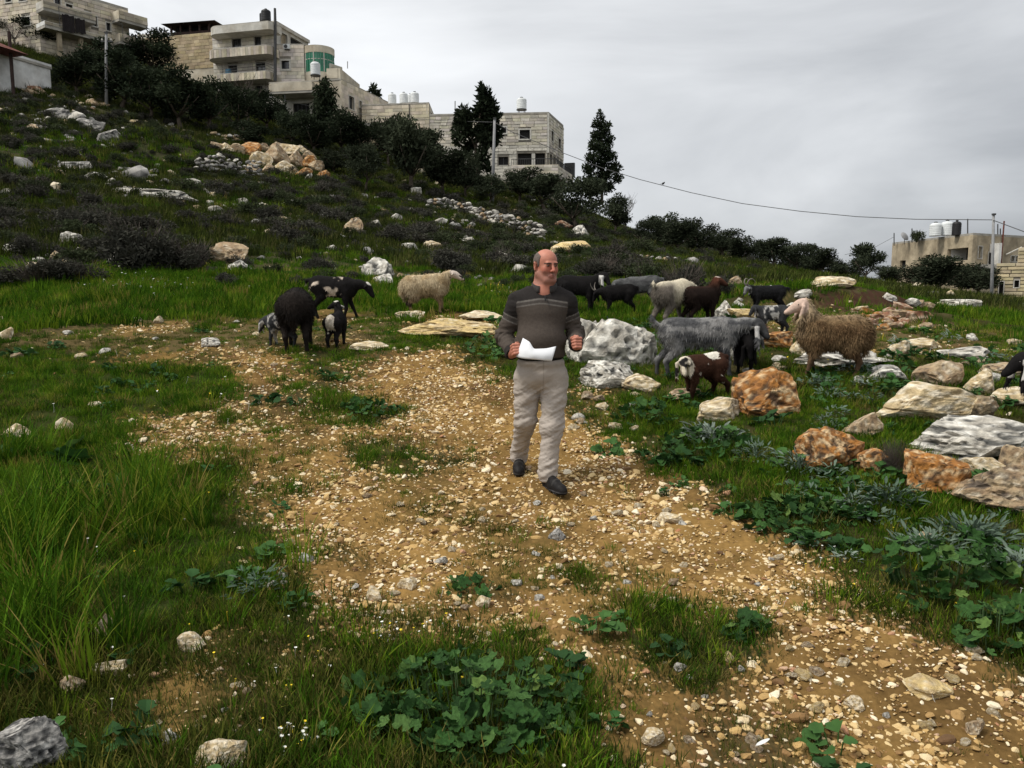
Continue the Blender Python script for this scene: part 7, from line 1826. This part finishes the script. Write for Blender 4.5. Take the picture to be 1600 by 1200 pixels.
    Vc = [p for r_ in ring for p in r_]; Fc = []
    for i in range(n):
        for j in range(4): Fc.append((i * 4 + j, i * 4 + (j + 1) % 4, i * 4 + 4 + (j + 1) % 4, i * 4 + 4 + j))
    Fc += [(3, 2, 1, 0), (n * 4, n * 4 + 1, n * 4 + 2, n * 4 + 3)]
    cb.add(Vc, Fc).build('collar', mat('collar_cloth', (.036, .032, .030), rough=.95, var=.2, scale=40), sw, True)
    zp = [M(851.5, 462, -.088), M(852, 466, -.108), M(852.5, 470, -.118)]
    MB().tube(zp, [.006, .006, .005], 6).build('zip', mat('zip_dark', (.012, .012, .012), rough=.4, var=0), sw)
    # --- trousers
    lo_ = min(gR[2], gL[2]) - .02
    S = Sdf((-.34, -.42, lo_), (.34, .42, .95), .0064)
    S.ell(M(845, 584, .005), (.186, .135, .125), k=.05); S.ell(M(845, 566, .0), (.178, .132, .06), k=.04)
    hemR, hemL = anR + A(0, -.006, .012), anL + A(0, -.006, .0)
    S.chain([M(824, 592, .015), M(821, 655, .025), hemR + A(0, 0, .03)], [.102, .074, .057], k=.045); S.chain([M(867, 592, .015), M(862, 668, -.075), hemL + A(0, 0, .03)], [.102, .074, .057], k=.045)
    for h_ in (hemR, hemL): S.cap(h_ + A(0, 0, .10), h_, .056, .061, k=.02)
    S.ell(M(844, 548, 0), (.3, .3, .06), k=.01, sub=True)
    for h_ in (hemR, hemL): S.ell(h_ + A(0, 0, -.085), (.13, .13, .062), k=.01, sub=True)
    V, F = S.mesh(); V = relax(V, F, 1, .4); N = vnormals(V, F)
    side = np.where(V[:, 0] < M(845, 600)[0], 1, 0); zz = V[:, 2]
    kneez = .40; low_ = np.exp(-((zz - .12) / .15) ** 2); kn = np.exp(-((zz - .44) / .11) ** 2); cr = np.exp(-((zz - .66) / .10) ** 2)
    f1 = fbm(np.stack([V[:, 0] * 5 + zz * 6, V[:, 1] * 5, zz * 17 - V[:, 0] * 10], 1), 3, 31, ridged=True)
    f2 = fbm(np.stack([V[:, 0] * 9, V[:, 1] * 9, zz * 5], 1), 3, 37)
    f3 = fbm(np.stack([V[:, 0] * 12 - zz * 9, V[:, 1] * 12, zz * 30 + V[:, 0] * 22], 1), 2, 43, ridged=True)
    V = V + N * ((.0165 * f1 * (.25 + .75 * low_ + .75 * kn + .6 * cr)) + .005 * f2 + .005 * np.clip(f3 - .2, 0, 1) * (low_ + kn + cr))[:, None]
    c = np.repeat(A(.36, .315, .275)[None], len(V), 0) * (1 + .06 * fbm(V * 9, 3, 5)[:, None])
    xm = V[:, 0] - M(848, 580)[0]
    c = lerp(c, A(.25, .215, .185), ((np.abs(xm) < .003) & (zz > M(845, 615)[2]) & (V[:, 1] < 0)) * .8)      # fly seam
    for s in (-1, 1): c = lerp(c, A(.26, .225, .195), ((np.abs((s * (V[:, 0] - M(845, 580)[0])) - (.165 - .55 * (M(845, 572)[2] - zz))) < .004) & (zz > M(845, 600)[2]) & (V[:, 1] < .02)) * .0 + 0.0)
    link('trousers', make_mesh('trousers', V, F, M_twill, cols=c, smooth=True), man)
    # --- shoes
    for g_, dr, pit in ((gR, A(-.04, -1, 0), 0), (gL, A(.50, -1, 0), 0)):
        dr = dr / np.linalg.norm(dr); sd = A(-dr[1], dr[0], 0); w = lambda f, s_, z_: g_ + dr * f + sd * s_ + A(0, 0, z_)
        S = Sdf(np.minimum(w(-.16, -.2, -.04), w(.22, .2, .2)) - .1, np.maximum(w(-.16, -.2, -.04), w(.22, .2, .2)) + .1, .0055)
        S.cap(w(-.085, 0, .040), w(.02, 0, .036), .040, .046, k=.02); S.cap(w(.02, 0, .036), w(.115, .004, .028), .047, .040, k=.02); S.cap(w(.115, .004, .026), w(.140, .004, .024), .036, .028, k=.02)
        S.cap(w(-.075, 0, .05), w(-.060, 0, .105), .040, .042, k=.02); S.cap(w(-.05, 0, .085), w(.04, 0, .062), .036, .034, k=.02); S.cap(w(.03, 0, .06), w(.11, 0, .042), .032, .028, k=.02)
        for f_, s_, r_ in ((-.085, 0, .044), (-.03, 0, .042), (.03, .0, .047), (.08, .002, .049), (.118, .004, .042)): S.ell(w(f_, s_, .010), (r_, r_, .014), k=.012)
        S.ell(w(.0, 0, -.045), (.4, .4, .042), k=.004, sub=True)
        V, F = S.mesh(); V = relax(V, F, 1, .3); h_ = V[:, 2] - g_[2]
        c = np.repeat(A(.011, .010, .010)[None], len(V), 0); c = lerp(c, A(.055, .055, .058), ((h_ > .012) & (h_ < .021)) * 1.0); c = lerp(c, A(.012, .012, .012), (h_ <= .012) * 1.0)
        f_ = (V - g_) @ dr; c = lerp(c, A(.035, .033, .030), ((np.abs(f_ - .055) < .006) & (h_ > .05)) * .8)
        link('shoe', make_mesh('shoe', V, F, M_shoe, cols=c, smooth=True), man)
    # --- the paper, a curled sheet held in his right hand
    ctrl = [((817, 528, -.205), (806, 557, -.235)), ((827, 534, -.262), (816, 560, -.285)), ((836, 545, -.285), (831, 561.5, -.315)), ((851, 544.5, -.275), (847, 563, -.318)), ((869, 541, -.250), (862, 564.5, -.300))]
    T = np.array([M(*a) for a, b in ctrl]); B = np.array([M(*b) for a, b in ctrl]); n = 25; m_ = 9
    tt = np.linspace(0, 4, n); xi = np.arange(5.)
    Tq = np.stack([pchip(xi, T[:, j], tt) for j in range(3)], 1); Bq = np.stack([pchip(xi, B[:, j], tt) for j in range(3)], 1)
    V = []
    for side_ in (0, .0016):
        for j in range(m_):
            t = j / (m_ - 1); q = Tq * (1 - t) + Bq * t; q[:, 1] += -.018 * math.sin(math.pi * t) + side_; V.append(q)
    V = np.concatenate(V); i, j = np.meshgrid(np.arange(m_ - 1), np.arange(n - 1), indexing='ij'); a = (i * n + j).ravel()
    Fp = np.stack([a, a + n, a + n + 1, a + 1], 1); Fp = np.concatenate([Fp, Fp[:, ::-1] + n * m_])
    rim = [j for j in range(n)] + [i * n + n - 1 for i in range(1, m_)] + [(m_ - 1) * n + j for j in range(n - 2, -1, -1)] + [i * n for i in range(m_ - 2, 0, -1)]
    Fp = np.concatenate([Fp, np.array([(rim[i], rim[(i + 1) % len(rim)], rim[(i + 1) % len(rim)] + n * m_, rim[i] + n * m_) for i in range(len(rim))])])
    c = np.repeat(A(.80, .81, .83)[None], len(V), 0)
    o = link('paper_sheet', make_mesh('paper_sheet', V, Fp, mat('white_paper', attr=True, rough=.7, var=.02, spec=.2, trans=.15), cols=c, smooth=True), None, root); tag(o, 'curled white sheet of paper held in the walking man\'s hand', 'paper')
build_person()

# ---------------------------------------------------------------- leafy plants beside the track
def mallow_leaf(seed):
    g = np.random.default_rng(seed); n = 24; V = [(0, 0, 0)]; F = []
    for ring_, rr in ((1, .55), (2, 1.0)):
        for k in range(n):
            a = R(-160) + R(320) * k / (n - 1); lob = 1 + .13 * math.cos(a * 5.6) + (.05 * math.cos(k * math.pi) if ring_ == 2 else 0)
            r_ = rr * lob; V.append((r_ * math.cos(a) + .18, r_ * math.sin(a), .16 * rr * rr + .09 * rr * math.cos(a * 5.6) + g.normal(0, .02)))
    F3 = [(0, 1 + k, 2 + k) for k in range(n - 1)]; F4 = [(1 + k, 1 + n + k, 2 + n + k, 2 + k) for k in range(n - 1)]
    return np.array(V, float) * .5, [np.array(F4), np.array(F3)]
M_mal = mat('mallow_leaf', ramp=[(0, (.015, .042, .010)), (.5, (.028, .078, .016)), (.85, (.055, .120, .030)), (1, (.10, .16, .035))], rnd=1, rough=.65, var=.35, scale=5, trans=.2, spec=.12, bump=.3, bscale=9)
LEAF = [make_mesh('leaf', *mallow_leaf(k), M_mal, smooth=True) for k in range(4)]
M_stem = mat('green_stem', (.05, .09, .03), rough=.7, var=.2)
def leafy(name, cu, cv, ru, rv, hpx, n, lpx, label, seed, cat='plant'):
    g = random.Random(seed); c = hit(cu, cv); k = mpp(c[1]); root = empty(name, c); tag(root, label, cat); st = MB(); i = 0
    while i < n:
        a, q = g.uniform(0, 6.283), math.sqrt(g.random())
        u, v = cu + ru * q * math.cos(a), cv + rv * q * math.sin(a)
        b = hit(u, min(v, 1290)) - c; h = hpx * k * (1.05 - .75 * q * q) * g.uniform(.25, 1)
        p = b + A(0, 0, h); s = lpx * k * g.uniform(.45, 1.5)
        link('leaf', LEAF[i % 4], root, p, (g.gauss(.3, .5), g.gauss(0, .5), g.uniform(0, 6.28)), s)
        st.tube([b * .8 - A(0, 0, .02), (b * .85 + p) / 2, p], [.004, .003, .002], 4, False); i += 1
    st.build('stems', M_stem, root)
leafy('mallow_plant', 745, 1125, 165, 95, 80, 300, 23, 'large leafy green mallow plant at the bottom centre of the picture', 5)
leafy('mallow_plant', 590, 1110, 55, 40, 40, 26, 34, 'pale leafed sprig at the left side of the large mallow', 6)
leafy('leafy_weed', 1475, 905, 120, 60, 70, 120, 22, 'tall leafy weed clump among thistles at the right edge', 7)
leafy('leafy_weed', 1240, 815, 80, 28, 34, 80, 18, 'low dark leafy weed on the right verge of the track', 8)
leafy('leafy_weed', 1105, 700, 80, 26, 32, 90, 15, 'dark leafy weed on the verge below the pale flat stone', 9)
leafy('leafy_weed', 1010, 655, 55, 22, 26, 60, 13, 'dark leafy weed on the verge nearest the walking man', 10)
leafy('leafy_weed', 1165, 988, 34, 18, 24, 30, 18, 'small dark leafy weed island in the right track', 11)
leafy('leafy_weed', 735, 922, 46, 16, 22, 34, 16, 'small leafy weed at the edge of the track grass', 12)
leafy('leafy_weed', 105, 716, 18, 12, 24, 7, 34, 'single pale green broad leafed plant in the left grass', 13)
leafy('leafy_weed', 1560, 1000, 70, 36, 60, 60, 24, 'leafy weed in the dark grass at the lower right edge', 14)
leafy('leafy_weed', 575, 645, 44, 16, 18, 44, 13, 'dark leafy patch on the grass strip between the wheel tracks', 15)
leafy('leafy_weed', 770, 545, 40, 18, 22, 50, 10, 'dark leafy weed just left of the man\'s arm', 16)
def thistle(u, v, wpx, n, label, seed):
    c = hit(u, v); k = mpp(c[1]); o = empty('thistle', c); tag(o, label, 'plant'); g = np.random.default_rng(seed); parts = []
    for i in range(n):
        a = g.uniform(0, 6.283); L_ = wpx * k * g.uniform(.08, .19); v_, f_ = leaf_mesh(L_, L_ * .13, 6.5, i, .5, g.uniform(-.1, .5))
        parts.append((v_ @ rotm(g.normal(0, 20), -math.degrees(g.uniform(.1, 1.1)), math.degrees(a)).T + A(math.cos(a), math.sin(a), 0) * wpx * k * .24 * g.uniform(0, 2) + A(0, 0, g.uniform(.01, .12)), f_))
    V, F = many(parts); link('foliage', make_mesh('foliage', V, F, M_thistle), o)
for i, (u, v, w, n, lb) in enumerate(((1110, 690, 90, 60, 'silvery thistle in the weeds below the pale flat stone'), (1245, 735, 80, 50, 'silvery thistle left of the orange capped boulder'), (1385, 790, 100, 60, 'silvery thistle below the dark twiggy bush'), (1520, 850, 130, 80, 'large silvery thistle at the right edge'), (1450, 870, 110, 70, 'silvery thistle left of the large one at the right edge'), (1290, 672, 40, 26, 'small silvery thistle right of the rust orange boulder'), (1590, 900, 110, 60, 'silvery thistle cut by the right edge of the picture'), (400, 930, 90, 34, 'flat grey green thistle at the left edge of the track'), (1180, 720, 70, 40, 'silvery thistle in the middle of the right verge'), (1330, 800, 70, 36, 'small silvery thistle on the verge above the dark weed'))):
    thistle(u, v, w, int(n * 3), lb, 60 + i)
fp_ = hit(1180, 1178); fo = empty('feather', fp_); tag(fo, 'white feather lying on the grass at the bottom of the picture', 'feather')
v_, f_ = leaf_mesh(.05, .009, 0, 1, .7, -.5); link('vane', make_mesh('vane', v_ + A(0, 0, .03), f_, M_white), fo)
